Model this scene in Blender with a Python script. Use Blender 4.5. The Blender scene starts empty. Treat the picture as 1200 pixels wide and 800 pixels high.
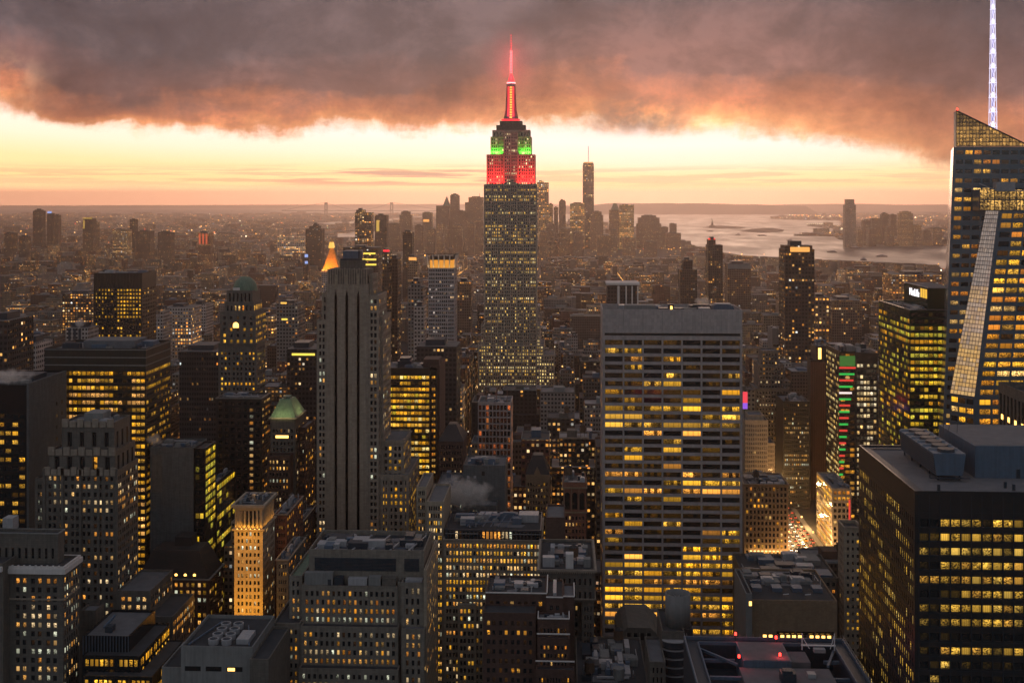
import bpy, math, random
import numpy as np

R = math.radians
C = bpy.context.scene.collection
SC = bpy.context.scene

# ------------------------------------------------------------------ camera
F = 1345.0            # focal length in photograph pixels (1200 wide)
EYE = 259.0           # height of the viewing deck
HY = 236.0            # eye level in the photograph
YAW = math.atan(60.0 / F)
CS, SN = math.cos(YAW), math.sin(YAW)
cam_d = bpy.data.cameras.new("camera")
cam = bpy.data.objects.new("camera", cam_d)
C.objects.link(cam)
cam.location = (0, 0, EYE)
cam.rotation_euler = (R(90), 0, YAW)
cam_d.sensor_width = 36
cam_d.lens = F / 1200 * 36
cam_d.shift_y = -(400 - HY) / 1200
cam_d.clip_start = 1
cam_d.clip_end = 200000
SC.camera = cam

# ------------------------------------------------------------------ render settings
SC.view_settings.view_transform = 'Standard'
SC.view_settings.look = 'None'
SC.view_settings.exposure = 0.32
SC.view_settings.gamma = 1
SC.view_settings.use_curve_mapping = False
SC.render.engine = 'CYCLES'
SC.cycles.use_denoising = True
SC.cycles.denoiser = 'OPENIMAGEDENOISE'
SC.cycles.denoising_input_passes = 'RGB_ALBEDO_NORMAL'
SC.cycles.denoising_prefilter = 'FAST'
SC.cycles.max_bounces = 5
SC.cycles.diffuse_bounces = 2
SC.cycles.glossy_bounces = 2
SC.cycles.transmission_bounces = 2
SC.cycles.volume_bounces = 1
SC.cycles.transparent_max_bounces = 12
SC.cycles.sample_clamp_indirect = 2
SC.cycles.volume_max_steps = 256


# ------------------------------------------------------------------ node helper
class NT:
    def __init__(s, tree):
        s.t = tree

    def new(s, kind, **kw):
        n = s.t.nodes.new(kind)
        for k, v in kw.items():
            setattr(n, k, v)
        return n

    def put(s, sock, v):
        if v is None:
            return
        if isinstance(v, (int, float, tuple, list)):
            sock.default_value = v
        else:
            s.t.links.new(v, sock)

    def m(s, op, a, b=None, c=None, clamp=False):
        n = s.new('ShaderNodeMath', operation=op, use_clamp=clamp)
        for i, v in enumerate((a, b, c)):
            s.put(n.inputs[i], v)
        return n.outputs[0]

    def sm(s, x, lo, hi, a=0.0, b=1.0):
        n = s.new('ShaderNodeMapRange', interpolation_type='SMOOTHSTEP')
        for i, v in enumerate((x, lo, hi, a, b)):
            s.put(n.inputs[i], v)
        return n.outputs[0]

    def mix(s, f, a, b, bt='MIX'):
        n = s.new('ShaderNodeMix', data_type='RGBA', blend_type=bt)
        s.put(n.inputs[0], f)
        for k, v in ((6, a), (7, b)):
            if isinstance(v, (tuple, list)) and len(v) == 3:
                v = (*v, 1)
            s.put(n.inputs[k], v)
        return n.outputs[2]

    def comb(s, x, y, z):
        n = s.new('ShaderNodeCombineXYZ')
        for i, v in enumerate((x, y, z)):
            s.put(n.inputs[i], v)
        return n.outputs[0]

    def sep(s, v):
        n = s.new('ShaderNodeSeparateXYZ')
        s.put(n.inputs[0], v)
        return n.outputs

    def noise(s, vec, scale=1.0, detail=3.0, rough=0.55, dist=0.0):
        n = s.new('ShaderNodeTexNoise')
        s.put(n.inputs['Vector'], vec)
        n.inputs['Scale'].default_value = scale
        n.inputs['Detail'].default_value = detail
        n.inputs['Roughness'].default_value = rough
        n.inputs['Distortion'].default_value = dist
        return n.outputs[0]

    def ramp(s, f, stops, interp='LINEAR'):
        n = s.new('ShaderNodeValToRGB')
        n.color_ramp.interpolation = interp
        e = n.color_ramp.elements
        while len(e) < len(stops):
            e.new(0.5)
        for i, (p, c) in enumerate(stops):
            e[i].position = p
            e[i].color = (*c, 1) if len(c) == 3 else c
        s.put(n.inputs[0], f)
        return n.outputs[0]


# ------------------------------------------------------------------ sky
def make_world():
    w = bpy.data.worlds.new("World")
    SC.world = w
    w.use_nodes = True
    t = w.node_tree
    t.nodes.clear()
    N = NT(t)
    out = N.new('ShaderNodeOutputWorld')
    bg = N.new('ShaderNodeBackground')
    t.links.new(bg.outputs[0], out.inputs[0])
    tc = N.new('ShaderNodeTexCoord')
    x, y, z = N.sep(tc.outputs['Generated'])
    xr = N.m('ADD', N.m('MULTIPLY', x, CS), N.m('MULTIPLY', y, SN))      # bearing measured from due south of the deck
    yr = N.m('SUBTRACT', N.m('MULTIPLY', y, CS), N.m('MULTIPLY', x, SN))
    hor = N.m('MAXIMUM', N.m('SQRT', N.m('ADD', N.m('MULTIPLY', x, x), N.m('MULTIPLY', y, y))), 1e-4)
    el = N.m('DIVIDE', z, hor)
    az = N.m('ARCTAN2', xr, yr)
    azf = N.m('ADD', N.m('DIVIDE', az, 1.2), 0.5, clamp=True)            # -0.6 .. 0.6 rad

    # lower edge of the cloud deck along the horizon
    P = lambda px: math.atan((px - 600) / F) / 1.2 + 0.5
    E = lambda px, py: (HY - py) / F * math.cos(math.atan((px - 600) / F)) * 10
    es = [(-250, 112), (10, 120), (70, 146), (150, 154), (330, 156), (520, 152), (640, 142), (740, 154), (860, 162), (960, 168), (1060, 182), (1130, 200), (1400, 212)]
    edge = N.m('DIVIDE', N.ramp(azf, [(P(a), (E(a, b),) * 3) for a, b in es], 'B_SPLINE'), 10.0)
    v1 = N.comb(N.m('MULTIPLY', az, 7.0), N.m('MULTIPLY', el, 22.0), 3.1)
    v2 = N.comb(N.m('MULTIPLY', az, 30.0), N.m('MULTIPLY', el, 24.0), 7.7)
    n1 = N.m('SUBTRACT', N.noise(v1, 1, 5, 0.6, 0.3), 0.5)
    n2 = N.m('SUBTRACT', N.noise(v2, 1, 9, 0.72, 0.3), 0.5)
    pert = N.m('ADD', N.m('MULTIPLY', n1, 0.034), N.m('MULTIPLY', n2, 0.034))
    s = N.m('ADD', N.m('SUBTRACT', el, edge), pert)
    cover = N.sm(s, -0.006, 0.009)
    # warm belly of the deck, deeper and warmer toward the bright western part
    warmw = N.ramp(azf, [(P(-100), (.26,) * 3), (P(250), (.24,) * 3), (P(520), (.30,) * 3), (P(680), (.85,) * 3), (P(900), (1.1,) * 3), (P(1200), (1.1,) * 3)])
    sc = N.m('DIVIDE', N.m('ADD', s, N.m('MULTIPLY', n1, 0.022)), N.m('ADD', 0.045, N.m('MULTIPLY', warmw, 0.075)), clamp=True)
    ccol = N.ramp(sc, [(0.0, (.98, .55, .27)), (.10, (.76, .29, .115)), (.26, (.46, .158, .082)), (.52, (.155, .080, .074)), (1.0, (.083, .064, .072))])
    v3 = N.comb(N.m('MULTIPLY', az, 4.0), N.m('MULTIPLY', el, 7.0), 1.3)
    v4 = N.comb(N.m('MULTIPLY', az, 13.0), N.m('MULTIPLY', el, 18.0), 5.9)
    big = N.noise(v3, 1, 3, 0.5, 0.5)
    mid = N.noise(v4, 1, 9, 0.68, 0.25)
    ccol = N.mix(1.0, ccol, N.ramp(N.m('ADD', N.m('MULTIPLY', big, .45), N.m('MULTIPLY', mid, .55)),
                                   [(.36, (.46, .43, .45)), (.50, (.90, .90, .90)), (.60, (1.6, 1.5, 1.42))]), 'MULTIPLY')
    # clear strip between the deck and the horizon
    bright = N.ramp(azf, [(P(-150), (.60,) * 3), (P(200), (.84,) * 3), (P(500), (1.0,) * 3), (P(760), (1.22,) * 3), (P(1000), (1.12,) * 3), (P(1300), (.9,) * 3)])
    el2 = N.m('MULTIPLY', el, bright)
    clear = N.ramp(N.m('MULTIPLY', el2, 10.0, clamp=True),
                   [(0.0, (3.2, 1.36, .66)), (.07, (2.8, 1.32, .60)), (.16, (1.80, .92, .38)), (.27, (1.36, .84, .41)), (.40, (1.16, .86, .63)), (.58, (1.08, .84, .76)), (.85, (.98, .75, .63))])
    # thin flat cloud bars near the horizon
    bar = N.noise(N.comb(N.m('MULTIPLY', az, 9.0), N.m('MULTIPLY', el, 230.0), 2.2), 1, 5, 0.62, 0.2)
    barw = N.m('MULTIPLY', N.sm(el, .010, .018), N.sm(el, .034, .024))
    azw = N.ramp(azf, [(P(250), (.35,) * 3), (P(400), (.95,) * 3), (P(560), (1,) * 3), (P(640), (.45,) * 3), (P(1150), (.40,) * 3)])
    barf = N.m('MULTIPLY', N.m('MULTIPLY', N.sm(bar, .44, .56), barw), azw)
    clear = N.mix(N.m('MULTIPLY', barf, .95), clear, (.46, .25, .19))
    bank = N.noise(N.comb(N.m('MULTIPLY', az, 14.0), N.m('MULTIPLY', el, 60.0), 8.8), 1, 4, 0.6)
    bk = N.sm(N.m('ADD', el, N.m('MULTIPLY', bank, -.010)), .009, .003)
    clear = N.mix(N.m('MULTIPLY', bk, .5), clear, (1.9, .85, .5))
    # a thin bright hole in the deck far to the east
    hole = N.m('MULTIPLY', N.sm(N.noise(N.comb(N.m('MULTIPLY', az, 12.0), N.m('MULTIPLY', el, 14.0), 4.4), 1, 6, .62, .3), .42, .62),
               N.m('MULTIPLY', N.sm(az, -.372, -.415), N.m('MULTIPLY', N.sm(el, .135, .095), N.sm(el, .05, .08))))
    ccol = N.mix(N.m('MULTIPLY', hole, .65), ccol, (.62, .34, .21))
    sky = N.mix(cover, clear, ccol)
    # torn dark scud hanging below the deck west of the tall tower
    sn = N.noise(N.comb(N.m('MULTIPLY', az, 17.0), N.m('MULTIPLY', el, 22.0), 12.2), 1, 6, .62, .4)
    smask = N.m('MULTIPLY', N.m('MULTIPLY', N.sm(az, .045, .10), N.sm(az, .185, .12)), N.m('MULTIPLY', N.sm(el, .053, .068), N.sm(el, .105, .08)))
    sky = N.mix(N.m('MULTIPLY', N.m('MULTIPLY', N.sm(sn, .42, .60), smask), .85), sky, (.17, .098, .082))
    # north half of the sky, behind the deck: open blue dusk
    ni = N.new('ShaderNodeTexSky', sky_type='NISHITA')
    ni.sun_disc = False
    ni.sun_elevation = R(2.0)
    ni.sun_rotation = -YAW + math.atan(120 / F)
    ni.altitude = 250
    nis = N.mix(1.0, ni.outputs[0], (.10, .10, .10), 'MULTIPLY')
    back = N.mix(1.0, N.mix(.5, nis, (.24, .32, .42)), (1, 1, 1), 'MULTIPLY')
    side = N.sm(yr, .30, -.55)
    up = N.sm(z, .12, .55)
    sky = N.mix(side, sky, back)
    sky = N.mix(N.m('MULTIPLY', up, .75), sky, (.185, .19, .215))
    low = N.sm(z, -.005, -.03)
    sky = N.mix(low, sky, (.03, .022, .02))
    t.links.new(sky, bg.inputs[0])
    bg.inputs[1].default_value = 1.12
    return w


make_world()
sun_d = bpy.data.lights.new("sun", 'SUN')
sun_d.energy = 0.8
sun_d.angle = R(34)
sun_d.color = (1.0, .66, .46)
sun = bpy.data.objects.new("sun", sun_d)
C.objects.link(sun)
_saz = math.atan(120 / F) - YAW          # bearing of the hidden sun, clockwise from +Y
_sel = R(3.0)
from mathutils import Vector
_sd = Vector((math.sin(_saz) * math.cos(_sel), math.cos(_saz) * math.cos(_sel), math.sin(_sel)))
sun.rotation_euler = _sd.to_track_quat('Z', 'Y').to_euler()


# ------------------------------------------------------------------ where things stand
def X(px, Y):
    """world x of a point seen at column px at world depth Y"""
    t = (px - 600) / F
    return Y * (t * CS - SN) / (CS + t * SN)


def D(x, Y):
    return -x * SN + Y * CS


def Z(py, px, Y):
    return EYE - (py - HY) / F * D(X(px, Y), Y)


def G(px, py, z=0.0):
    """point of the plane at height z seen at px, py"""
    d = (EYE - z) * F / (py - HY)
    xc = (px - 600) / F * d
    return (xc * CS - d * SN, xc * SN + d * CS)


def proj(x, y, z):
    xc, d = x * CS + y * SN, -x * SN + y * CS
    if d < 1:
        return (0, 9999, 1)
    return (600 + F * xc / d, HY + F * (EYE - z) / d, d)


# ------------------------------------------------------------------ objects
def tag(o, label=None, cat=None, group=None, kind=None):
    for k, v in (('label', label), ('category', cat), ('group', group), ('kind', kind)):
        if v:
            o[k] = v
    return o


def empty(name, loc, label, cat, group=None):
    o = bpy.data.objects.new(name, None)
    C.objects.link(o)
    o.location = loc
    return tag(o, label, cat, group)


class MB:
    """collects quads and polygons, builds one mesh object"""

    def __init__(s):
        s.v, s.f, s.n = [], [], 0

    def poly(s, pts):
        s.v.extend(pts)
        s.f.append(tuple(range(s.n, s.n + len(pts))))
        s.n += len(pts)
        return s

    def box(s, x0, x1, y0, y1, z0, z1, bottom=True):
        v = [(x0, y0, z0), (x1, y0, z0), (x1, y1, z0), (x0, y1, z0), (x0, y0, z1), (x1, y0, z1), (x1, y1, z1), (x0, y1, z1)]
        return s.hexa(v, bottom)

    def hexa(s, v, bottom=True):
        b = s.n
        s.v.extend(v)
        fs = [(4, 5, 6, 7), (0, 1, 5, 4), (1, 2, 6, 5), (2, 3, 7, 6), (3, 0, 4, 7)]
        if bottom:
            fs.append((3, 2, 1, 0))
        s.f.extend(tuple(b + i for i in f) for f in fs)
        s.n += 8
        return s

    def prism(s, pts, z0, z1):
        n, b = len(pts), s.n
        s.v.extend([(p[0], p[1], z0) for p in pts] + [(p[0], p[1], z1) for p in pts])
        for i in range(n):
            j = (i + 1) % n
            s.f.append((b + i, b + j, b + n + j, b + n + i))
        s.f.append(tuple(b + n + i for i in range(n)))
        s.f.append(tuple(b + n - 1 - i for i in range(n)))
        s.n += 2 * n
        return s

    def plate(s, pts, y0, y1):
        """outline of (x, z) points seen from the north, extruded from y0 back to y1"""
        n, b = len(pts), s.n
        s.v.extend([(p[0], y0, p[1]) for p in pts] + [(p[0], y1, p[1]) for p in pts])
        s.f.append(tuple(b + i for i in range(n)))
        s.f.append(tuple(b + n + n - 1 - i for i in range(n)))
        for i in range(n):
            j = (i + 1) % n
            s.f.append((b + j, b + i, b + n + i, b + n + j))
        s.n += 2 * n
        return s

    def frustum(s, cx, cy, z0, z1, r0, r1, seg=16, cap=True):
        b = s.n
        for z, r in ((z0, r0), (z1, r1)):
            s.v.extend((cx + r * math.cos(2 * math.pi * i / seg), cy + r * math.sin(2 * math.pi * i / seg), z) for i in range(seg))
        for i in range(seg):
            j = (i + 1) % seg
            s.f.append((b + i, b + j, b + seg + j, b + seg + i))
        if cap:
            s.f.append(tuple(b + seg + i for i in range(seg)))
            s.f.append(tuple(b + seg - 1 - i for i in range(seg)))
        s.n += 2 * seg
        return s

    def bar(s, a, b, w):
        a, b = np.array(a, float), np.array(b, float)
        d = b - a
        L = np.linalg.norm(d)
        d /= L
        u = np.cross(d, (0, 0, 1)) if abs(d[2]) < .9 else np.cross(d, (0, 1, 0))
        u /= np.linalg.norm(u)
        v = np.cross(d, u)
        c = []
        for p in (a, b):
            for su, sv in ((-1, -1), (1, -1), (1, 1), (-1, 1)):
                c.append(tuple(p + u * su * w / 2 + v * sv * w / 2))
        return s.hexa(c)

    def pyramid(s, x0, x1, y0, y1, z0, z1, t=0.0):
        cx, cy = (x0 + x1) / 2, (y0 + y1) / 2
        hx, hy = (x1 - x0) / 2 * t, (y1 - y0) / 2 * t
        return s.hexa([(x0, y0, z0), (x1, y0, z0), (x1, y1, z0), (x0, y1, z0),
                       (cx - hx, cy - hy, z1), (cx + hx, cy - hy, z1), (cx + hx, cy + hy, z1), (cx - hx, cy + hy, z1)])

    def build(s, name, mat, parent=None, off=(0, 0, 0), smooth=False):
        me = bpy.data.meshes.new(name)
        o_ = np.array(off, float)
        v = (np.array(s.v, float) - o_).tolist() if s.v else []
        me.from_pydata(v, [], s.f)
        me.materials.append(mat)
        if smooth:
            me.polygons.foreach_set('use_smooth', [True] * len(me.polygons))
        o = bpy.data.objects.new(name, me)
        C.objects.link(o)
        if parent:
            o.parent = parent
        else:
            o.location = off
        return o


def quads_mesh(name, V, mat, parent=None, off=(0, 0, 0), UV=None, attrs=None):
    """V (n,4,3); UV (n,4,2); attrs name -> (n,4)"""
    n = len(V)
    me = bpy.data.meshes.new(name)
    V = np.asarray(V, float).reshape(-1, 3) - np.array(off, float)
    me.vertices.add(4 * n)
    me.vertices.foreach_set('co', V.astype(np.float32).ravel())
    me.loops.add(4 * n)
    me.loops.foreach_set('vertex_index', np.arange(4 * n, dtype=np.int32))
    me.polygons.add(n)
    me.polygons.foreach_set('loop_start', np.arange(0, 4 * n, 4, dtype=np.int32))
    me.polygons.foreach_set('loop_total', np.full(n, 4, dtype=np.int32))
    me.update(calc_edges=True)
    if UV is not None:
        u = me.uv_layers.new(name='UVMap')
        u.data.foreach_set('uv', np.asarray(UV, np.float32).ravel())
    for k, a in (attrs or {}).items():
        at = me.color_attributes.new(name=k, type='FLOAT_COLOR', domain='CORNER')
        at.data.foreach_set('color', np.repeat(np.asarray(a, np.float32), 4, axis=0).ravel())
    me.materials.append(mat)
    o = bpy.data.objects.new(name, me)
    C.objects.link(o)
    if parent:
        o.parent = parent
    else:
        o.location = off
    return o


# ------------------------------------------------------------------ materials
def principled(name, rough=.8, spec=.3):
    m = bpy.data.materials.new(name)
    m.use_nodes = True
    N = NT(m.node_tree)
    b = m.node_tree.nodes['Principled BSDF']
    b.inputs['Roughness'].default_value = rough
    b.inputs['Specular IOR Level'].default_value = spec
    return m, N, b


def surf(name, col, var=.25, scale=.35, streak=.25, rough=.85, spec=.25, block=None, metal=0.0):
    """masonry, concrete, metal: mottled colour, vertical weather streaks, optional courses"""
    m, N, b = principled(name, rough, spec)
    tc = N.new('ShaderNodeTexCoord')
    x, y, z = N.sep(tc.outputs['Object'])
    n1 = N.noise(tc.outputs['Object'], scale, 5, .65)
    n2 = N.noise(N.comb(N.m('MULTIPLY', x, 1.1), N.m('MULTIPLY', y, 1.1), N.m('MULTIPLY', z, .07)), 1, 3, .6)
    n3 = N.noise(tc.outputs['Object'], scale * .08, 2, .5)
    k = N.m('ADD', N.m('MULTIPLY', N.m('SUBTRACT', n1, .5), var * 2), N.m('MULTIPLY', N.m('SUBTRACT', n2, .5), streak * 2))
    k = N.m('ADD', N.m('ADD', k, 1.0), N.m('MULTIPLY', N.m('SUBTRACT', n3, .5), var * 1.5))
    if block:
        bw, bh, dk = block
        u = N.m('ADD', x, y)
        fu = N.m('FRACT', N.m('DIVIDE', u, bw))
        fz = N.m('FRACT', N.m('DIVIDE', z, bh))
        ln = N.m('MAXIMUM', N.m('LESS_THAN', fz, .06), N.m('LESS_THAN', fu, .03))
        k = N.m('MULTIPLY', k, N.m('SUBTRACT', 1.0, N.m('MULTIPLY', ln, dk)))
        wn = N.new('ShaderNodeTexWhiteNoise', noise_dimensions='2D')
        N.put(wn.inputs['Vector'], N.comb(N.m('FLOOR', N.m('DIVIDE', u, bw)), N.m('FLOOR', N.m('DIVIDE', z, bh)), 0))
        k = N.m('MULTIPLY', k, N.m('ADD', .9, N.m('MULTIPLY', wn.outputs[0], .2)))
    k = N.m('MAXIMUM', k, .15)
    kk = N.comb(k, k, k)
    c = N.mix(1.0, (*col, 1), kk, 'MULTIPLY')
    N.put(b.inputs['Base Color'], c)
    b.inputs['Metallic'].default_value = metal
    bp = N.new('ShaderNodeBump')
    bp.inputs['Strength'].default_value = .35
    bp.inputs['Distance'].default_value = .08
    N.put(bp.inputs['Height'], n1)
    N.put(b.inputs['Normal'], bp.outputs[0])
    return m


def glass_panes():
    """window panes: dark glass, lit rooms behind some of them"""
    m, N, b = principled('window_glass', .10, .8)
    b.inputs['Base Color'].default_value = (.014, .019, .023, 1)
    at = N.new('ShaderNodeAttribute', attribute_name='glow')
    uv = N.new('ShaderNodeUVMap', uv_map='UVMap')
    u, v, _ = N.sep(uv.outputs[0])
    wide = N.m('GREATER_THAN', at.outputs['Alpha'], 1.0)           # long ribbon panes hold several rooms
    sd = N.m('MULTIPLY', N.m('FRACT', at.outputs['Alpha']), 91.0)
    p = N.comb(N.m('MULTIPLY', u, 1.7), N.m('MULTIPLY', v, 2.3), sd)
    n1 = N.noise(p, 2.4, 3, .62)
    room = N.new('ShaderNodeTexWhiteNoise', noise_dimensions='2D')
    N.put(room.inputs['Vector'], N.comb(N.m('FLOOR', N.m('MULTIPLY', u, 1.5)), sd, 0))
    kind = N.new('ShaderNodeTexWhiteNoise', noise_dimensions='1D')
    N.put(kind.inputs['W'], sd)
    busy = N.sm(n1, .40, .60, .07, 1.3)                     # furniture, people, ceiling lamps
    busy = N.m('MULTIPLY', busy, N.sm(v, .0, .75, .5, 1.2))
    busy = N.m('MULTIPLY', busy, N.m('ADD', .55, N.m('MULTIPLY', room.outputs[0], .7)))
    slat = N.m('ADD', .78, N.m('MULTIPLY', N.m('SINE', N.m('MULTIPLY', u, 26.0)), .22))
    blind = N.m('MULTIPLY', slat, N.sm(v, .0, 1.0, .8, 1.05))
    isb = N.m('GREATER_THAN', kind.outputs[0], .74)
    even = N.m('GREATER_THAN', at.outputs['Alpha'], 2.0)           # facet panes: an even glow put in for reflected sky
    off = N.m('MULTIPLY', wide, N.m('LESS_THAN', room.outputs[0], .46))
    busy = N.m('MULTIPLY', busy, N.m('SUBTRACT', 1.0, N.m('MULTIPLY', off, .93)))
    pat = N.m('ADD', N.m('MULTIPLY', busy, N.m('SUBTRACT', 1.0, isb)), N.m('MULTIPLY', blind, isb))
    pat = N.m('ADD', N.m('MULTIPLY', pat, N.m('MULTIPLY', N.m('SUBTRACT', 1.0, even), .74)), even)
    fr = N.m('FRACT', N.m('MULTIPLY', u, 1.0))
    mull = N.m('MULTIPLY', N.m('GREATER_THAN', fr, .06), N.m('GREATER_THAN', v, .05))
    pat = N.m('MULTIPLY', pat, mull)
    N.put(b.inputs['Emission Color'], at.outputs['Color'])
    N.put(b.inputs['Emission Strength'], pat)
    m.cycles.emission_sampling = 'NONE'
    return m


def city_walls():
    """small city blocks: tinted wall with rows of windows"""
    m, N, b = principled('city_wall', .8, .25)
    a1 = N.new('ShaderNodeAttribute', attribute_name='tint')
    a2 = N.new('ShaderNodeAttribute', attribute_name='grid')     # seed, bay width/10, storey/10 ; alpha lamp power
    uv = N.new('ShaderNodeUVMap', uv_map='UVMap')
    u, v, _ = N.sep(uv.outputs[0])
    sd, bw, sh = N.sep(a2.outputs['Vector'])
    cu = N.m('DIVIDE', u, N.m('MULTIPLY', bw, 10.0))
    cv = N.m('DIVIDE', v, N.m('MULTIPLY', sh, 10.0))
    fu, fv = N.m('FRACT', cu), N.m('FRACT', cv)
    iu, iv = N.m('FLOOR', cu), N.m('FLOOR', cv)
    mu = N.m('MULTIPLY', N.m('GREATER_THAN', fu, .22), N.m('LESS_THAN', fu, .78))
    mv = N.m('MULTIPLY', N.m('GREATER_THAN', fv, .28), N.m('LESS_THAN', fv, .76))
    win = N.m('MULTIPLY', mu, mv)
    wn = N.new('ShaderNodeTexWhiteNoise', noise_dimensions='3D')
    N.put(wn.inputs['Vector'], N.comb(iu, iv, N.m('MULTIPLY', sd, 977.0)))
    rown = N.new('ShaderNodeTexWhiteNoise', noise_dimensions='2D')
    N.put(rown.inputs['Vector'], N.comb(iv, N.m('MULTIPLY', sd, 577.0), 0))
    prob = N.m('MULTIPLY', a1.outputs['Alpha'], N.m('ADD', .28, N.m('MULTIPLY', N.m('POWER', rown.outputs[0], 4.0), 3.6)))
    lit = N.m('LESS_THAN', wn.outputs[0], prob)
    hue = N.sep(wn.outputs[1])
    col = N.ramp(hue[1], [(0, (1, .30, .045)), (.4, (1, .43, .08)), (.75, (1, .56, .18)), (.93, (1, .74, .42)), (1, (.85, .95, 1))])
    st = N.m('MULTIPLY', N.m('ADD', .18, N.m('MULTIPLY', N.m('POWER', hue[2], 2.5), 1.35)), N.m('MULTIPLY', lit, win))
    st = N.m('MULTIPLY', st, a2.outputs['Alpha'])
    tc = N.new('ShaderNodeTexCoord')
    nz = N.noise(tc.outputs['Object'], .06, 4, .65)
    base = N.mix(1.0, a1.outputs['Color'], N.ramp(nz, [(.3, (.85, .85, .85)), (.7, (1.7, 1.66, 1.62))]), 'MULTIPLY')
    base = N.mix(win, base, (.015, .016, .018))
    N.put(b.inputs['Base Color'], base)
    N.put(b.inputs['Roughness'], N.m('SUBTRACT', .85, N.m('MULTIPLY', win, .65)))
    N.put(b.inputs['Emission Color'], col)
    N.put(b.inputs['Emission Strength'], st)
    m.cycles.emission_sampling = 'NONE'
    return m


def lamp_mat(name, col, st):
    m, N, b = principled(name, .5, .2)
    b.inputs['Base Color'].default_value = (.02, .02, .02, 1)
    b.inputs['Emission Color'].default_value = (*col, 1)
    b.inputs['Emission Strength'].default_value = st
    m.cycles.emission_sampling = 'NONE'
    return m


def attr_lamps():
    m, N, b = principled('point_lamp', .5, .2)
    b.inputs['Base Color'].default_value = (.02, .02, .02, 1)
    at = N.new('ShaderNodeAttribute', attribute_name='glow')
    N.put(b.inputs['Emission Color'], at.outputs['Color'])
    b.inputs['Emission Strength'].default_value = 1
    m.cycles.emission_sampling = 'NONE'
    return m


M = {}
M['glass'] = glass_panes()
M['city'] = city_walls()
M['points'] = attr_lamps()
M['stone'] = surf('grey_limestone', (.28, .225, .18), streak=.38, block=(1.6, .9, .28))
M['stone_warm'] = surf('buff_limestone', (.31, .25, .19), block=(1.6, .9, .18))
M['stone_dark'] = surf('sooty_limestone', (.125, .11, .096), streak=.42, block=(1.6, .9, .32))
M['stone_mid'] = surf('weathered_limestone', (.20, .172, .145), streak=.42, block=(1.6, .9, .3))
M['grey_brick'] = surf('grey_brick', (.10, .103, .105), var=.3, streak=.5, block=(2.0, .6, .12))
M['brown_brick'] = surf('brown_brick', (.085, .05, .042), block=(1.2, .5, .15))
M['red_brick'] = surf('red_brick', (.20, .085, .055), block=(1.2, .5, .15))
M['tan_brick'] = surf('tan_brick', (.25, .17, .11), block=(1.2, .5, .15))
M['travertine'] = surf('white_travertine', (.37, .315, .30), var=.16, streak=.22, rough=.7, block=(1.5, 2.0, .10))
M['granite'] = surf('black_granite', (.022, .022, .024), var=.3, streak=.1, rough=.35, spec=.4)
M['black_glass'] = surf('black_curtain_wall', (.014, .016, .018), var=.2, streak=.1, rough=.18, spec=.5)
M['green_glass'] = surf('green_curtain_wall', (.012, .035, .024), var=.2, streak=.1, rough=.18, spec=.5)
M['blue_glass'] = surf('blue_grey_curtain_wall', (.10, .125, .15), var=.2, streak=.1, rough=.16, spec=.6)
M['facet_glass'] = surf('pale_facet_glass', (.62, .52, .46), var=.1, streak=.1, rough=.25, spec=.6)
M['bronze'] = surf('bronze_metal', (.042, .036, .031), var=.2, streak=.2, rough=.5, metal=.3)
M['dark_metal'] = surf('dark_painted_metal', (.030, .040, .054), var=.3, scale=.8, streak=.3, rough=.5)
M['grey_metal'] = surf('grey_painted_metal', (.085, .118, .165), var=.2, scale=.6, streak=.35, rough=.55)
M['pale_metal'] = surf('pale_sheet_metal', (.33, .32, .33), var=.25, scale=.7, streak=.3, rough=.5)
M['concrete'] = surf('concrete', (.20, .195, .19), var=.2, streak=.35)
M['roof'] = surf('gravel_roof', (.13, .13, .14), var=.45, scale=.25, streak=0, rough=.95)
M['roof_pale'] = surf('pale_gravel_roof', (.16, .152, .16), var=.3, scale=.3, streak=0, rough=.95)
M['roof_dark'] = surf('tar_roof', (.05, .052, .058), var=.5, scale=.2, streak=0, rough=.9)
M['copper'] = surf('green_copper', (.13, .18, .13), var=.3, streak=.5, rough=.7)
M['slate'] = surf('dark_slate', (.035, .032, .034), var=.3, streak=.2, rough=.6)
M['stone_light'] = surf('light_limestone', (.36, .29, .225), streak=.35, block=(1.6, .9, .22))
M['white_stone'] = surf('white_terracotta', (.60, .55, .52), var=.15, streak=.2)
M['wood'] = surf('tank_wood', (.10, .065, .045), var=.3, streak=.5)
M['white_metal'] = surf('white_metal', (.75, .75, .76), var=.1, streak=.1, rough=.4)
M['gold'] = surf('gilded_roof', (.55, .26, .05), var=.2, streak=.2, rough=.4, metal=.3)
M['asphalt'] = surf('asphalt', (.045, .045, .047), var=.35, scale=.05, streak=0, rough=.9)
M['void'] = surf('unlit_opening', (.007, .008, .009), var=.1, streak=.1, rough=.95, spec=.02)
M['red_lamp'] = lamp_mat('red_lamp', (1, .03, .02), 6)
M['amber_lamp'] = lamp_mat('amber_lamp', (1, .52, .12), 3)
M['white_lamp'] = lamp_mat('white_lamp', (1, .9, .95), 3)


# ------------------------------------------------------------------ buildings
AMBER = [(.80, .30, .02), (.82, .345, .03), (.84, .41, .06), (.87, .50, .15), (.75, .24, .025)]
YELLOW = [(.84, .36, .016), (.84, .395, .022), (.86, .44, .05), (.80, .40, .028)]
GREENISH = [(.74, .44, .018), (.68, .48, .03), (.78, .47, .035), (.58, .49, .05)]
WARM = [(.78, .30, .045), (.80, .38, .085), (.82, .47, .16), (.84, .60, .32), (.66, .68, .50)]
MIXED = AMBER + [(1.0, .86, .62), (1.0, .30, .08)]
FOOT = []        # footprints (x0, x1, y0, y1)
VIS = []         # (px0, px1, y front, lowest visible row)
BLDS = []
N_WIN = [0, 0]


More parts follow.
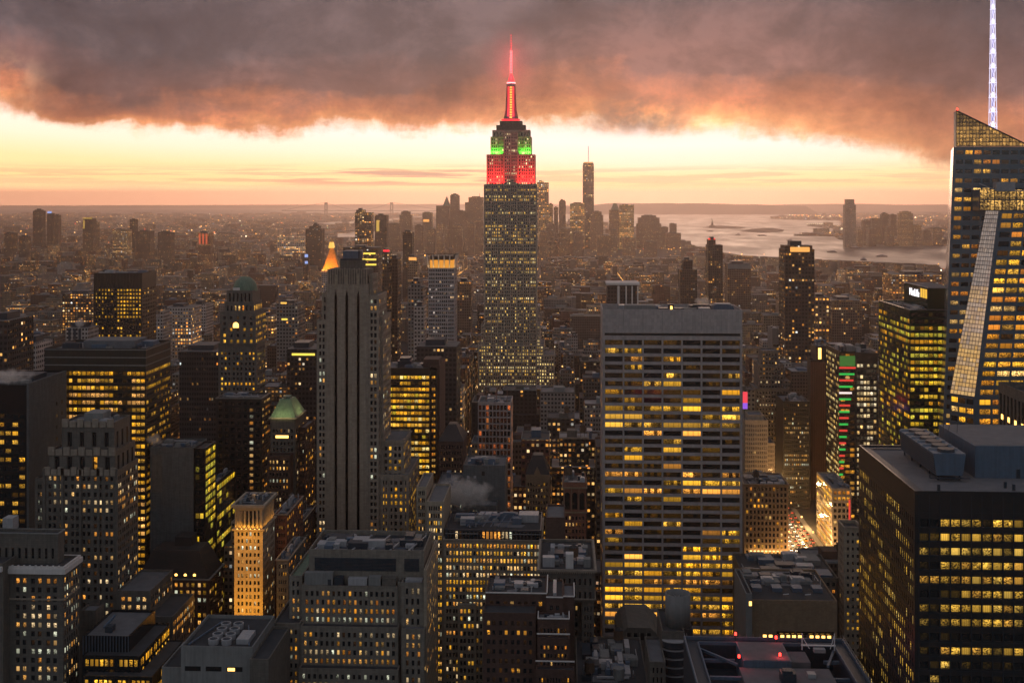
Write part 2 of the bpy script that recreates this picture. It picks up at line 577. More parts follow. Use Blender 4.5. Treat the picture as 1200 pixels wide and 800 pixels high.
def span(total, n, frac, grp=1, gap=.0):
    """n openings over a length: (starts, ends)"""
    w = total / n
    i = np.arange(n)
    a = i * w + w * (1 - frac) / 2
    b = a + w * frac
    if grp > 1 and gap > 0:                       # push the openings of a group together
        k = i % grp - (grp - 1) / 2
        sh = -k * gap * w / grp
        a, b = a + sh, b + sh
    return a, b


class Building:
    def __init__(s, name, label, cat, x, y, seed, group=None, z=0.0):
        s.loc = (x, y, z)
        s.root = empty(name, s.loc, label, cat, group)
        s.parts = {}
        s.panes = []
        s.rng = np.random.default_rng(seed)
        s.py_min = 1e9
        BLDS.append(s)

    def part(s, name, mat):
        if name not in s.parts:
            s.parts[name] = (MB(), mat)
        return s.parts[name][0]

    def piece(s, name, mb, mat, parent=None, smooth=False):
        """a part built at once"""
        return mb.build(name, M[mat] if isinstance(mat, str) else mat, parent or s.root, s.loc, smooth)

    def each(s, name, mb, mat):
        """every box of the collection as a part of its own"""
        for k in range(0, len(mb.v), 8):
            one = MB()
            one.v, one.n = mb.v[k:k + 8], 8
            one.f = [tuple(i - k for i in f) for f in mb.f if k <= f[0] < k + 8]
            s.piece(name, one, mat)

    def facade(s, A, B, Cc, Dd, spec, wall='wall'):
        """wall with recessed windows over the quad A B C D (bottom left, bottom right, top right, top left)"""
        A, B, Cc, Dd = (np.array(p, float) for p in (A, B, Cc, Dd))
        L = np.linalg.norm(B - A)
        H = np.linalg.norm(Dd - A)
        n = np.cross(B - A, Dd - A)
        n /= np.linalg.norm(n)
        mb = s.part(wall, spec.get('mat', s.mat))
        ml, mr, mt, mbm = spec.get('ml', .8), spec.get('mr', .8), spec.get('mt', 1.5), spec.get('mb', 0)
        ch = spec.get('ch', 3.8)
        nv = spec.get('nv') or max(1, int(round((H - mt - mbm) / ch)))
        nu = spec.get('nu') or max(1, int(round((L - ml - mr) / spec.get('cw', 3.0))))
        grp = spec.get('grp', 1)
        if grp > 1:
            nu = max(grp, int(round(nu / grp)) * grp)
        a, b = span(L - ml - mr, nu, spec.get('wf', .55), grp, spec.get('gap', 0))
        a, b = a + ml, b + ml
        c, d = span(H - mt - mbm, nv, spec.get('hf', .55))
        c, d = c + mbm, d + mbm
        rec = spec.get('rec', .35)

        def P(u, v, dep=0.0):
            u, v = np.broadcast_arrays(np.asarray(u, float) / L, np.asarray(v, float) / H)
            u, v = u[..., None], v[..., None]
            return (A * (1 - u) * (1 - v) + B * u * (1 - v) + Cc * u * v + Dd * (1 - u) * v) - n * dep

        def Q(u0, u1, v0, v1, dep=0.0):
            return np.stack([P(u0, v0, dep), P(u1, v0, dep), P(u1, v1, dep), P(u0, v1, dep)], axis=-2).reshape(-1, 4, 3)
        pu0, pu1 = np.concatenate([[0], b]), np.concatenate([a, [L]])
        out = [Q(pu0, pu1, 0, H)]
        sv0, sv1 = np.concatenate([[0], d]), np.concatenate([c, [H]])
        UU0, VV0 = np.meshgrid(a, sv0)
        UU1, VV1 = np.meshgrid(b, sv1)
        out.append(Q(UU0, UU1, VV0, VV1))
        u0, v0 = np.meshgrid(a, c)
        u1, v1 = np.meshgrid(b, d)
        st = lambda *p: np.stack(p, axis=-2).reshape(-1, 4, 3)
        out += [st(P(u0, v0), P(u1, v0), P(u1, v0, rec), P(u0, v0, rec)), st(P(u0, v1, rec), P(u1, v1, rec), P(u1, v1), P(u0, v1)),
                st(P(u0, v0), P(u0, v0, rec), P(u0, v1, rec), P(u0, v1)), st(P(u1, v0, rec), P(u1, v0), P(u1, v1), P(u1, v1, rec))]
        for q in np.concatenate(out).tolist():
            mb.poly(q)
        pq = Q(u0, u1, v0, v1, rec)
        lit = spec.get('lit', .3)
        pal = spec.get('pal', AMBER)
        power = spec.get('power', 1.0)
        rng = s.rng
        rowp = rng.random(nv)
        rowc = rng.integers(0, len(pal), nv)
        k = 0
        for j in range(nv):
            for i in range(nu):
                p = lit(i, j, nu, nv, rng) if callable(lit) else (lit * (.35 + 1.9 * rowp[j] ** 2.2))
                g = (0.0, 0.0, 0.0)
                p = min(1.0, p * 1.2)
                if rng.random() < p:
                    col = pal[rowc[j]] if rng.random() < .6 else pal[rng.integers(0, len(pal))]
                    e = power * float(np.clip(rng.lognormal(.05, .5), .2, 2.4))
                    if spec.get('even'):
                        e = power * float(rng.uniform(.75, 1.15))
                    g = tuple(e * q for q in col)
                elif rng.random() < spec.get('dim', .12):
                    e = .10 * power * rng.random()
                    g = tuple(e * q for q in pal[0])
                w = float(np.linalg.norm(pq[k][1] - pq[k][0]) / max(.1, np.linalg.norm(pq[k][3] - pq[k][0])))
                s.panes.append((pq[k], g, float(rng.random()) * .98 + .01 + (2.0 if spec.get('even') else (1.0 if w > 2.6 else 0.0)), w))
                k += 1

    def blk(s, x0, x1, y0, y1, z0, z1, front=None, side=None, wall='wall', mat=None, roof='roof', parapet=1.0, foot=True, back=False):
        """a box of the building: facades on the faces the street sees, a sunk roof behind a parapet"""
        mat = mat or s.mat
        mb = s.part(wall, mat)
        if foot:
            FOOT.append((x0, x1, y0, y1))
        f = dict(front) if front else None
        if f:
            f.setdefault('mat', mat)
            s.facade((x0, y0, z0), (x1, y0, z0), (x1, y0, z1), (x0, y0, z1), f, wall)
        else:
            mb.poly([(x0, y0, z0), (x1, y0, z0), (x1, y0, z1), (x0, y0, z1)])
        see_r, see_l = x1 < -3, x0 > 3
        sd = dict(side) if side else None
        if sd:
            sd.setdefault('mat', mat)
            sd['rec'] = min(.05, sd.get('rec', .05)) if sd.get('rec', 0) < .9 else .3
        if sd and see_r:
            s.facade((x1, y0, z0), (x1, y1, z0), (x1, y1, z1), (x1, y0, z1), sd, wall)
        else:
            mb.poly([(x1, y0, z0), (x1, y1, z0), (x1, y1, z1), (x1, y0, z1)])
        if sd and see_l:
            s.facade((x0, y1, z0), (x0, y0, z0), (x0, y0, z1), (x0, y1, z1), sd, wall)
        else:
            mb.poly([(x0, y1, z0), (x0, y0, z0), (x0, y0, z1), (x0, y1, z1)])
        mb.poly([(x1, y1, z0), (x0, y1, z0), (x0, y1, z1), (x1, y1, z1)])
        t = .45
        rz = z1 - parapet
        if parapet > 0:
            for (a, b, c, d) in ((x0, x1, y0, y0 + t), (x0, x1, y1 - t, y1), (x0, x0 + t, y0 + t, y1 - t), (x1 - t, x1, y0 + t, y1 - t)):
                mb.poly([(a, c, z1), (b, c, z1), (b, d, z1), (a, d, z1)])
            i0, i1, j0, j1 = x0 + t, x1 - t, y0 + t, y1 - t
            mb.poly([(i1, j0, rz), (i0, j0, rz), (i0, j0, z1), (i1, j0, z1)])
            mb.poly([(i0, j1, rz), (i1, j1, rz), (i1, j1, z1), (i0, j1, z1)])
            mb.poly([(i0, j0, rz), (i0, j1, rz), (i0, j1, z1), (i0, j0, z1)])
            mb.poly([(i1, j1, rz), (i1, j0, rz), (i1, j0, z1), (i1, j1, z1)])
            s.part('roof#%d' % len(s.parts), roof).poly([(i0, j0, rz), (i1, j0, rz), (i1, j1, rz), (i0, j1, rz)])
        else:
            s.part('roof#%d' % len(s.parts), roof).poly([(x0, y0, z1), (x1, y0, z1), (x1, y1, z1), (x0, y1, z1)])
        return rz

    def ledge(s, x0, x1, y0, y1, z, h=.7, out=.5, mat='white_stone', name='cornice'):
        """a projecting course round the block"""
        a, b, c, d = x0 - out, x1 + out, y0 - out, y1 + out
        mb = MB()
        for q in ((a, b, c, y0 - .003), (a, b, y1 + .003, d), (a, x0 - .003, y0 - .003, y1 + .003), (x1 + .003, b, y0 - .003, y1 + .003)):
            mb.box(*q, z, z + h)
        s.piece(name, mb, mat)

    def clutter(s, x0, x1, y0, y1, z, n=5, tank=0, hmax=3.5, mats=('grey_metal', 'pale_metal', 'dark_metal', 'concrete')):
        """plant on a roof"""
        rg = s.rng
        w, d = x1 - x0, y1 - y0
        n = int(n * 1.5)
        for _ in range(n):
            bw, bd, bh = w * rg.uniform(.06, .22), d * rg.uniform(.1, .3), rg.uniform(.8, hmax)
            bx, by = rg.uniform(x0 + .5, max(x0 + .6, x1 - bw - .5)), rg.uniform(y0 + .5, max(y0 + .6, y1 - bd - .5))
            mb = MB().box(bx, bx + bw, by, by + bd, z + .02, z + bh)
            if rg.random() < .4:
                mb.box(bx + bw * .15, bx + bw * .85, by + bd * .15, by + bd * .85, z + bh + .003, z + bh + .4)
            s.piece('roof_unit', mb, mats[rg.integers(0, len(mats))])
        for _ in range(n // 2 + 1):                     # patched roofing
            a_, b_ = rg.uniform(x0 + .3, x1 - w * .3), rg.uniform(y0 + .3, y1 - d * .3)
            s.piece('roof_patch', MB().poly([(a_, b_, z + .012 + .003 * _), (a_ + w * rg.uniform(.1, .28), b_, z + .012 + .003 * _), (a_ + w * .2, b_ + d * rg.uniform(.1, .28), z + .012 + .003 * _), (a_, b_ + d * .2, z + .012 + .003 * _)]), ['roof_dark', 'roof_pale', 'roof'][rg.integers(0, 3)])
        for _ in range(n // 3):
            a_, b_ = rg.uniform(x0 + .5, x1 - .5), rg.uniform(y0 + .5, y1 - .5)
            c_, d_ = (rg.uniform(x0 + .5, x1 - .5), b_) if rg.random() < .5 else (a_, rg.uniform(y0 + .5, y1 - .5))
            if abs(a_ - c_) + abs(b_ - d_) > 2:
                s.piece('pipe_run', MB().bar((a_, b_, z + .5), (c_, d_, z + .5), .3), ['pale_metal', 'grey_metal', 'dark_metal'][rg.integers(0, 3)])
        for _ in range(n // 2):
            px, py = rg.uniform(x0 + 1, x1 - 1), rg.uniform(y0 + 1, y1 - 1)
            s.piece('vent_pipe', MB().frustum(px, py, z + .02, z + rg.uniform(1, 2.6), .28, .24, 8), 'pale_metal')
        if n >= 4:
            xa, xb, yy = rg.uniform(x0 + 1, x0 + w * .4), rg.uniform(x0 + w * .55, x1 - 1), rg.uniform(y0 + 1, y1 - 1)
            s.piece('duct', MB().box(xa, xb, yy - .4, yy + .4, z + .5, z + 1.2), 'pale_metal')
        for _ in range(tank):
            tx, ty = rg.uniform(x0 + 3, x1 - 3), rg.uniform(y0 + 3, y1 - 3)
            s.water_tank(tx, ty, z)

    def water_tank(s, tx, ty, z, r=2.1, h=4.0, leg=3.0):
        mb = MB().frustum(tx, ty, z + leg, z + leg + h, r, r * .95, 14)
        t = s.piece('water_tank', mb, 'wood')
        s.piece('tank_lid', MB().frustum(tx, ty, z + leg + h + .003, z + leg + h + 1.4, r * 1.05, .1, 14), 'slate', t)
        for sx, sy in ((1, 1), (1, -1), (-1, 1), (-1, -1)):
            s.piece('tank_leg', MB().box(tx + sx * r * .6 - .12, tx + sx * r * .6 + .12, ty + sy * r * .6 - .12, ty + sy * r * .6 + .12, z, z + leg - .003), 'dark_metal', t)

    def finish(s, low=1000, single=True, most=100):
        for name, (mb, mat) in s.parts.items():
            mb.build(name.split('#')[0], M[mat], s.root, s.loc)
        s.parts = {}
        if not s.panes:
            return
        sc = []
        for k, (q, g, sd, w) in enumerate(s.panes):
            c = q.mean(axis=0)
            px, py, d = proj(*c)
            p0, p1, p2 = proj(*q[0]), proj(*q[1]), proj(*q[3])
            area = abs((p1[0] - p0[0]) * (p2[1] - p0[1]) - (p1[1] - p0[1]) * (p2[0] - p0[0]))
            inside = -5 < px < 1205 and py < min(805, low)
            sc.append((inside * area * (1 + .5 * (max(g) > .1)), k, area))
        sc.sort(reverse=True)
        one = [k for v, k, a in sc[:most] if v > 0 and a > 3.0] if single else []
        chosen = set(one)
        rest = [k for k in range(len(s.panes)) if k not in chosen]
        uv = lambda k: [(0, 0), (s.panes[k][3], 0), (s.panes[k][3], 1), (0, 1)]
        mk = lambda ks: (np.array([s.panes[k][0] for k in ks]), np.array([uv(k) for k in ks]), np.array([(*s.panes[k][1], s.panes[k][2]) for k in ks]))
        for k in one:
            V, U, Cc = mk([k])
            quads_mesh('window', V, M['glass'], s.root, s.loc, U, {'glow': Cc})
        if rest:
            V, U, Cc = mk(rest)
            o = quads_mesh('windows', V, M['glass'], s.root, s.loc, U, {'glow': Cc})
            o['kind'] = 'stuff'
        N_WIN[0] += len(one)
        N_WIN[1] += len(rest)
        s.panes = []


def kx(px):
    t = (px - 600) / F
    return (t * CS - SN) / (CS + t * SN)


def deep(pxe, Y, pxb):
    """depth of a block whose side wall runs from column pxe (front) to column pxb (back)"""
    return Y * kx(pxe) / kx(pxb) - Y


def hide(px0, px1, Y, low):
    """whatever stands in front of depth Y between these columns stays below row `low`"""
    VIS.append((px0, px1, Y, low))


def tower(name, label, cat, px0, px1, Y, top, depth, mat, front, side=None, low=600, seed=1, roof='roof', parapet=1.2, base=0.0, group=None):
    """a plain one-block building standing where the photograph shows its front"""
    x0, x1 = X(px0, Y), X(px1, Y)
    z1 = Z(top, (px0 + px1) / 2, Y)
    b = Building(name, label, cat, (x0 + x1) / 2, Y + depth / 2, seed, group)
    b.mat = mat
    b.box = (x0, x1, Y, Y + depth, z1)
    b.rz = b.blk(x0, x1, Y, Y + depth, base, z1, front, side, roof=roof, parapet=parapet)
    b.low = low
    hide(px0 - 1, px1 + 1, Y, low)
    return b


def spec(**k):
    return k


def lamp(name, kind, loc, energy, col, size=1.0, size_y=None, aim=None, spread=None, parent=None):
    d = bpy.data.lights.new(name, kind)
    d.energy = energy
    d.color = col
    if kind == 'AREA':
        d.shape = 'RECTANGLE'
        d.size = size
        d.size_y = size_y or size
        if spread:
            d.spread = spread
    elif kind == 'POINT':
        d.shadow_soft_size = size
    o = bpy.data.objects.new(name, d)
    C.objects.link(o)
    o.location = loc
    if aim is not None:
        v = Vector(aim) - Vector(loc)
        o.rotation_euler = v.to_track_quat('-Z', 'Y').to_euler()
    if parent:
        o.parent = parent
        o.location = Vector(loc) - Vector(parent.location)
    return o


# ================================================================== THE SETTING
def ground_sheet():
    MB().poly([(-24000, -2500, 0), (24000, -2500, 0), (24000, 46000, 0), (-24000, 46000, 0)]).build('ground', M['asphalt'])['kind'] = 'structure'


ground_sheet()


def water_mat():
    m, N, b = principled('harbour_water', .16, .5)
    b.inputs['Base Color'].default_value = (.02, .022, .025, 1)
    tc = N.new('ShaderNodeTexCoord')
    x, y, z = N.sep(tc.outputs['Object'])
    n1 = N.noise(N.comb(N.m('MULTIPLY', x, .004), N.m('MULTIPLY', y, .0012), 0), 1, 4, .6)
    n2 = N.noise(N.comb(N.m('MULTIPLY', x, .03), N.m('MULTIPLY', y, .01), 0), 1, 4, .6)
    N.put(b.inputs['Roughness'], N.m('ADD', .34, N.m('MULTIPLY', N.sm(n1, .35, .7), .2)))
    bp = N.new('ShaderNodeBump')
    bp.inputs['Strength'].default_value = .35
    bp.inputs['Distance'].default_value = 3.0
    b.inputs['Specular IOR Level'].default_value = .4
    N.put(bp.inputs['Height'], n2)
    N.put(b.inputs['Normal'], bp.outputs[0])
    return m


M['water'] = water_mat()
M['land'] = surf('far_shore', (.045, .04, .04), var=.5, scale=.004, streak=0, rough=1)
M['hill'] = surf('far_hills', (.05, .042, .042), var=.4, scale=.0015, streak=0, rough=1)


def sheet(name, pts, z, mat):
    o = MB().poly([(*G(px, py, 0), z) for px, py in pts][::-1]).build(name, M[mat])
    o['kind'] = 'structure'
    if o.data.polygons[0].normal.z < 0:
        o.data.flip_normals()
    return o


WATER = [(620, 252), (700, 250.5), (900, 250.5), (1010, 250.5), (1220, 250.5), (1220, 318), (1110, 315), (1060, 313), (1000, 310.5), (940, 306), (900, 303),
         (880, 301), (850, 296), (822, 293), (797, 290), (770, 276), (720, 266), (650, 260), (600, 256)]
sheet('harbor_water', WATER, .6, 'water')
NJ_LAND = [(1220, 251), (1010, 251.2), (940, 252), (905, 254.5), (902, 257), (940, 258), (985, 258.5), (986, 266), (950, 264.2), (945, 265.2), (975, 268), (985, 272),
           (930, 275.2), (930, 276.8), (978, 277), (985, 281), (1012, 286), (1040, 287.5), (1110, 288.5), (1220, 289)]
sheet('shore_land', NJ_LAND, 1.4, 'land')
sheet('island', [(822, 267), (832, 265), (845, 264.6), (862, 265.4), (876, 266.6), (868, 268), (840, 268.2)], 1.4, 'land')
sheet('island', [(866, 271.5), (882, 268), (905, 267), (919, 269.5), (917, 272), (890, 273)], 1.4, 'land')
sheet('bay_water', [(-140, 243.4), (640, 243.4), (640, 249), (560, 250.2), (470, 249.5), (360, 249.8), (250, 251.5), (100, 250.6), (-140, 251)], .6, 'water')
sheet('river_water', [(368, 261), (420, 259), (470, 255.5), (500, 252.6), (498, 255), (470, 259), (420, 263), (378, 264.5)], .6, 'water')
sheet('river_water', [(374, 276), (402, 272.5), (450, 271), (470, 272), (474, 282), (440, 284.5), (395, 284)], .6, 'water')


def ridge(name, px0, px1, Y, prof, depth, seed):
    """a long hill: profile rows over columns, with real depth behind it"""
    rg = np.random.default_rng(seed)
    n = 120
    v, f = [], []
    rows = [(0, 0.0), (.25, .75), (.5, 1.0), (.75, .85), (1, 0.0)]
    ph = rg.uniform(0, 6.28, 6)
    for i in range(n + 1):
        px = px0 + (px1 - px0) * i / n
        top = np.interp(px, [p[0] for p in prof], [p[1] for p in prof])
        x = X(px, Y)
        d = D(x, Y)
        h = max(0, EYE - (top - HY) / F * d)
        h *= 1 + .035 * sum(math.sin(ph[k] + i * .17 * (1.7 ** k)) / 1.4 ** k for k in range(5)) / 2
        edge = min(1, min(i, n - i) / 6)
        for (t, hh) in rows:
            v.append((x * (1 + t * depth / Y), Y + t * depth, h * hh * edge - (2 if hh == 0 else 0)))
    for i in range(n):
        for k in range(4):
            a = i * 5 + k
            f.append((a, a + 5, a + 6, a + 1))
    mb = MB()
    mb.v, mb.f, mb.n = v, f, len(v)
    o = mb.build(name, M['hill'], smooth=True)
    o['kind'] = 'structure'


ridge('hills', 640, 960, 23000, [(640, 243), (690, 241), (720, 238.5), (770, 238.2), (850, 239), (900, 240.5), (960, 242)], 3500, 1)
ridge('hills', 860, 1300, 33000, [(860, 242), (930, 239.5), (1000, 239), (1060, 240), (1300, 239.5)], 4000, 2)
ridge('hills', -200, 700, 41500, [(-200, 240.5), (100, 241), (300, 240.2), (560, 239), (700, 240)], 3000, 3)


def haze():
    m = bpy.data.materials.new('evening_air')
    m.use_nodes = True
    t = m.node_tree
    t.nodes.clear()
    out = t.nodes.new('ShaderNodeOutputMaterial')
    pv = t.nodes.new('ShaderNodeVolumePrincipled')
    pv.inputs['Color'].default_value = (1.0, .82, .74, 1)
    pv.inputs['Density'].default_value = 4.0e-5
    pv.inputs['Anisotropy'].default_value = .78
    t.links.new(pv.outputs[0], out.inputs['Volume'])
    m.cycles.volume_sampling = 'DISTANCE'
    o = MB().box(-24600, 24600, -3000, 46600, -1.0, 640).build('haze', m)
    o['kind'] = 'stuff'


haze()


# ================================================================== NEAR AND MIDDLE BUILDINGS
def rowmix(hot, hi=.92, lo=.06):
    """storeys listed in hot are alight"""
    return lambda i, j, nu, nv, rng: hi if (nv - 1 - j) in hot else lo


# ---- black granite office block with rooftop plant
b = Building('office_building', 'black granite office block with cooling tower and blue plant room on its pale gravel roof', 'office building', 130, 370, 11)
b.mat = 'granite'
x0, x1 = X(1072, 337), X(1072, 337) + 62
z1 = Z(575, 1072, 337)


def lit_a(i, j, nu, nv, rng):
    r = nv - 1 - j
    if r == 0:
        return 0 if i in (0, 1, 6) else .95
    if r in (1, 2, 3, 6, 7):
        return .35 if i < 2 else .97
    if r == 4:
        return .9
    if r in (5,):
        return .2 if i < 4 else .96
    if r == 8:
        return .05
    return .95 if i > 1 and r == 9 else .15


sa = spec(cw=3.06, ch=4.15, wf=.84, hf=.54, rec=.5, lit=lit_a, mt=7.2, ml=1.2, mr=1.0, pal=[(1, .56, .07), (1, .60, .10), (1, .5, .07)], power=.52, dim=.4)
sb = spec(cw=2.0, ch=4.15, wf=.42, hf=.62, rec=.3, lit=lambda i, j, nu, nv, rng: .75 if (math.sin(j * 7.1 + i * .35) > .35) else .08, mt=7.2, ml=1.0, mr=1.0, pal=[(1, .56, .07), (1, .66, .16)], power=.6)
rz = b.blk(x0, x1, 337, 400, 0, z1, sa, sb, roof='roof_pale', parapet=.8)
for k in range(20):
    xx = x0 + 1.2 + k * (x1 - x0 - 2.2) / 20
    b.piece('mullion', MB().box(xx - .08, xx + .08, 336.88, 336.997, 0, z1 - 1.2), 'dark_metal')
for k in range(14):
    zz_ = z1 - 6.2 - k * 4.15
    b.piece('panel_joint', MB().box(x0, x1, 336.95, 336.997, zz_ - .05, zz_ + .05).box(x0 - .05, x0 - .003, 337, 400, zz_ - .05, zz_ + .05), 'dark_metal')
b.piece('roof_border', MB().box(x0 + .5, x0 + 3.0, 337.5, 399.4, rz + .02, rz + .35).box(x0 + 3.003, x1 - .5, 396, 399.4, rz + .02, rz + .35), 'dark_metal')
b.piece('plant_room', MB().box(X(1142.6, 357), x1 - 3, 357, 391, rz + .01, rz + 9.8), 'grey_metal')
b.piece('plant_room_roof', MB().box(X(1142.6, 357) + .6, x1 - 3.6, 357.6, 390.4, rz + 9.803, rz + 9.9), 'roof_pale')
b.piece('plant_room_door', MB().box(X(1191, 357), X(1195.5, 357), 356.9, 356.99, rz + .02, rz + 2.8), 'dark_metal')
for i in range(5):
    b.piece('whip_antenna', MB().bar((118 + i * 2.2, 376 + (i % 2) * 2, rz + 9.9), (118.3 + i * 2.2, 376.4 + (i % 2), rz + 12 + (i % 3)), .12), 'dark_metal')
ca, cb = X(1094, 353), X(1132, 353)
zt0, zt1 = rz + 1.6, rz + 8.2
b.piece('cooling_tower', MB().hexa([(ca + .9, 353, zt0), (cb - .9, 353, zt0), (cb - .9, 389, zt0), (ca + .9, 389, zt0), (ca, 353, zt1), (cb, 353, zt1), (cb, 389, zt1), (ca, 389, zt1)]), 'grey_metal')
lv = MB()
for k in range(8):
    zz = zt0 + .5 + k * .72
    e = .9 * (1 - (zz - zt0) / (zt1 - zt0))
    lv.box(ca + e - .16, ca + e - .02, 353.4, 388.6, zz, zz + .34)
b.piece('louver', lv, 'dark_metal')
for k in range(6):
    cy = 356.5 + k * 5.8
    b.piece('fan', MB().frustum((ca + cb) / 2, cy, zt1 + .01, zt1 + .9, 2.6, 2.4, 20), 'dark_metal')
    b.piece('fan_deck', MB().box(ca + .4, cb - .4, cy + 2.75, cy + 3.05, zt1 + .01, zt1 + .5), 'pale_metal')
for yy in (354, 362, 371, 380, 388):
    for xx in (ca + 1.6, cb - 1.6):
        b.piece('tower_leg', MB().box(xx - .2, xx + .2, yy - .2, yy + .2, rz, zt0 - .003), 'dark_metal')
b.piece('walkway', MB().box(ca - 1.5, cb + .8, 351.5, 352.6, rz + 1.0, rz + 1.2).box(ca - 1.5, ca - 1.4, 351.5, 352.6, rz + 1.2, rz + 2.2), 'dark_metal')
for px_, yy in ((1178, 345), (1100, 341), (1188, 342)):
    xx = X(px_, yy)
    b.piece('vent_pipe', MB().box(xx - .35, xx + .35, yy - .35, yy + .35, rz, rz + 1.8), 'dark_metal')
hide(1008, 1210, 337, 900)
b.finish()

# ---- near rooftop with sunken wells, red lamps and a davit frame
zt = 259 - 506 * 400 / F
b = Building('rooftop_tower', 'dark steel roof deck with two sunken wells, red warning lamps and a white davit frame', 'office building', 70, 370, 12)
b.mat = 'dark_metal'
xa, xb = X(801, 400), X(988, 400)
ya, yb = 330, 400
FOOT.append((xa, xb, ya, yb))
w = b.part('wall', 'dark_metal')
w.box(xa, xb, ya, yb, 0, zt - 9)
for q in ((xa, xa + 4.6, ya, yb), (xb - 4.6, xb, ya, yb), (xa + 4.6, xb - 4.6, yb - 5, yb), (xa + 4.6, xb - 4.6, ya, ya + 3)):
    w.box(*q, zt - 9 + .003, zt - 1.0, False)
rim = MB()
for q in ((xa, xa + .5, ya, yb), (xb - .5, xb, ya, yb), (xa + .5, xb - .5, yb - .5, yb), (xa + 4.2, xa + 4.6, ya + 3, yb - 5), (xb - 4.6, xb - 4.2, ya + 3, yb - 5), (xa + 4.6, xb - 4.6, yb - 5, yb - 4.6)):
    rim.box(*q, zt - 1 + .003, zt + .1)
b.piece('parapet', rim, 'grey_metal')
pa, pb = X(862, 395), X(916, 395)
b.piece('center_platform', MB().box(pa - 1.4, pb + 12, ya + 3.1, 378, zt - 8.99, zt - 1.6), 'roof_pale')
b.piece('lift_house', MB().box(pa, pb, 378.003, 394, zt - 8.99, zt + .6), 'grey_metal')
b.piece('lift_house_roof', MB().box(pa + .4, pb - .4, 378.4, 393.6, zt + .603, zt + .75), 'roof_pale')
b.piece('deck_hatch', MB().box(pb + .4, pb + 7.0, 382, 391, zt - 8.9, zt - 1.2), 'roof_pale')
b.piece('roof_unit', MB().box(pb - 5.5, pb - .8, 366, 370, zt - 1.55, zt + 1.3).box(pb - 4.8, pb - 1.8, 366.6, 369.4, zt + 1.303, zt + 2.0), 'dark_metal')
b.piece('roof_unit', MB().box(pb + 3.6, pb + 6.2, 370, 372.5, zt - 1.55, zt - .2), 'pale_metal')
b.piece('roof_unit', MB().box(pa + 7.0, pa + 12.0, 352, 354.5, zt - 1.55, zt - .4), 'pale_metal')
bm = MB()
for yy in (356, 372, 386):
    bm.box(xa + 4.61, pa - 1.5, yy - .5, yy + .5, zt - 3.2, zt - 2.2)
    bm.box(pb + 12.1, xb - 4.61, yy - .5, yy + .5, zt - 3.2, zt - 2.2)
bm.bar((xa + 4.7, 393, zt - 1.6), (pa - 1.6, 380, zt - 1.6), .8).bar((xb - 4.8, 393, zt - 1.6), (pb + 12.2, 380, zt - 1.6), .8)
b.each('beam', bm, 'grey_metal')
post = MB()
for k in range(30):
    yy = ya + 2 + k * 2.3
    post.box(xa + .1, xa + .22, yy, yy + .12, zt + .1, zt + 1.1).box(xb - .22, xb - .1, yy, yy + .12, zt + .1, zt + 1.1)
for k in range(24):
    xx = xa + 1 + k * (xb - xa - 2) / 23
    post.box(xx, xx + .12, yb - .25, yb - .13, zt + .1, zt + 1.1)
post.box(xa + .12, xa + .2, ya, yb, zt + 1.1, zt + 1.2).box(xb - .2, xb - .12, ya, yb, zt + 1.1, zt + 1.2)
b.piece('railing', post, 'pale_metal')
dx0, dx1 = X(939.5, 392), X(977.5, 392)
dv = MB().box(dx0, dx0 + .3, 392, 392.3, zt - 1, zt + 4.6).box(dx1, dx1 + .3, 392, 392.3, zt - 1, zt + 4.6).box(dx0 - .2, dx1 + .5, 391.9, 392.4, zt + .4, zt + .75)
dv.bar((dx0, 392, zt + 3.8), (dx0 + 2.0, 389, zt + .6), .16).bar((dx1, 392, zt + 3.8), (dx1 - 2.0, 389, zt + .6), .16)
b.piece('davit_frame', dv, 'white_metal')
b.piece('cradle', MB().box(dx0 + 3.6, dx1 - 3.4, 389.5, 391.4, zt - 1, zt + .2), 'pale_metal')
for px_, yy, dz in ((862, 399.4, .9), (909.5, 396, 1.2), (866, 379, 1.2), (914, 381, 1.2)):
    xx = X(px_, yy)
    bs = b.piece('warning_lamp', MB().frustum(xx, yy, zt + dz, zt + dz + .9, .42, .36, 10), 'red_lamp')
    b.piece('lamp_post', MB().box(xx - .1, xx + .1, yy - .1, yy + .1, zt - 1, zt + dz - .003), 'dark_metal', bs)
    lamp('warning_light', 'POINT', (xx, yy - .4, zt + dz + 1.3), 260, (1, .08, .1), .3)
hide(800, 1025, 330, 900)
b.finish()

# ---- the wide white-grid office slab
g = lambda i, j, nu, nv, rng: (lambda r: {0: .16, 1: .22, 2: .3, 3: .2, 4: .12, 5: .2, 8: .5, 9: .2, 10: .85, 11: .25, 12: .4, 13: .35, 17: .3, 18: .7, 19: .15, 24: .4, 26: .4, 27: .85, 28: .97, 29: .95, 30: .6, 31: .97, 32: .95, 33: .75, 34: .35, 35: .5}.get(r, .19))(nv - 1 - j)
fs = spec(nu=7, nv=40, wf=.91, hf=.62, rec=.9, lit=g, mt=16.2, mb=0, ml=.9, mr=.9, pal=YELLOW + [(1.0, .40, .06)], power=1.2, dim=.75)
b = tower('office_slab', 'wide office slab with a pale travertine grid of seven bays and a blank top storey', 'office building', 706, 870, 640, 362.5, 34, 'travertine', fs,
          spec(cw=8, ch=4.7, wf=.5, hf=.6, lit=.1, mt=16), 770, 13, roof='roof_dark', parapet=4.0)
x0, x1, y0, y1, z1 = b.box
bw = (x1 - x0 - 1.8) / 7
for k in range(8):
    xx = x0 + .9 + k * bw
    b.piece('pier', MB().box(xx - .38, xx + .38, y0 - .45, y0 - .003, 0, z1 - 15.6), 'travertine')
jt = MB()
for k in range(1, 7):
    xx = x0 + .9 + k * bw
    jt.box(xx - .10, xx + .10, y0 - .03, y0 - .003, z1 - 12, z1 - .6)
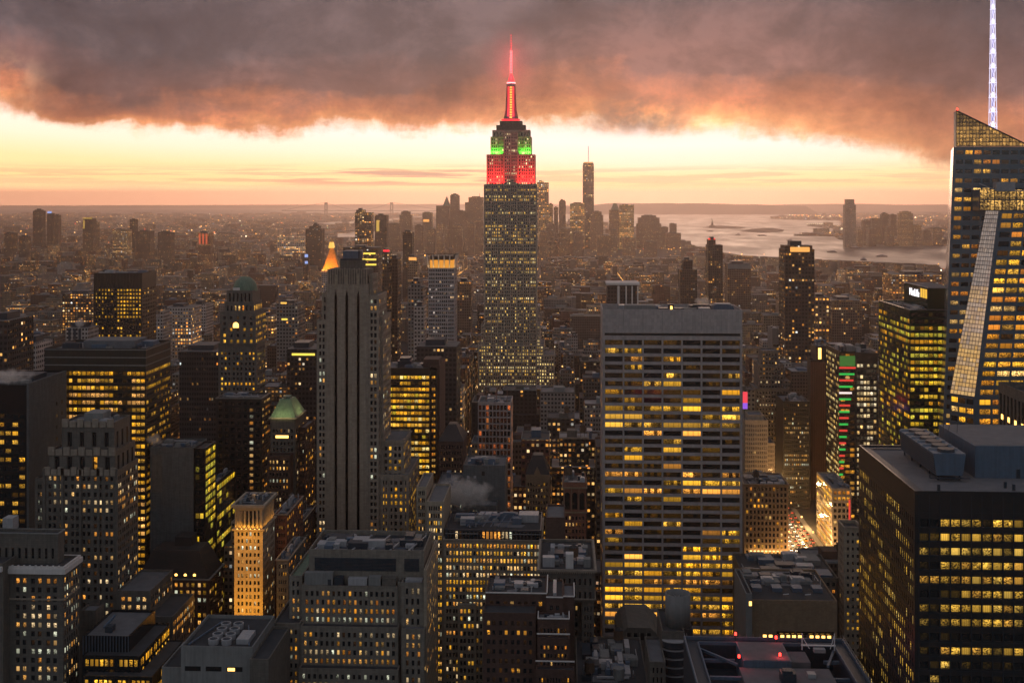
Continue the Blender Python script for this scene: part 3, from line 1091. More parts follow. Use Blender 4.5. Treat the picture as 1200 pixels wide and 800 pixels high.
b.piece('joint_line', jt, 'concrete')
b.piece('slit_opening', MB().box(x0 + 1.2, x1 - 1.2, y0 - .05, y0 - .004, z1 - 14.6, z1 - 13.2), 'black_glass')
b.piece('roof_unit', MB().box(x0 + 13, x0 + 30, y0 + 6, y0 + 16, b.rz + .02, b.rz + 5.6), 'concrete')
b.piece('roof_unit', MB().box(x0 + 37, x0 + 40, y0 + 5, y0 + 9, b.rz + .02, b.rz + 6.4), 'dark_metal')
b.piece('lit_hatch', MB().box(x0 + 38, x0 + 39.2, y0 + 4.9, y0 + 4.99, b.rz + 3.4, b.rz + 5.4), 'amber_lamp')
b.piece('roof_unit', MB().box(x0 + 62, x0 + 73, y0 + 5, y0 + 15, b.rz + .02, b.rz + 5.8).box(x0 + 63, x0 + 72, y0 + 6, y0 + 14, b.rz + 5.803, b.rz + 6.6), 'grey_metal')
b.clutter(x0 + 2, x1 - 2, y0 + 4, y1 - 3, b.rz, 9, hmax=4.5)
b.finish(762)

# ---- pale art deco tower with three dark stripes
Y = 640
b = Building('art_deco_tower', 'tall grey limestone tower with three black vertical stripes and stepped shoulders', 'tower', X(408, Y), Y + 15, 14)
b.mat = 'stone'
xs = [X(p, Y) for p in (371, 382.5, 431, 443.5)]
zc, zsl, zsr = Z(333, 406, Y), Z(375, 376, Y), Z(346, 437, Y)
FOOT.append((xs[0], xs[3], Y, Y + 32))
w = b.part('wall', 'stone')
# central shaft, cut by three deep slots
cuts = [(X(391.8, Y), X(395, Y)), (X(404.6, Y), X(408, Y)), (X(418, Y), X(421.3, Y))]
zs = Z(348, 406, Y)
edges = [xs[1]] + [v for c in cuts for v in c] + [xs[2]]
for k in range(0, 8, 2):
    w.box(edges[k], edges[k + 1], Y, Y + 24, 0, zc, False)
for a, c in cuts:
    w.box(a, c, Y + 1.6, Y + 24, 0, zc, False)
    m_ = (a + c) / 2
    w.hexa([(a, Y, zs), (m_, Y, zs + 4.2), (m_, Y + 1.55, zs + 4.2), (a, Y + 1.55, zs), (a, Y, zs + 4.4), (m_, Y, zs + 4.41), (m_, Y + 1.55, zs + 4.41), (a, Y + 1.55, zs + 4.4)])
    w.hexa([(m_, Y, zs + 4.2), (c, Y, zs), (c, Y + 1.55, zs), (m_, Y + 1.55, zs + 4.2), (m_, Y, zs + 4.41), (c, Y, zs + 4.4), (c, Y + 1.55, zs + 4.4), (m_, Y + 1.55, zs + 4.41)])
    w.box(a, c, Y, Y + 1.55, zs + 4.42, zc, False)
    b.piece('dark_stripe', MB().box(a + .003, c - .003, Y + 1.3, Y + 1.59, 0, zs + 4.1), 'void')
rib = MB()
zcr = Z(316, 406, Y)
b.part('crown', 'stone_dark').box(xs[1] + .6, xs[2] - .6, Y + .6, Y + 23, zc + .003, zcr)
for k in range(17):
    xx = xs[1] + .8 + k * (xs[2] - xs[1] - 1.6) / 16
    rib.box(xx - .35, xx + .35, Y + .1, Y + .597, zc + .003, zcr + .4 + .5 * (k % 2))
b.each('crown_rib', rib, 'stone')
for a, c in cuts:
    m_ = (a + c) / 2
    b.piece('finial', MB().box(m_ - .7, m_ + .7, Y - .35, Y - .003, zs + 4.5, zc + 4.5).pyramid(m_ - .7, m_ + .7, Y - .35, Y + .35, zc + 4.503, zc + 6.5), 'stone_warm')
ww = spec(nu=2, ch=3.78, wf=.62, hf=.6, rec=.5, lit=lambda i, j, nu, nv, rng: .6 if (j * 7 + 3) % 11 in (0, 4) else .04, grp=2, gap=.08, mt=1.6, ml=.9, mr=.7, pal=WARM, power=.8)
b.blk(xs[0], xs[1] - .003, Y + .5, Y + 24, 0, zsl, ww, None, foot=False)
b.blk(xs[0] + 2, xs[1] - .003, Y + 4, Y + 22, zsl - .9, Z(344, 378, Y), spec(nu=1, nv=3, wf=.5, hf=.6, lit=.1), None, foot=False)
b.blk(xs[2] + .003, xs[3], Y + .5, Y + 30, 0, zsr, ww, spec(cw=2.6, ch=3.78, wf=.5, hf=.58, rec=.4, lit=.12, mt=2, pal=WARM), foot=False)
b.blk(xs[2] + .003, xs[2] + 2.2, Y + 4, Y + 22, zsr - .9, Z(322, 433, Y), None, spec(cw=2.6, ch=3.78, wf=.5, hf=.58, lit=.05), foot=False, wall='shoulder')
b.blk(xs[3] + .003, X(447.5, Y), Y + 5, Y + 34, 0, Z(372, 445, Y), spec(nu=1, ch=3.78, wf=.5, hf=.58, lit=.15), spec(cw=2.6, ch=3.78, wf=.5, hf=.58, rec=.4, lit=.2, mt=2, pal=WARM), foot=False)
xk = xs[1] + 8
b.piece('roof_house', MB().box(X(396, Y), X(422, Y), Y + 6, Y + 18, zcr - .5, Z(306, 406, Y)), 'stone_dark')
b.piece('plant_box', MB().box(X(399, Y), X(419.5, Y), Y + 7, Y + 17, Z(306, 406, Y) + 1.2, Z(294.5, 406, Y)), 'grey_metal')
b.piece('plant_frame', MB().box(X(396.5, Y), X(422.4, Y), Y + 5.6, Y + 6.3, Z(306, 406, Y) + .1, Z(306, 406, Y) + 1.1)
        .box(X(417.5, Y), X(419, Y), Y + 6.4, Y + 6.9, Z(306, 406, Y) + 1.2, Z(293.6, 406, Y)).box(X(420.2, Y), X(421.2, Y), Y + 6.4, Y + 6.9, Z(306, 406, Y) + 1.2, Z(294, 406, Y)), 'dark_metal')
# lower wings
wl = spec(cw=2.5, ch=3.78, wf=.55, hf=.58, rec=.4, lit=.28, grp=2, gap=.25, mt=2.6, pal=YELLOW, power=.8)
b.blk(X(447.5, 648), X(473, 648), 648, 680, 0, Z(516, 460, 648), wl, wl)
b.ledge(X(447.5, 648), X(473, 648), 648, 680, Z(516, 460, 648) - 1.6, .9, .4, 'stone')
b.blk(X(444, 642), X(479, 642), 642, 690, 0, Z(556, 460, 642), dict(wl, lit=.35), dict(wl, lit=.4))
for k in range(5):
    xx = X(448 + 6.5 * k, 642)
    b.piece('buttress', MB().box(xx - .5, xx + .5, 641.4, 641.997, 0, Z(560, 460, 642) + (k % 2) * 1.5), 'stone')
hide(370, 480, 640, 648)
b.finish(645)

# ---- bottom centre: broad grey block stepping toward us
Y = 480
b = Building('office_building', 'broad grey limestone block in three setbacks with rows of small lit windows', 'office building', X(415, Y), Y + 20, 15)
b.mat = 'stone_mid'
w8 = spec(nu=17, ch=3.55, wf=.5, hf=.58, rec=.5, lit=.72, mt=1.6, mb=1.2, ml=.8, mr=.8, pal=WARM + AMBER, power=.6)
w3 = spec(nu=3, ch=3.55, wf=.45, hf=.62, rec=.5, lit=.4, mt=1.6, mb=1.2, ml=1.2, mr=1.2, pal=WARM, power=.65)
z_a, z_b, z_c = Z(686, 410, Y), Z(729, 410, Y), Z(772, 410, Y)
b.blk(X(354, Y), X(466, Y), Y, Y + 40, z_b - 2, z_a, dict(w8, nv=4, lit=.8), None, roof='roof_dark')
b.blk(X(352, Y - 5), X(466.5, Y - 5), Y - 5, Y - .003, z_c - 2, z_b, dict(w8, nv=4, lit=.72), None, roof='roof_dark', parapet=.6)
b.blk(X(350, Y - 10), X(466.5, Y - 10), Y - 10, Y - 5.003, 0, z_c, dict(w8, lit=.7), None, roof='roof_dark', parapet=.6)
b.blk(X(471, Y), X(497, Y), Y - 1.5, Y + 40, z_b - 2, z_a + 2.2, dict(w3, nv=4), spec(cw=3, ch=3.55, wf=.4, hf=.5, lit=.1))
b.blk(X(470.5, Y - 6), X(497.5, Y - 6), Y - 6, Y - 1.503, 0, z_b, dict(w3, lit=.55), spec(nu=1, ch=3.55, wf=.4, hf=.5, lit=.3), parapet=.6)
b.blk(X(466, Y) + .003, X(471, Y) - .003, Y + 1, Y + 38, 0, z_a + 1.5, None, None, foot=False)
b.blk(X(497.5, Y) + .02, X(501, Y), Y - 3, Y + 40, 0, Z(665, 499, Y), None, spec(cw=3, ch=3.55, wf=.4, hf=.5, lit=.2), wall='corner_pilaster', mat='stone_warm')
b.blk(X(339, Y + 4), X(354, Y + 4) - .003, Y + 4, Y + 40, z_b - 2, Z(678, 346, Y), spec(nu=2, ch=3.55, wf=.5, hf=.58, lit=.7, pal=WARM, power=.7), None, roof='copper')
b.blk(X(320, Y - 4), X(351.5, Y - 4), Y - 4, Y + 44, 0, z_b + .8, spec(nu=5, ch=3.55, wf=.5, hf=.58, rec=.5, lit=.6, mt=2, pal=WARM + AMBER, power=.65), None, roof='roof_dark')
b.blk(X(362, Y + 5), X(497, Y + 5), Y + 5, Y + 34, z_a - 2, Z(644, 430, Y + 5), None, None, mat='stone_mid', roof='roof_dark', foot=False, wall='upper_wall', parapet=2.0)
zu0, zu1 = Z(668, 415, Y + 5), Z(653, 415, Y + 5)
lou = MB()
for k in range(9):
    zz = zu0 + (zu1 - zu0) * k / 9
    lou.box(X(369, Y + 5), X(464, Y + 5), Y + 4.6, Y + 4.99, zz, zz + (zu1 - zu0) / 12)
    lou.box(X(474, Y + 5), X(491, Y + 5), Y + 4.6, Y + 4.99, zz, zz + (zu1 - zu0) / 12)
b.piece('louver', lou, 'dark_metal')
for pa_, pb_, h_, mt_ in ((357, 390, 4.8, 'concrete'), (392, 402, 3.0, 'dark_metal'), (408, 430, 2.6, 'pale_metal'), (432, 446, 3.4, 'concrete'), (448, 464, 3.0, 'stone_dark'), (475, 495, 2.6, 'pale_metal')):
    b.piece('roof_unit', MB().box(X(pa_, Y + 1.5), X(pb_, Y + 1.5), Y + 1.2, Y + 4.3, z_a - .98, z_a + h_), mt_)
b.piece('roof_door', MB().box(X(384, Y + 1), X(388, Y + 1), Y + 1.1, Y + 1.19, z_a - .98, z_a + 2.2), 'dark_metal')
zr = Z(644, 430, Y + 5) - 2
b.clutter(X(364, Y + 8), X(495, Y + 8), Y + 8, Y + 32, zr, 16, hmax=3.6)
for k in range(6):
    xx = X(368 + 22 * k, Y + 8)
    b.piece('pipe_run', MB().bar((xx, Y + 8, zr + .8), (xx + 5.5, Y + 28, zr + 1.6), .5), 'pale_metal')
hide(320, 501, 465, 900)
b.finish()

# ---- bottom left: corniced brick and stone tower
Y = 450
b = Building('corniced_tower', 'dark stone tower with a pale projecting cornice and paired lit windows', 'apartment tower', X(35, Y), Y + 15, 16)
b.mat = 'stone_dark'
x0, x1 = X(11, Y), X(74, Y)
zt = Z(663, 40, Y)


def lit_f(i, j, nu, nv, rng):
    r = nv - 1 - j
    return {0: .75, 1: .15, 4: .6, 5: .7, 6: .15, 7: .2, 8: .4, 10: .75}.get(r, .2)


wf = spec(nu=6, ch=3.55, wf=.5, hf=.6, rec=.45, lit=lit_f, grp=2, gap=.25, mt=4.2, ml=1.6, mr=1.6, pal=WARM, power=.85)
DF = deep(74, Y, 92)
b.blk(x0, x1, Y, Y + DF, 0, zt, wf, spec(nu=6, ch=3.55, wf=.4, hf=.6, rec=.4, lit=.35, mt=4.2, pal=WARM, power=.8), roof='roof_dark')
b.ledge(x0, x1, Y, Y + DF, zt - 2.8, 2.0, 1.3)
b.ledge(x0, x1, Y, Y + DF, zt - .75, .8, .7)
b.ledge(x0, x1, Y, Y + DF, zt - 13.5, .7, .4, 'stone')
md = MB()
for k in range(9):
    xx = x0 + 1.5 + k * (x1 - x0 - 3) / 8
    md.frustum(xx, Y - .5, zt + .06, zt + .5, .45, .4, 8)
b.piece('cornice_boss', md, 'white_stone')
b.blk(X(-40, Y - 6), x0 - .003, Y - 5, Y + DF, 0, zt + 2.5, dict(wf, nu=8, lit=.3), None, roof='roof_dark')
b.ledge(X(-40, Y - 6), x0 - 1.4, Y - 5, Y + DF, zt - .6, 1.9, 1.2)
b.blk(X(-30, Y + 6), X(68, Y + 6), Y + 6, Y + DF - 3, zt - 2, Z(624, 30, Y + 6), spec(nu=12, nv=1, wf=.4, hf=.4, lit=.08, mt=3), None, mat='stone_dark', foot=False, wall='penthouse', roof='roof_dark')
b.ledge(X(-30, Y + 6), X(68, Y + 6), Y + 6, Y + DF - 3, Z(624, 30, Y + 6) - .4, .5, .4, 'concrete')
b.piece('stair_house', MB().box(X(3, Y + 12), X(15, Y + 12), Y + 12, Y + 17, Z(624, 30, Y + 6) - 1, Z(607, 8, Y + 12)), 'pale_metal')
hide(-10, 92, 445, 900)
b.finish()

# ---- scalloped art deco tower behind it
Y = 510
b = Building('art_deco_tower', 'stepped grey stone tower with a scalloped crown and dark upper openings', 'tower', X(95, Y), Y + 14, 17)
b.mat = 'stone_dark'


def lit_g(i, j, nu, nv, rng):
    r = nv - 1 - j
    return {0: .35, 1: .55, 2: .2, 3: .6, 4: .35, 7: .45, 10: .4, 13: .25, 17: .3}.get(r, .12)


wg = spec(cw=2.4, ch=3.6, wf=.52, hf=.56, rec=.5, lit=lit_g, grp=2, gap=.3, mt=2, ml=1, mr=1, pal=WARM, power=.9)
z1_, z2_, z3_ = Z(551, 95, Y), Z(528, 95, Y), Z(496, 95, Y)
b.blk(X(52, Y), X(137, Y), Y, Y + 26, 0, z1_, wg, dict(wg, lit=.25))
b.blk(X(41, Y + 3), X(52, Y + 3) - .003, Y + 3, Y + 24, 0, Z(562, 46, Y), dict(wg, nu=2), None)
b.blk(X(55, Y) + .5, X(135, Y) - .3, Y + 1, Y + 25, z1_ - 1, z2_, spec(nu=5, nv=1, wf=.4, hf=.8, rec=1.2, lit=.15, mt=2.2, dim=0), spec(nu=4, nv=1, wf=.4, hf=.8, lit=.05, mt=2), foot=False)
b.blk(X(69, Y), X(131, Y), Y + 3, Y + 22, z2_ - 1, z3_, spec(nu=4, nv=1, wf=.36, hf=.74, rec=1.2, lit=.02, mt=3.4, mb=1, dim=0), spec(nu=3, nv=1, wf=.36, hf=.74, lit=.0, mt=3.4), foot=False)
for (pa_, pb_, yy, zz, n) in ((55, 135, Y + .6, z2_, 9), (69, 131, Y + 2.6, z3_, 7), (52, 137, Y - .35, z1_, 11)):
    sc_ = MB()
    xa_, xb_ = X(pa_, Y), X(pb_, Y)
    for k in range(n):
        xx = xa_ + (k + .5) * (xb_ - xa_) / n
        h = 1.5 if k % 2 == 0 else .5
        sc_.prism([(xx - (xb_ - xa_) / n * .42, yy - .25), (xx + (xb_ - xa_) / n * .42, yy - .25), (xx + (xb_ - xa_) / n * .42, yy + .37), (xx - (xb_ - xa_) / n * .42, yy + .37)], zz - 2.2, zz + h)
    b.piece('scalloped_cresting', sc_, 'stone')
bt = MB()
for k in range(5):
    xx = X(52 + 85 * k / 4, Y)
    bt.box(xx - .55, xx + .55, Y - .6, Y - .003, 0, z1_ + 1.0)
b.each('buttress', bt, 'stone_dark')
b.piece('roof_house', MB().box(X(90, Y), X(112, Y), Y + 8, Y + 18, z3_ - 1, Z(484, 100, Y + 8)), 'concrete')
b.clutter(X(72, Y), X(128, Y), Y + 5, Y + 20, z3_ - 1, 4, hmax=2.5)
wp = spec(cw=2.6, ch=3.6, wf=.52, hf=.56, rec=.45, lit=lambda i, j, nu, nv, rng: .95 if nv - 1 - j < 2 else .15, grp=2, gap=.3, mt=2, pal=WARM, power=.9)
b.blk(X(137, Y - 4) + .01, X(176, Y - 4), Y - 4, Y + 26, 0, Z(692, 160, Y - 4), wp, dict(wp, lit=.45), roof='roof')
b.blk(X(172, Y - 8), X(202, Y - 8), Y - 8, Y + 22, 0, Z(722, 185, Y - 8), dict(wp, lit=.1), dict(wp, lit=.4), roof='roof_dark')
hide(40, 152, 505, 690)
hide(137, 202, 500, 770)
b.finish()

# ---- black glass ziggurat at the bottom left
Y = 455
b = Building('office_building', 'black glass building stepping down in three ribbed tiers below a flat grey roof', 'office building', X(130, Y), Y + 15, 18)
b.mat = 'black_glass'
zz = [Z(745, 130, Y), Z(768, 130, Y - 5), Z(792, 130, Y - 10)]
rb = spec(cw=1.9, ch=4.0, wf=.78, hf=.72, rec=.25, lit=.03, mt=.9, pal=YELLOW, dim=.1)
b.blk(X(97, Y), X(151, Y), Y, Y + 30, 0, zz[0], dict(rb, nv=2), dict(rb, nv=2), foot=True, roof='roof')
b.blk(X(96.5, Y - 5), X(164, Y - 5), Y - 5, Y + 30, 0, zz[1], dict(rb, lit=lambda i, j, nu, nv, rng: .6 if j == nv - 1 and i < 14 else .03), dict(rb, lit=.4), foot=False, roof='roof_dark', parapet=.4)
b.blk(X(96, Y - 10), X(178, Y - 10), Y - 10, Y + 28, 0, zz[2], dict(rb, lit=.3), dict(rb, lit=.5), foot=True, roof='roof_dark', parapet=.4)
rb_ = MB()
for k in range(16):
    xx = X(97, Y) + .2 + k * (X(151, Y) - X(97, Y) - .4) / 15
    rb_.box(xx - .09, xx + .09, Y - .25, Y - .003, zz[0] - 9, zz[0])
b.piece('mullion', rb_, 'grey_metal')
b.piece('roof_arm', MB().bar((X(122, Y + 8), Y + 8, zz[0] + .4), (X(135, Y + 14), Y + 14, zz[0] + 3.4), .8), 'grey_metal')
b.piece('roof_unit', MB().box(X(123, Y + 6), X(131, Y + 6), Y + 6, Y + 10, zz[0] - .9, zz[0] + 1.4), 'dark_metal')
b.blk(X(94, Y + 31), X(112, Y + 31), Y + 31, Y + 40, 0, Z(715, 103, Y + 31), None, None, mat='stone_dark', wall='stair_tower')
hide(92, 200, 445, 900)
b.finish()

# ---- left edge slab with blank grey party wall
Y = 545
b = Building('office_slab', 'dark glass slab with a big blank grey side wall and small lit bands', 'office building', X(-20, Y), Y + 16, 19)
b.mat = 'black_glass'
x0, x1 = X(-70, Y), X(34, Y)
zt = Z(449, 20, Y)
b.blk(x0, x1 - 1.2, Y + .4, Y + 48, 0, zt - .8, spec(nu=12, ch=4.2, wf=.84, hf=.5, rec=.25, mt=13, lit=lambda i, j, nu, nv, rng: [.0, .45, .35, .25, .1, .5, .05, .1, .4][(nv - 1 - j) % 9], pal=YELLOW, power=.85), None, roof='roof_dark')
w = b.part('party_wall', 'grey_brick')
w.box(x1 - 1.19, x1, Y, Y + deep(34, Y, 78), 0, zt)
w.box(x0, x1 - 1.2, Y, Y + .39, zt - .79, zt, False)
for k in range(3):
    for q in range(4):
        yy, z0 = Y + 30 + k * 6, zt - 16 - q * 6
        o = b.piece('side_window', MB().box(x1 - .02, x1 + .03, yy, yy + 1.1, z0, z0 + 1.9), 'black_glass')
b.piece('roof_house', MB().box(x0 + 12, x1 - 3, Y + 12, Y + 26, zt - 1.8, zt + 1.8), 'dark_metal')
b.clutter(x0 + 10, x1 - 2, Y + 3, Y + 30, zt - 1.8, 6, hmax=2.4)
hide(-10, 78, 545, 640)
b.finish()

# ---- big block of glowing office floors at the left
Y = 600


def lit_i(i, j, nu, nv, rng):
    r = nv - 1 - j
    if r == 0:
        return .05 if i in (4, 15, 16, 17) else .95
    if i < 5 and r > 0:
        return .1
    if 15 <= i <= 18:
        return .25 if r < 12 else .6
    return .96 if rng.random() < .93 else .4


fi = spec(nu=22, ch=3.85, wf=.93, hf=.55, rec=.3, lit=lit_i, mt=11.5, ml=.5, mr=.5, pal=YELLOW + [(1.0, .48, .12)], power=.85, dim=.5)
b = tower('office_building', 'bulky dark office block with floor after floor of yellow ribbon windows under two black bands', 'office building', 52, 171, Y, 408, deep(171, Y, 200), 'bronze', fi,
          spec(nu=24, ch=3.85, wf=.8, hf=.5, rec=.3, lit=.5, mt=11.5, pal=YELLOW, power=.6), 640, 20, roof='roof', parapet=1.6)
x0, x1, y0, y1, z1 = b.box
for k in range(3):
    b.ledge(x0, x1, y0, y1, z1 - 1.0 - 4.1 * k, .5, .25, 'concrete', 'band')
b.piece('roof_house', MB().box(X(98, 612), X(158, 612), 612, 630, b.rz + .02, b.rz + 4.2), 'roof')
b.clutter(x0 + 3, x1 - 3, y0 + 4, y1 - 3, b.rz, 10, hmax=3.2)
b.finish(640)

# ---- blank grey slab and its yellow glass side
Y = 600
b = Building('office_slab', 'blank grey concrete slab with a lime-lit glass corner stepping down to a glass podium', 'office building', X(205, Y), Y + 18, 21)
b.mat = 'grey_brick'
zt = Z(524, 205, Y)
dj, dk_ = deep(240, Y, 253), deep(240, Y, 275)
b.blk(X(176, Y), X(226.5, Y), Y, Y + dj + 4, 0, zt, None, None, roof='roof_dark')
b.piece('recess_panel', MB().box(X(178, Y), X(190, Y), Y - .03, Y - .004, zt - 24, zt - 4), 'stone_dark')
gl = spec(nu=5, ch=4.1, wf=.9, hf=.7, rec=.2, mt=1, pal=GREENISH, power=.9)
b.blk(X(226.5, Y) + .003, X(240, Y), Y + .6, Y + dj, 0, zt - .5, dict(gl, nu=2, lit=lambda i, j, nu, nv, rng: .95 if nv - 1 - j in (8, 17, 24) else .12), dict(gl, nu=4, lit=lambda i, j, nu, nv, rng: .85 if nv - 1 - j < 9 else .4), wall='glass_corner', mat='black_glass', roof='roof_dark')
b.blk(X(226.5, Y) + .01, X(240, Y) + .4, Y + dj + .01, Y + dk_, 0, Z(566, 240, Y + dj), None, dict(gl, nu=8, lit=lambda i, j, nu, nv, rng: .95 if (nv - 1 - j) in (0, 4, 7, 11, 15) else .12), wall='glass_podium', mat='black_glass', roof='roof_dark')
b.clutter(X(180, Y), X(224, Y), Y + 3, Y + dj, zt - 1, 6, hmax=2.2)
b.clutter(X(228, Y), X(239, Y), Y + dj + 3, Y + dk_ - 2, Z(566, 240, Y + dj) - 1, 4, hmax=2.2)
b.finish(650)
hide(174, 276, 598, 648)

# ---- black slab behind
b = tower('office_slab', 'plain black slab with one column of lit windows down its side', 'office building', 253, 307, 680, 466, deep(307, 680, 317), 'granite',
          spec(nu=7, ch=3.9, wf=.6, hf=.5, rec=.2, lit=lambda i, j, nu, nv, rng: .6 if i == 5 else .0, pal=WARM, power=.6, dim=0),
          spec(nu=5, ch=3.9, wf=.7, hf=.4, rec=.3, lit=.45, pal=AMBER, power=.6), 590, 23, roof='roof_dark', parapet=.8)
b.clutter(*b.box[:4], b.rz, 4, hmax=1.6)
b.ledge(*b.box[:4], b.box[4] - .6, .5, .2, 'concrete', 'coping')
b.finish(600)

# ---- gold floodlit tower with colonnade
Y = 540
DG = deep(308, Y, 322)
b = Building('floodlit_tower', 'slim masonry tower washed in golden light with a bright colonnade below its cornice', 'tower', X(291, Y), Y + DG / 2, 24)
b.mat = 'stone_warm'
x0, x1 = X(274.5, Y), X(308, Y)
zt = Z(591, 291, Y)
zcol = Z(619, 291, Y)
wl = spec(nu=6, ch=3.3, wf=.5, hf=.56, rec=.45, grp=2, gap=.2, lit=lambda i, j, nu, nv, rng: [.1, .4, .15, .3, .35, .1, .7, .1, .1, .4, .1, .3, .95][(nv - 1 - j) % 13], mt=1, ml=1, mr=1, pal=WARM, power=.9)
b.blk(x0, x1, Y, Y + DG, 0, zcol, wl, spec(nu=9, ch=3.3, wf=.45, hf=.56, rec=.4, lit=.12, mt=1, pal=WARM), parapet=0)
b.blk(x0 + .8, x1 - .8, Y + .9, Y + DG - .9, zcol + .003, zt - 2.2, spec(nu=6, nv=1, wf=.66, hf=.86, rec=.6, lit=.15, mt=.4), spec(nu=9, nv=1, wf=.6, hf=.86, rec=.5, lit=.1, mt=.4), foot=False, parapet=0, wall='attic')
co = MB()
for k in range(7):
    xx = x0 + .5 + k * (x1 - x0 - 1.0) / 6
    co.frustum(xx, Y + .45, zcol + .01, zt - 2.2, .42, .36, 10)
for k in range(1, 10):
    yy = Y + .45 + k * (DG - .9) / 9.5
    co.frustum(x1 - .45, yy, zcol + .01, zt - 2.2, .42, .36, 10)
b.piece('column', co, 'stone_warm')
b.ledge(x0, x1, Y, Y + DG, zt - 2.19, .9, .4, 'stone_warm', 'frieze')
b.ledge(x0, x1, Y, Y + DG, zt - 1.2, 1.2, 1.2, 'stone_warm')
b.ledge(x0, x1, Y, Y + DG, zcol - .9, .7, .9, 'stone_warm', 'balcony')
b.part('roof', 'roof_dark').poly([(x0, Y, zt - .5), (x1, Y, zt - .5), (x1, Y + DG, zt - .5), (x0, Y + DG, zt - .5)])
b.clutter(x0 + 1, x1 - 1, Y + 2, Y + DG - 2, zt - .49, 9, hmax=2.2)
for k in range(6):
    xx = x0 + 1.6 + k * (x1 - x0 - 3.2) / 5
    b.piece('floodlight', MB().box(xx - .18, xx + .18, Y - .75, Y - .45, zcol - .19, zcol + .15), 'amber_lamp')
lamp('colonnade_light', 'AREA', ((x0 + x1) / 2, Y - .6, zcol + .3), 460, (1, .46, .05), x1 - x0 - 1, .3, ((x0 + x1) / 2, Y + .8, zcol + 7))
lamp('colonnade_light', 'AREA', (x1 + .6, Y + DG / 2, zcol + .3), 380, (1, .46, .05), DG - 1, .3, (x1 - .8, Y + DG / 2, zcol + 7))
lamp('facade_light', 'AREA', ((x0 + x1) / 2, Y - 16, Z(745, 291, Y)), 7500, (1, .44, .035), 18, 3, ((x0 + x1) / 2, Y, Z(655, 291, Y)), R(110))
lamp('facade_light', 'AREA', ((x0 + x1) / 2, Y - 9, zcol + 3), 1800, (1, .44, .035), 14, 2, ((x0 + x1) / 2, Y, Z(650, 291, Y)), R(120))
lamp('roof_light', 'POINT', ((x0 + x1) / 2, Y + DG / 2, zt + 2.6), 130, (1, .5, .15), .3)
hide(272, 322, 540, 724)
b.finish(724)

# ---- mansard roofed block with round dormers
Y = 570
zt = Z(678, 215, Y)
b = Building('office_building', 'masonry block with a dark mansard roof, five round lit dormers and bright window pairs', 'office building', X(215, Y), Y + 18, 31)
b.mat = 'brown_brick'
x0, x1 = X(160, Y), X(245, Y)
wm = spec(nu=12, ch=3.7, wf=.55, hf=.58, rec=.4, grp=2, gap=.2, lit=lambda i, j, nu, nv, rng: [.95, .9, .85, .55, .8, .6, .7][(nv - 1 - j) % 7], mt=1.2, ml=.8, mr=.8, pal=YELLOW + WARM, power=.9)
DM = deep(245, Y, 262)
b.blk(x0, x1, Y, Y + DM, 0, zt, wm, dict(wm, nu=10, lit=.4), parapet=0)
b.ledge(x0, x1, Y, Y + DM, zt - .5, .7, .6, 'concrete')
zm = Z(648, 215, Y)
b.piece('mansard_roof', MB().pyramid(x0 + .5, x1 - .5, Y + .5, Y + DM - .5, zt + .003, zm, .66), 'slate')
for k in range(5):
    xx = X(184 + k * 10.8, Y)
    dm = b.piece('dormer', MB().box(xx - 1.0, xx + 1.0, Y + .9, Y + 4, zt + .3, zt + 2.9), 'slate')
    b.piece('dormer_window', MB().plate([(xx + .75 * math.cos(t * .5236), zt + 1.7 + .75 * math.sin(t * .5236)) for t in range(12)], Y + .86, Y + .897), 'amber_lamp', dm)
b.piece('roof_house', MB().box(X(205, Y + 12), X(224, Y + 12), Y + 12, Y + 22, zm - 1, zm + 4.5), 'slate')
b.finish(735)
hide(160, 262, 568, 735)

# ---- plain grey block with fans on the roof, bottom
Y = 440
b = Building('office_building', 'plain pale concrete block with a louvred slot and steel fans on its roof', 'office building', X(265, Y), Y + 14, 32)
b.mat = 'concrete'
x0, x1 = X(212, Y), X(296, Y)
zt = Z(757, 250, Y)
b.blk(x0, x1, Y, Y + 34, 0, zt, None, None, roof='roof_dark', parapet=1.4)
for k in range(3):
    b.piece('louver', MB().box(x0 + 1.6 + k * 8.2, x0 + 7.8 + k * 8.2, Y - .03, Y - .004, zt - 9.6, zt - 7.8), 'black_glass')
b.piece('lit_slot', MB().box(x0 + 18.4, x0 + 21.2, Y - .06, Y - .034, zt - 9.4, zt - 8.2), 'amber_lamp')
for k in range(4):
    for q in range(2):
        xx, yy = x0 + 11 + q * 5.2, Y + 6 + k * 5.6
        f = b.piece('fan', MB().frustum(xx, yy, zt - 1.38, zt + .8, 1.9, 2.1, 16), 'pale_metal')
        b.piece('fan_cap', MB().frustum(xx, yy, zt + .803, zt + 1.2, 1.6, .5, 16), 'dark_metal', f)
b.piece('roof_unit', MB().box(x0 + 20, x0 + 25, Y + 6, Y + 16, zt - 1.39, zt + .6), 'pale_metal')
b.piece('pipe_run', MB().bar((x0 + 2, Y + 3, zt - .6), (x0 + 8, Y + 28, zt - .6), .5).bar((x0 + 26, Y + 3, zt - .6), (x0 + 20, Y + 24, zt - .6), .5), 'grey_metal')
b.blk(x1 + .01, X(318, Y), Y - 4, Y + 30, 0, zt - 3, None, None, roof='roof_dark', wall='side_wing', mat='stone_dark')
b.blk(x0 - 9, x0 - .01, Y + 4, Y + 30, 0, zt - 10, None, None, roof='roof_dark', wall='low_wing')
b.finish()
hide(195, 320, 436, 900)

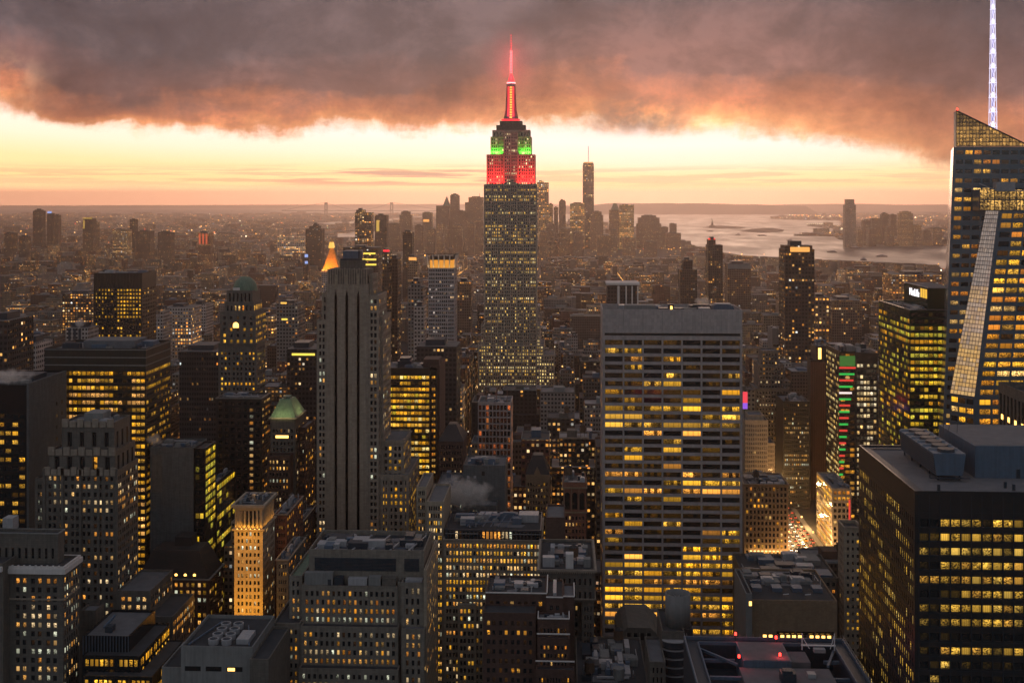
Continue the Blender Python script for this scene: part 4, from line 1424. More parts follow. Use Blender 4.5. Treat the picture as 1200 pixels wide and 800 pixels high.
# ---- copper roofed hotel tower, green floodlight
Y = 660
b = Building('copper_roofed_tower', 'brown tower crowned by a green-lit copper mansard roof', 'tower', X(332, Y), Y + 13, 33)
b.mat = 'brown_brick'
x0, x1 = X(317, Y), X(346, Y)
ze, zp = Z(489, 332, Y), Z(470, 332, Y)
wt = spec(nu=6, ch=3.6, wf=.5, hf=.55, rec=.4, grp=2, gap=.2, lit=lambda i, j, nu, nv, rng: .5 if (nv - 1 - j) % 9 > 3 else .12, mt=6, pal=WARM + AMBER, power=.9)
b.blk(x0, x1, Y, Y + 24, 0, ze, wt, dict(wt, nu=6, lit=.3), parapet=0, mat='stone_dark')
b.ledge(x0, x1, Y, Y + 24, ze - .8, .8, .9, 'stone')
b.piece('copper_roof', MB().pyramid(x0 - .2, x1 + .2, Y - .2, Y + 24.2, ze + .005, zp, .42), 'copper')
sm_ = MB()
for k in range(9):
    t = k / 8
    sm_.bar((x0 + t * (x1 - x0), Y - .2, ze + .1), ((x0 + x1) / 2 + (t - .5) * (x1 - x0) * .42, Y + 7, zp + .1), .22)
b.piece('roof_seam', sm_, 'copper')
b.piece('roof_lantern', MB().box((x0 + x1) / 2 - 1.8, (x0 + x1) / 2 + 1.8, Y + 9, Y + 15, zp + .003, zp + 1.2), 'copper')
b.piece('lit_band', MB().box(x0 + 3, x1 - 4, Y - .06, Y - .004, Z(513, 330, Y), Z(510, 330, Y)), 'amber_lamp')
lamp('roof_floodlight', 'AREA', ((x0 + x1) / 2, Y - 5, ze + 1), 520, (1, .98, .42), 12, .8, ((x0 + x1) / 2, Y + 3, ze + 6), R(140))
lamp('roof_floodlight', 'AREA', (x1 + 4, Y + 12, ze + 1), 300, (1, .98, .42), 12, .8, (x1 - 4, Y + 12, ze + 6), R(140))
b.blk(x1 + .01, X(358, Y + 8), Y + 8, Y + 34, 0, Z(504, 352, Y), spec(nu=2, ch=3.6, wf=.4, hf=.5, lit=.2, pal=WARM), spec(nu=6, ch=3.6, wf=.5, hf=.5, lit=.25, pal=AMBER), wall='side_wing')
b.blk(X(313, Y - 8), X(340, Y - 8), Y - 8, Y - .01, 0, Z(530, 325, Y), dict(wt, nu=6, lit=.5, mt=2), None, wall='low_wing', mat='brown_brick', roof='slate')
b.finish(610)
hide(313, 362, 652, 610)

# ---- street wall of brown blocks between the gold tower and the broad grey block
for k, (pa_, pb_, yy, tp, col, nm) in enumerate(((322, 336, 570, 602, 'red_brick', 'narrow reddish brick block with a pale parapet beside the golden tower'),
                                                 (330, 353, 610, 612, 'brown_brick', 'taller brown block with a lit roof edge behind the narrow reddish one'),
                                                 (324, 338, 530, 655, 'stone_dark', 'small dark block with one bright ground floor at the foot of the golden tower'))):
    wq = spec(nu=4, ch=3.6, wf=.45, hf=.5, rec=.35, lit=.2, pal=AMBER, power=.8)
    b = tower('street_block', nm, 'building', pa_, pb_, yy, tp, 36, col, wq, dict(wq, nu=9, lit=.28), 690, 40 + k, roof='roof')
    b.ledge(*b.box[:4], b.box[4] - .6, .6, .4, 'stone')
    b.clutter(*b.box[:4], b.rz, 4, tank=k == 1)
    b.finish(700)

# ---- domed masonry tower
Y = 860
b = Building('domed_tower', 'dark masonry tower with a dull green dome and a lit arched window', 'tower', X(278, Y), Y + 16, 34)
b.mat = 'stone_dark'
wn = spec(nu=9, ch=3.8, wf=.5, hf=.55, rec=.4, grp=3, gap=.25, lit=lambda i, j, nu, nv, rng: {0: .3, 6: .95, 7: .1, 12: .55, 13: .5}.get(nv - 1 - j, .12), mt=3, pal=YELLOW, power=1.0)
b.blk(X(256, Y), X(301, Y), Y, Y + deep(301, Y, 311), 0, Z(402, 278, Y), dict(wn, mt=6), dict(wn, lit=.12), foot=True)
b.ledge(X(256, Y), X(301, Y), Y, Y + deep(301, Y, 311), Z(402, 278, Y) - 1, 1.0, .9, 'stone_dark')
b.blk(X(257.5, Y), X(299, Y), Y + 1, Y + 32, Z(402, 278, Y) - 1, Z(366, 278, Y), spec(nu=5, nv=5, wf=.4, hf=.55, lit=.45, mt=2, pal=YELLOW), spec(nu=6, nv=5, wf=.45, hf=.5, lit=.55, mt=2, pal=YELLOW, power=.8), foot=False)
b.blk(X(262, Y), X(296, Y), Y + 3, Y + 28, Z(366, 278, Y) - 1, Z(354, 278, Y), spec(nu=7, nv=1, wf=.5, hf=.5, lit=lambda i, j, nu, nv, rng: .95 if 1 < i < 5 else 0, mt=1), spec(nu=7, nv=1, wf=.5, hf=.5, lit=.9, mt=1), foot=False)
b.blk(X(264, Y), X(294, Y), Y + 4, Y + 27, Z(354, 278, Y) - 1, Z(341, 278, Y), spec(nu=6, nv=1, wf=.5, hf=.75, rec=.8, lit=0, mt=1, dim=0), None, foot=False)
cx_, cy_ = X(281, Y), Y + 15
zd = Z(341, 278, Y)
dome = MB()
prev = None
for k in range(7):
    t0, t1 = k / 7 * math.pi / 2, (k + 1) / 7 * math.pi / 2
    dome.frustum(cx_, cy_, zd - 1 + 11.5 * math.sin(t0), zd - 1 + 11.5 * math.sin(t1), 9.5 * math.cos(t0), max(.3, 9.5 * math.cos(t1)), 24, cap=(k == 6))
b.piece('dome', dome, 'copper', smooth=True)
b.piece('lit_panel', MB().box(X(271, Y), X(279, Y), Y + 4.2, Y + 4.5, zd + .2, zd + 2.2), 'white_stone')
aw = MB()
xx, zz = X(276, Y), Z(381, 276, Y)
aw.poly([(xx - 2.2, Y + .8, zz - 2)] + [(xx + 2.2, Y + .8, zz - 2)] + [(xx + 2.2 * math.cos(t * math.pi / 8), Y + .8, zz + 2.2 * math.sin(t * math.pi / 8)) for t in range(9)])
b.piece('arched_window', aw, 'amber_lamp')
b.finish(470)
hide(254, 312, 858, 470)

# ---- dark bronze tower with lit upper rows
Y = 1150
b = tower('office_tower', 'dark bronze office tower with a flat blank top and bands of lit windows', 'office tower', 110.5, 166.5, Y, 320, 40, 'bronze',
          spec(nu=15, ch=3.9, wf=.6, hf=.55, rec=.3, lit=lambda i, j, nu, nv, rng: {0: .8, 1: .75, 2: .65, 3: .6, 4: .5, 5: .55, 6: .45, 7: .6, 8: .2, 12: .5, 14: .5, 15: .4}.get(nv - 1 - j, .12) * (1.4 if i > 6 else .7), mt=15.5, pal=YELLOW, power=.9),
          spec(nu=8, ch=3.9, wf=.5, hf=.5, lit=.05, mt=15), 398, 35, roof='roof_dark')
fin = MB()
for k in range(16):
    xx = b.box[0] + k * (b.box[1] - b.box[0]) / 15
    fin.box(xx - .35, xx + .35, Y - .5, Y - .003, 0, b.box[4])
b.each('pier', fin, 'bronze')
b.clutter(*b.box[:4], b.rz, 5)
b.finish(400)

# ---- bright yellow office tower
Y = 720
b = Building('office_tower', 'glowing office tower with stacked bright yellow floors and a dark brown end wall', 'office tower', X(480, Y), Y + 16, 36)
b.mat = 'bronze'
lp = lambda i, j, nu, nv, rng: {1: .35, 9: .55, 10: .3}.get(nv - 1 - j, .95 if nv - 1 - j < 17 else .35)
zt = Z(431, 480, Y)
b.blk(X(446, Y), X(503.5, Y), Y, Y + 34, 0, zt, spec(nu=13, ch=3.72, wf=.93, hf=.6, rec=.3, lit=lp, mt=4.2, ml=.3, mr=.3, pal=YELLOW + GREENISH[:2] + [(1, .72, .25)], power=1.0, dim=.6), None, roof='roof')
b.blk(X(503.5, Y) + .003, X(511, Y), Y + 3, Y + 34, 0, zt - 1.5, spec(nu=2, ch=3.72, wf=.9, hf=.5, rec=.3, lit=lambda i, j, nu, nv, rng: lp(i, j, nu, nv, rng) * .8, mt=3, pal=AMBER, power=.8), None, foot=False, wall='curved_corner', roof='roof')
b.blk(X(511, Y) + .003, X(514, Y), Y + 6, Y + 40, 0, zt + 1, None, None, foot=False, wall='end_wall', mat='brown_brick')
b.piece('roof_house', MB().box(X(496, Y + 8), X(514.5, Y + 8), Y + 8, Y + 24, zt - 1, Z(421, 505, Y + 8)), 'brown_brick')
b.piece('roof_unit', MB().box(X(466, Y + 8), X(482, Y + 8), Y + 8, Y + 20, zt - 1.2, zt + 3.2).box(X(468, Y + 8), X(480, Y + 8), Y + 9, Y + 19, zt + 3.203, zt + 5.0), 'dark_metal')
b.clutter(X(450, Y), X(495, Y), Y + 3, Y + 30, zt - 1.2, 5, hmax=2)
b.finish(640)
hide(446, 520, 716, 630)

# ---- white gridded tower with gold crown
Y = 1080
b = Building('crowned_tower', 'slim pale gridded tower with a flared crown lit gold from inside', 'tower', X(517, Y), Y + 14, 37)
b.mat = 'travertine'
x0, x1 = X(502, Y), X(532.5, Y)
zt = Z(314, 517, Y)
b.blk(x0, x1, Y, Y + 27, 0, zt, spec(nu=12, ch=3.6, wf=.62, hf=.55, rec=.5, grp=3, gap=.2, lit=.10, mt=.6, ml=.3, mr=.3, pal=[(1, .8, .7), (1, .6, .3)], power=.5), spec(nu=9, ch=3.6, wf=.5, hf=.5, lit=.05), parapet=.5)
zc = Z(298.5, 517, Y)
b.piece('crown_glow', MB().box(x0 + 1.2, x1 - 1.2, Y + 1.2, Y + 25.8, zt + .003, zc - 5.0), lamp_mat('crown_light', (1, .40, .05), .62))
b.piece('crown_core', MB().box(x0 + 1.6, x1 - 1.6, Y + 1.6, Y + 25.4, zc - 4.99, zc - 1.0), 'slate')
fin = MB()
for k in range(6):
    t = k / 5
    xx = x0 + t * (x1 - x0)
    fx = xx + (t - .5) * 2.6
    fin.hexa([(xx - .45, Y - .2, zt), (xx + .45, Y - .2, zt), (xx + .45, Y + .9, zt), (xx - .45, Y + .9, zt), (fx - .5, Y - 1.5, zc), (fx + .5, Y - 1.5, zc), (fx + .5, Y - .1, zc), (fx - .5, Y - .1, zc)])
    yy = Y + t * 27
    fy = yy + (t - .5) * 2.6
    if k:
        fin.hexa([(x1 - .9, yy - .45, zt), (x1 + .2, yy - .45, zt), (x1 + .2, yy + .45, zt), (x1 - .9, yy + .45, zt), (x1 + .3, fy - .5, zc), (x1 + 1.5, fy - .5, zc), (x1 + 1.5, fy + .5, zc), (x1 + .3, fy + .5, zc)])
b.each('crown_fin', fin, 'white_stone')
b.piece('crown_rim', MB().box(x0 - 1.9, x1 + 1.9, Y - 1.9, Y - .9, zc + .003, zc + .9).box(x1 + .9, x1 + 1.9, Y - .897, Y + 28.5, zc + .003, zc + .9), 'bronze')
lamp('crown_lamp', 'AREA', ((x0 + x1) / 2, Y - 2.2, zt + .3), 500, (1, .6, .18), 28, .4, ((x0 + x1) / 2, Y + .5, zc - 4))
b.finish(412)
hide(500, 538, 1078, 405)

# ---- the great stepped tower with the floodlit crown
Y = 1290
b = Building('skyscraper', 'tallest stepped limestone tower with red and green floodlit top and a glowing red mast', 'skyscraper', X(598.5, Y), Y + 20, 38)
b.mat = 'stone_light'
zz = {k: Z(k, 598, Y) for k in (405, 216, 181, 160, 152, 146, 141, 96, 88)}
x0, x1 = X(567.5, Y), X(629, Y)


def lit_e(i, j, nu, nv, rng):
    r = nv - 1 - j
    hot = (.62 if r in (1, 3, 4, 8, 12, 13, 14, 15, 16, 17, 20, 22, 23, 25, 26, 29, 30, 34, 35) else .05)
    if r > 36:
        hot = .5 if r in (37, 39, 41) else .14
    return hot * (.45 if 9 < i < 14 and r % 5 else 1.0)


we = spec(nu=24, ch=3.72, wf=.44, hf=.62, rec=.45, grp=3, gap=.42, lit=lit_e, mt=1.0, ml=.6, mr=.6, pal=[(.9, .5, .09), (.9, .6, .18), (.9, .68, .32), (.9, .45, .07)], power=.95, dim=.1, mat='stone_light')
b.blk(x0, x1, Y, Y + 42, 0, zz[216], we, spec(nu=14, ch=3.72, wf=.5, hf=.6, lit=.1))
pk = [x0 + .35] + [x0 + .6 + (x1 - x0 - 1.2) * k / 8 for k in range(1, 8)] + [x1 - .35]
for xx in pk:
    b.piece('pier', MB().box(xx - .85, xx + .85, Y - .6, Y - .003, 0, zz[216] - .3), 'stone_light')
# set back tiers
xa, xb = X(570, Y), X(627, Y)
wr = spec(nu=21, ch=3.72, wf=.42, hf=.6, rec=.5, grp=3, gap=.42, lit=.22, mt=1.0, ml=.5, mr=.5, pal=[(1, .8, .4), (1, .7, .3)], power=1.3)
b.blk(xa, xb, Y + 3, Y + 39, zz[216] - 1, zz[181], wr, None, foot=False)
xc, xd = X(574.5, Y), X(622.5, Y)
b.blk(xc, xd, Y + 5.5, Y + 37, zz[181] - 1, zz[160], dict(wr, nu=18, lit=.15), None, foot=False)
b.blk(X(576.5, Y), X(621, Y), Y + 7, Y + 36, zz[160] - 1, zz[152], spec(nu=12, nv=1, wf=.4, hf=.5, lit=.1, mt=1), None, foot=False)
cb0, cb1 = X(590, Y), X(607, Y)
b.blk(cb0, cb1, Y + 1.2, Y + 7, zz[216] - 1, Z(154, 598, Y), spec(nu=6, ch=3.72, wf=.42, hf=.6, lit=.25, grp=3, gap=.3, pal=[(1, .8, .4)], power=1.2), None, foot=False, wall='center_bay')
for xx in [xa + .6 + (xb - xa - 1.2) * k / 7 for k in range(8)]:
    if not cb0 - 1 < xx < cb1 + 1:
        b.piece('pier', MB().box(xx - .6, xx + .6, Y + 2.5, Y + 2.997, zz[216] - .9, zz[181] - .3), 'stone_light')
for xx in [xc + .6 + (xd - xc - 1.2) * k / 6 for k in range(7)]:
    if not cb0 - 1 < xx < cb1 + 1:
        b.piece('pier', MB().box(xx - .6, xx + .6, Y + 5.0, Y + 5.497, zz[181] - .9, zz[160] - .3), 'stone_light')
# lower shoulders
b.blk(X(560, Y - 10), X(637.5, Y - 10), Y - 9, Y + 52, 0, Z(404, 598, Y - 10), spec(nu=27, ch=3.72, wf=.48, hf=.6, rec=.4, grp=3, gap=.35, lit=.45, mt=1.2, pal=[(.9, .5, .09), (.9, .6, .18), (.9, .68, .32)], power=.9), None, wall='lower_wall')
b.blk(X(563.5, Y - 4), x0 - .01, Y - 3, Y + 46, Z(404, 598, Y) - 1, Z(380, 564, Y), spec(nu=2, ch=3.72, wf=.5, hf=.6, lit=.3, pal=[(1, .7, .26)]), None, foot=False)
b.blk(x1 + .01, X(633, Y - 4), Y - 3, Y + 46, Z(404, 598, Y) - 1, Z(380, 632, Y), spec(nu=2, ch=3.72, wf=.5, hf=.6, lit=.3, pal=[(1, .7, .26)]), None, foot=False)
b.blk(X(628, Y - 20), X(650, Y - 20), Y - 18, Y + 30, 0, Z(416, 640, Y - 20), spec(nu=7, ch=3.72, wf=.45, hf=.6, lit=.45, pal=[(1, .7, .26)], power=1.1), None, wall='side_wing')
# mast
cx = X(598, Y)
cy = Y + 21
b.piece('mast_base', MB().box(X(581, Y), X(615.5, Y), Y + 9, Y + 33, zz[152] - .99, zz[146]).box(X(585, Y), X(611.5, Y), Y + 11, Y + 31, zz[146] + .003, zz[141]), 'stone_dark')
ms = MB()
prof = [(0, 8.2), (.12, 6.6), (.3, 5.6), (.6, 4.9), (1, 4.3)]
zm0, zm1 = zz[141] + .003, zz[96]
for (t0, r0), (t1, r1) in zip(prof, prof[1:]):
    ms.frustum(cx, cy, zm0 + (zm1 - zm0) * t0, zm0 + (zm1 - zm0) * t1, r0, r1, 16, cap=(t1 == 1))
b.piece('mast', ms, 'grey_metal')
mw = MB()
for k in range(13):
    t = .08 + k * .066
    r = np.interp(t, [p[0] for p in prof], [p[1] for p in prof])
    z_ = zm0 + (zm1 - zm0) * t
    mw.box(cx - 1.3, cx + 1.3, cy - r - .5, cy - r - .12, z_, z_ + 1.7)
b.piece('mast_window', mw, lamp_mat('mast_window_light', (1, .38, .06), 1.7))
fn = MB()
for sx in (-1, 1):
    for (t0, t1) in ((0, .3), (.3, .65), (.65, .98)):
        r0 = np.interp(t0, [p[0] for p in prof], [p[1] for p in prof])
        r1 = np.interp(t1, [p[0] for p in prof], [p[1] for p in prof])
        fn.hexa([(cx + sx * (r0 + .2) - .5, cy - 3, zm0 + (zm1 - zm0) * t0), (cx + sx * (r0 + .2) + .5, cy - 3, zm0 + (zm1 - zm0) * t0), (cx + sx * (r0 + .2) + .5, cy + 1, zm0 + (zm1 - zm0) * t0), (cx + sx * (r0 + .2) - .5, cy + 1, zm0 + (zm1 - zm0) * t0),
                 (cx + sx * (r1 + .2) - .5, cy - 3, zm0 + (zm1 - zm0) * t1), (cx + sx * (r1 + .2) + .5, cy - 3, zm0 + (zm1 - zm0) * t1), (cx + sx * (r1 + .2) + .5, cy + 1, zm0 + (zm1 - zm0) * t1), (cx + sx * (r1 + .2) - .5, cy + 1, zm0 + (zm1 - zm0) * t1)])
b.each('mast_fin', fn, 'dark_metal')
redl = lamp_mat('red_neon', (1, .03, .045), 1.5)
b.piece('mast_light', MB().box(cx - 3.6, cx - 1.9, cy - 5.9, cy - 5.6, zm0 + 6, zm1 - 4).box(cx + 1.9, cx + 3.6, cy - 5.9, cy - 5.6, zm0 + 6, zm1 - 4), redl)
b.piece('mast_skirt', MB().box(X(587, Y), X(609, Y), cy - 9.4, cy - 8.6, zm0 + .3, zm0 + 2.2), redl)
b.piece('mast_ring', MB().frustum(cx, cy, zm1 + .003, zm1 + 1.4, 5.0, 5.0, 20), lamp_mat('ring_light', (1, .35, .35), 2.2))
b.piece('mast_cap', MB().frustum(cx, cy, zm1 + 1.403, zz[88] + 3, 4.2, 1.5, 16), redl)
za = zz[88] + 3
ant = b.piece('antenna', MB().frustum(cx, cy, za + .003, za + 18, 1.0, .8, 8).frustum(cx, cy, za + 18.003, za + 46, .6, .18, 8), lamp_mat('antenna_glow', (1, .06, .07), .55))
for k in range(15):
    z_ = za + 1.5 + k * 1.75
    b.piece('antenna_light', MB().frustum(cx, cy, z_, z_ + .8, 1.35, 1.35, 8), lamp_mat('antenna_lamp', (1, .16, .18), 2.6) if k == 0 else bpy.data.materials['antenna_lamp'], ant)
for k in range(6):
    z_ = za + 29 + k * 3
    b.piece('antenna_light', MB().frustum(cx, cy, z_, z_ + .8, .55, .55, 8), redl, ant)
# floodlights
W = xb - xa
for (la, lb_) in ((xa, cb0), (cb1, xb)):
    lamp('red_floodlight', 'AREA', ((la + lb_) / 2, Y - .2, zz[216] + .4), 9500, (1, .012, .016), lb_ - la - 1, .6, ((la + lb_) / 2, Y + 3.2, zz[216] + 14), R(150))
    lamp('red_floodlight', 'AREA', ((la + lb_) / 2, Y - 9, zz[216] + 1), 3600, (1, .012, .016), lb_ - la - 1, 1.0, ((la + lb_) / 2, Y + 3.2, zz[181] - 8), R(100))
for (la, lb_) in ((xc, X(588, Y)), (X(609, Y), xd)):
    lamp('green_floodlight', 'AREA', ((la + lb_) / 2, Y + 3.6, zz[181] + .4), 4800, (.10, 1, .05), lb_ - la - 2, .6, ((la + lb_) / 2, Y + 6, zz[181] + 8), R(150))
lamp('mast_floodlight', 'AREA', (cx, cy - 13, zm0 + .5), 16000, (1, .03, .05), 14, 1.0, (cx, cy - 3, zm0 + 26), R(100))
MAST = (cx, cy, za + 14)
for k in range(5):
    lamp('antenna_lightsource', 'POINT', (cx, cy - 3.2, za - 4 + 9 * k), 8500 - 900 * k, (1, .05, .06), 1.5)
b.finish(458)
hide(558, 640, 1280, 452)

# ---- white-latticed reddish office
Y = 760
b = tower('office_building', 'reddish office block behind a pale square concrete lattice', 'office building', 560, 599, Y, 471, 26, 'travertine',
          spec(nu=9, ch=4.25, wf=.76, hf=.78, rec=.9, lit=.25, mt=1.6, ml=.3, mr=.3, pal=[(.9, .2, .05), (1, .3, .07)], power=.4, dim=.9), spec(nu=6, ch=4.25, wf=.7, hf=.75, rec=.8, lit=.4, pal=[(.9, .3, .08)], power=.4), 548, 50)
b.clutter(*b.box[:4], b.rz, 5, hmax=3)
for k in range(3):
    xx = b.box[0] + 5 + 7 * k
    b.piece('rooftop_mast', MB().bar((xx, Y + 8, b.rz), (xx + .2, Y + 8, b.rz + 14 - 3 * k), .35), 'red_brick')
b.finish(550)

# ---- grey boxes below with the steam
Y = 640
b = Building('office_building', 'plain grey boxy building with two tiny windows and a steaming roof', 'office building', X(555, Y), Y + 14, 51)
b.mat = 'grey_brick'
b.blk(X(543, Y), X(592, Y), Y, Y + 26, 0, Z(545, 568, Y), None, None)
b.blk(X(511, Y - 12), X(543, Y - 12) - .02, Y - 12, Y + 22, 0, Z(564, 527, Y), spec(nu=10, ch=3.7, wf=.5, hf=.5, rec=.35, grp=2, gap=.2, lit=lambda i, j, nu, nv, rng: .55 if j < nv - 5 else .06, mt=5, pal=WARM), None)
b.blk(X(543, Y - 12), X(582, Y - 12), Y - 12, Y - .01, 0, Z(585, 560, Y), spec(nu=12, ch=3.7, wf=.5, hf=.5, rec=.35, lit=.3, mt=2, pal=WARM), None)
b.piece('dark_slot', MB().box(X(564.5, Y), X(568, Y), Y - .04, Y - .004, Z(557, 566, Y), Z(552, 566, Y)), 'black_glass')
for p_ in (547, 555):
    b.piece('small_window', MB().box(X(p_, Y), X(p_ + 3, Y), Y - .04, Y - .004, Z(560, 550, Y), Z(557, 550, Y)), 'pale_metal')
b.clutter(X(545, Y), X(590, Y), Y + 3, Y + 24, Z(545, 568, Y) - 1, 6)
b.clutter(X(513, Y - 12), X(541, Y - 12), Y - 8, Y + 20, Z(564, 527, Y) - 1, 4)
b.finish(610)
hide(508, 594, 626, 610)

# ---- pitched dark roof block left of it
Y = 690
b = tower('office_building', 'dark stone building with a steep slate roof and one row of bright arched windows', 'office building', 514, 543, Y, 517, 26, 'brown_brick',
          spec(nu=8, ch=3.8, wf=.5, hf=.55, rec=.35, lit=lambda i, j, nu, nv, rng: .85 if nv - 1 - j in (7, 8) else .08, mt=1.5, pal=WARM), None, 560, 52, parapet=0)
b.piece('steep_roof', MB().pyramid(b.box[0] - .3, b.box[1] + .3, Y - .3, Y + 26, b.box[4] + .004, Z(500, 528, Y), .3), 'slate')
b.finish(560)

# ---- lit office complex
Y = 560
wu = spec(cw=2.55, ch=3.6, wf=.6, hf=.6, rec=.4, grp=2, gap=.22, mt=1.5, ml=.8, mr=.8, pal=YELLOW + WARM, power=1.0)
lu = lambda i, j, nu, nv, rng: {0: .97, 1: .75, 2: .96, 3: .75, 4: .7, 5: .97, 6: .5, 7: .6, 8: .45, 9: .35, 10: .5}.get(nv - 1 - j, .18)
b = Building('office_building', 'buff office building with bright window pairs below a dark set back attic', 'office building', X(575, Y), Y + 20, 53)
b.mat = 'stone_warm'
zt = Z(632, 575, Y)
b.blk(X(520, Y), X(635, Y), Y, Y + 40, 0, zt, dict(wu, nu=28, lit=lu), dict(wu, lit=.3), roof='roof_dark')
b.ledge(X(520, Y), X(635, Y), Y, Y + 40, zt - .6, .6, .4, 'stone')
b.blk(X(521, Y), X(634, Y), Y + 2.2, Y + 36, zt - 1, Z(622, 575, Y), spec(nu=24, nv=1, wf=.7, hf=.8, rec=.3, lit=lambda i, j, nu, nv, rng: .95 if 8 < i < 17 else .02, mt=.4, pal=WARM), None, foot=False, wall='attic', mat='dark_metal', roof='roof_dark')
b.piece('attic_bar', MB().box(X(521, Y), X(560, Y), Y + 1.6, Y + 2.197, Z(627, 575, Y), Z(626.2, 575, Y)).box(X(594, Y), X(634, Y), Y + 1.6, Y + 2.197, Z(627, 575, Y), Z(626.2, 575, Y)), 'concrete')
b.clutter(X(524, Y), X(632, Y), Y + 6, Y + 34, Z(622, 575, Y) - 1, 12, hmax=4)
gr = MB()
for k in range(6):
    xx = X(548 + 9 * k, Y + 8)
    gr.bar((xx, Y + 6, zt + 4.6), (xx + 4, Y + 24, zt + 7), .35)
gr.bar((X(540, Y + 8), Y + 9, zt + 5.5), (X(600, Y + 8), Y + 9, zt + 6.5), .4)
b.each('steel_frame', gr, 'grey_metal')
b.blk(X(536, Y - 3), X(558, Y - 3), Y - 2.4, Y - .01, 0, Z(706, 547, Y), dict(wu, nu=4, lit=.3), None, foot=False, wall='front_bay', roof='concrete', parapet=.3)
b.blk(X(500, Y + 4), X(520, Y + 4) - .02, Y + 4, Y + 40, 0, Z(590, 510, Y), dict(wu, nu=6, lit=lambda i, j, nu, nv, rng: .75 if (nv - 1 - j) % 6 in (2, 3) or j < nv - 9 else .3), None, wall='left_wing')
b.blk(X(488, Y + 14), X(500, Y + 14) - .02, Y + 14, Y + 44, 0, Z(570, 494, Y + 14), dict(wu, nu=4, lit=.35), None, wall='low_wing')
b.finish()
hide(488, 636, 556, 900)

# ---- dark brick terraced block in front
Y = 440
b = Building('brick_building', 'dark brown brick block with white-edged terraces stepping around its flat roofs', 'apartment building', X(620, Y), Y + 12, 54)
b.mat = 'brown_brick'
wv = spec(cw=2.5, ch=3.6, wf=.5, hf=.5, rec=.35, grp=2, gap=.2, lit=lambda i, j, nu, nv, rng: .35 if nv - 1 - j in (3, 4, 5, 7) else .1, mt=2.2, ml=.8, mr=.8, pal=AMBER, power=.85, dim=.3)
zA, zB, zC, zD, zE = (Z(p, 620, Y) for p in (694, 725, 743, 775, 713))
b.blk(X(569, Y + 12), X(640, Y + 12), Y + 12, Y + 34, 0, Z(695, 600, Y + 12), wv, None, roof='roof_dark', parapet=.8)
b.blk(X(640, Y + 12) + .01, X(660, Y + 12), Y + 8, Y + 30, 0, Z(700, 650, Y + 8), wv, dict(wv, lit=.2), roof='roof_dark', parapet=.8)
b.blk(X(660, Y + 12) + .02, X(673, Y + 12), Y + 10, Y + 26, 0, Z(699, 665, Y + 10), None, None, roof='roof', parapet=.8)
b.blk(X(630, Y), X(667, Y), Y, Y + 7.9, zC - 1, zB, dict(wv, nu=9, lit=.08), dict(wv, lit=.2), roof='roof', parapet=.8)
b.blk(X(629.5, Y - 3), X(667.5, Y - 3), Y - 3, Y - .01, zD - 1, zC, dict(wv, nu=9, lit=.25), None, roof='roof_dark', parapet=.6)
b.blk(X(628, Y - 7), X(673, Y - 7), Y - 7, Y - 3.01, 0, zD, dict(wv, nu=11, lit=.35), dict(wv, nu=1, lit=.8), roof='roof_dark', parapet=.6)
b.blk(X(566, Y + 2), X(628, Y + 2) - .01, Y + 2, Y + 11.98, 0, Z(720, 600, Y), dict(wv, lit=.16), None, roof='roof_dark', parapet=.6)
cp = MB()
for (p0, p1, yy, py_) in ((569, 641, Y + 11.9, 695), (640, 660, Y + 7.9, 700), (660, 673.5, Y + 9.9, 699), (630, 667.5, Y - .1, 725), (629, 668, Y - 3.1, 743), (627.5, 673.5, Y - 7.1, 775)):
    zz_ = Z(py_, (p0 + p1) / 2, yy)
    cp.box(X(p0, yy), X(p1, yy), yy - .2, yy + .3, zz_ + .005, zz_ + .4)
for (p_, y0_, y1_, py_) in ((673, Y + 10, Y + 26, 699), (667, Y, Y + 8, 725), (630.4, Y, Y + 8, 725), (641, Y + 12, Y + 34, 695)):
    xx = X(p_, y0_)
    zz_ = Z(py_, p_, y0_)
    cp.box(xx - .2, xx + .2, y0_ + .31, y1_, zz_ + .005, zz_ + .4)
b.each('white_coping', cp, 'white_stone')
b.clutter(X(572, Y + 14), X(638, Y + 14), Y + 14, Y + 32, Z(695, 600, Y + 12) - .8, 7, hmax=2)
b.clutter(X(634, Y + 2), X(664, Y + 2), Y + 1, Y + 7, zB - .8, 3, hmax=1.2)
b.piece('duct', MB().box(X(648, Y + 12), X(652, Y + 12), Y + 12, Y + 28, Z(700, 650, Y + 8) - .7, Z(700, 650, Y + 8) + .6), 'pale_metal')
b.finish()
hide(565, 674, 430, 900)

# ---- grey classical block beside the alley
Y = 500
b = Building('office_building', 'grey classical block with a deep dentilled cornice and cluttered roof beside a dark alley', 'office building', X(666, Y), Y + 20, 55)
b.mat = 'stone_dark'
zt = Z(667, 666, Y)
b.blk(X(632, Y), X(697, Y), Y, Y + 44, zt - 14, zt, spec(nu=10, nv=2, wf=.4, hf=.5, rec=.4, lit=.02, mt=2.4, dim=0), None, roof='roof_dark')
b.ledge(X(632, Y), X(697, Y), Y, Y + 44, zt - .9, 1.0, .9, 'stone')
b.ledge(X(632, Y), X(697, Y), Y, Y + 44, zt - 13, .6, .5, 'stone')
dn = MB()
for k in range(26):
    xx = X(632, Y) + .4 + k * (X(697, Y) - X(632, Y) - .8) / 25
    dn.box(xx - .25, xx + .25, Y - .55, Y - .004, zt - 1.6, zt - .91)
b.each('dentil', dn, 'stone')
b.blk(X(681, Y) + .3, X(697, Y) - .3, Y + .4, Y + 40, 0, zt - 14.01, spec(nu=3, ch=3.6, wf=.4, hf=.55, rec=.4, lit=.04, dim=0), None, parapet=0)
b.blk(X(640, Y), X(681, Y), Y + 12, Y + 40, 0, zt - 14.01, spec(nu=6, ch=3.6, wf=.4, hf=.55, lit=.05), None, foot=False, parapet=0)
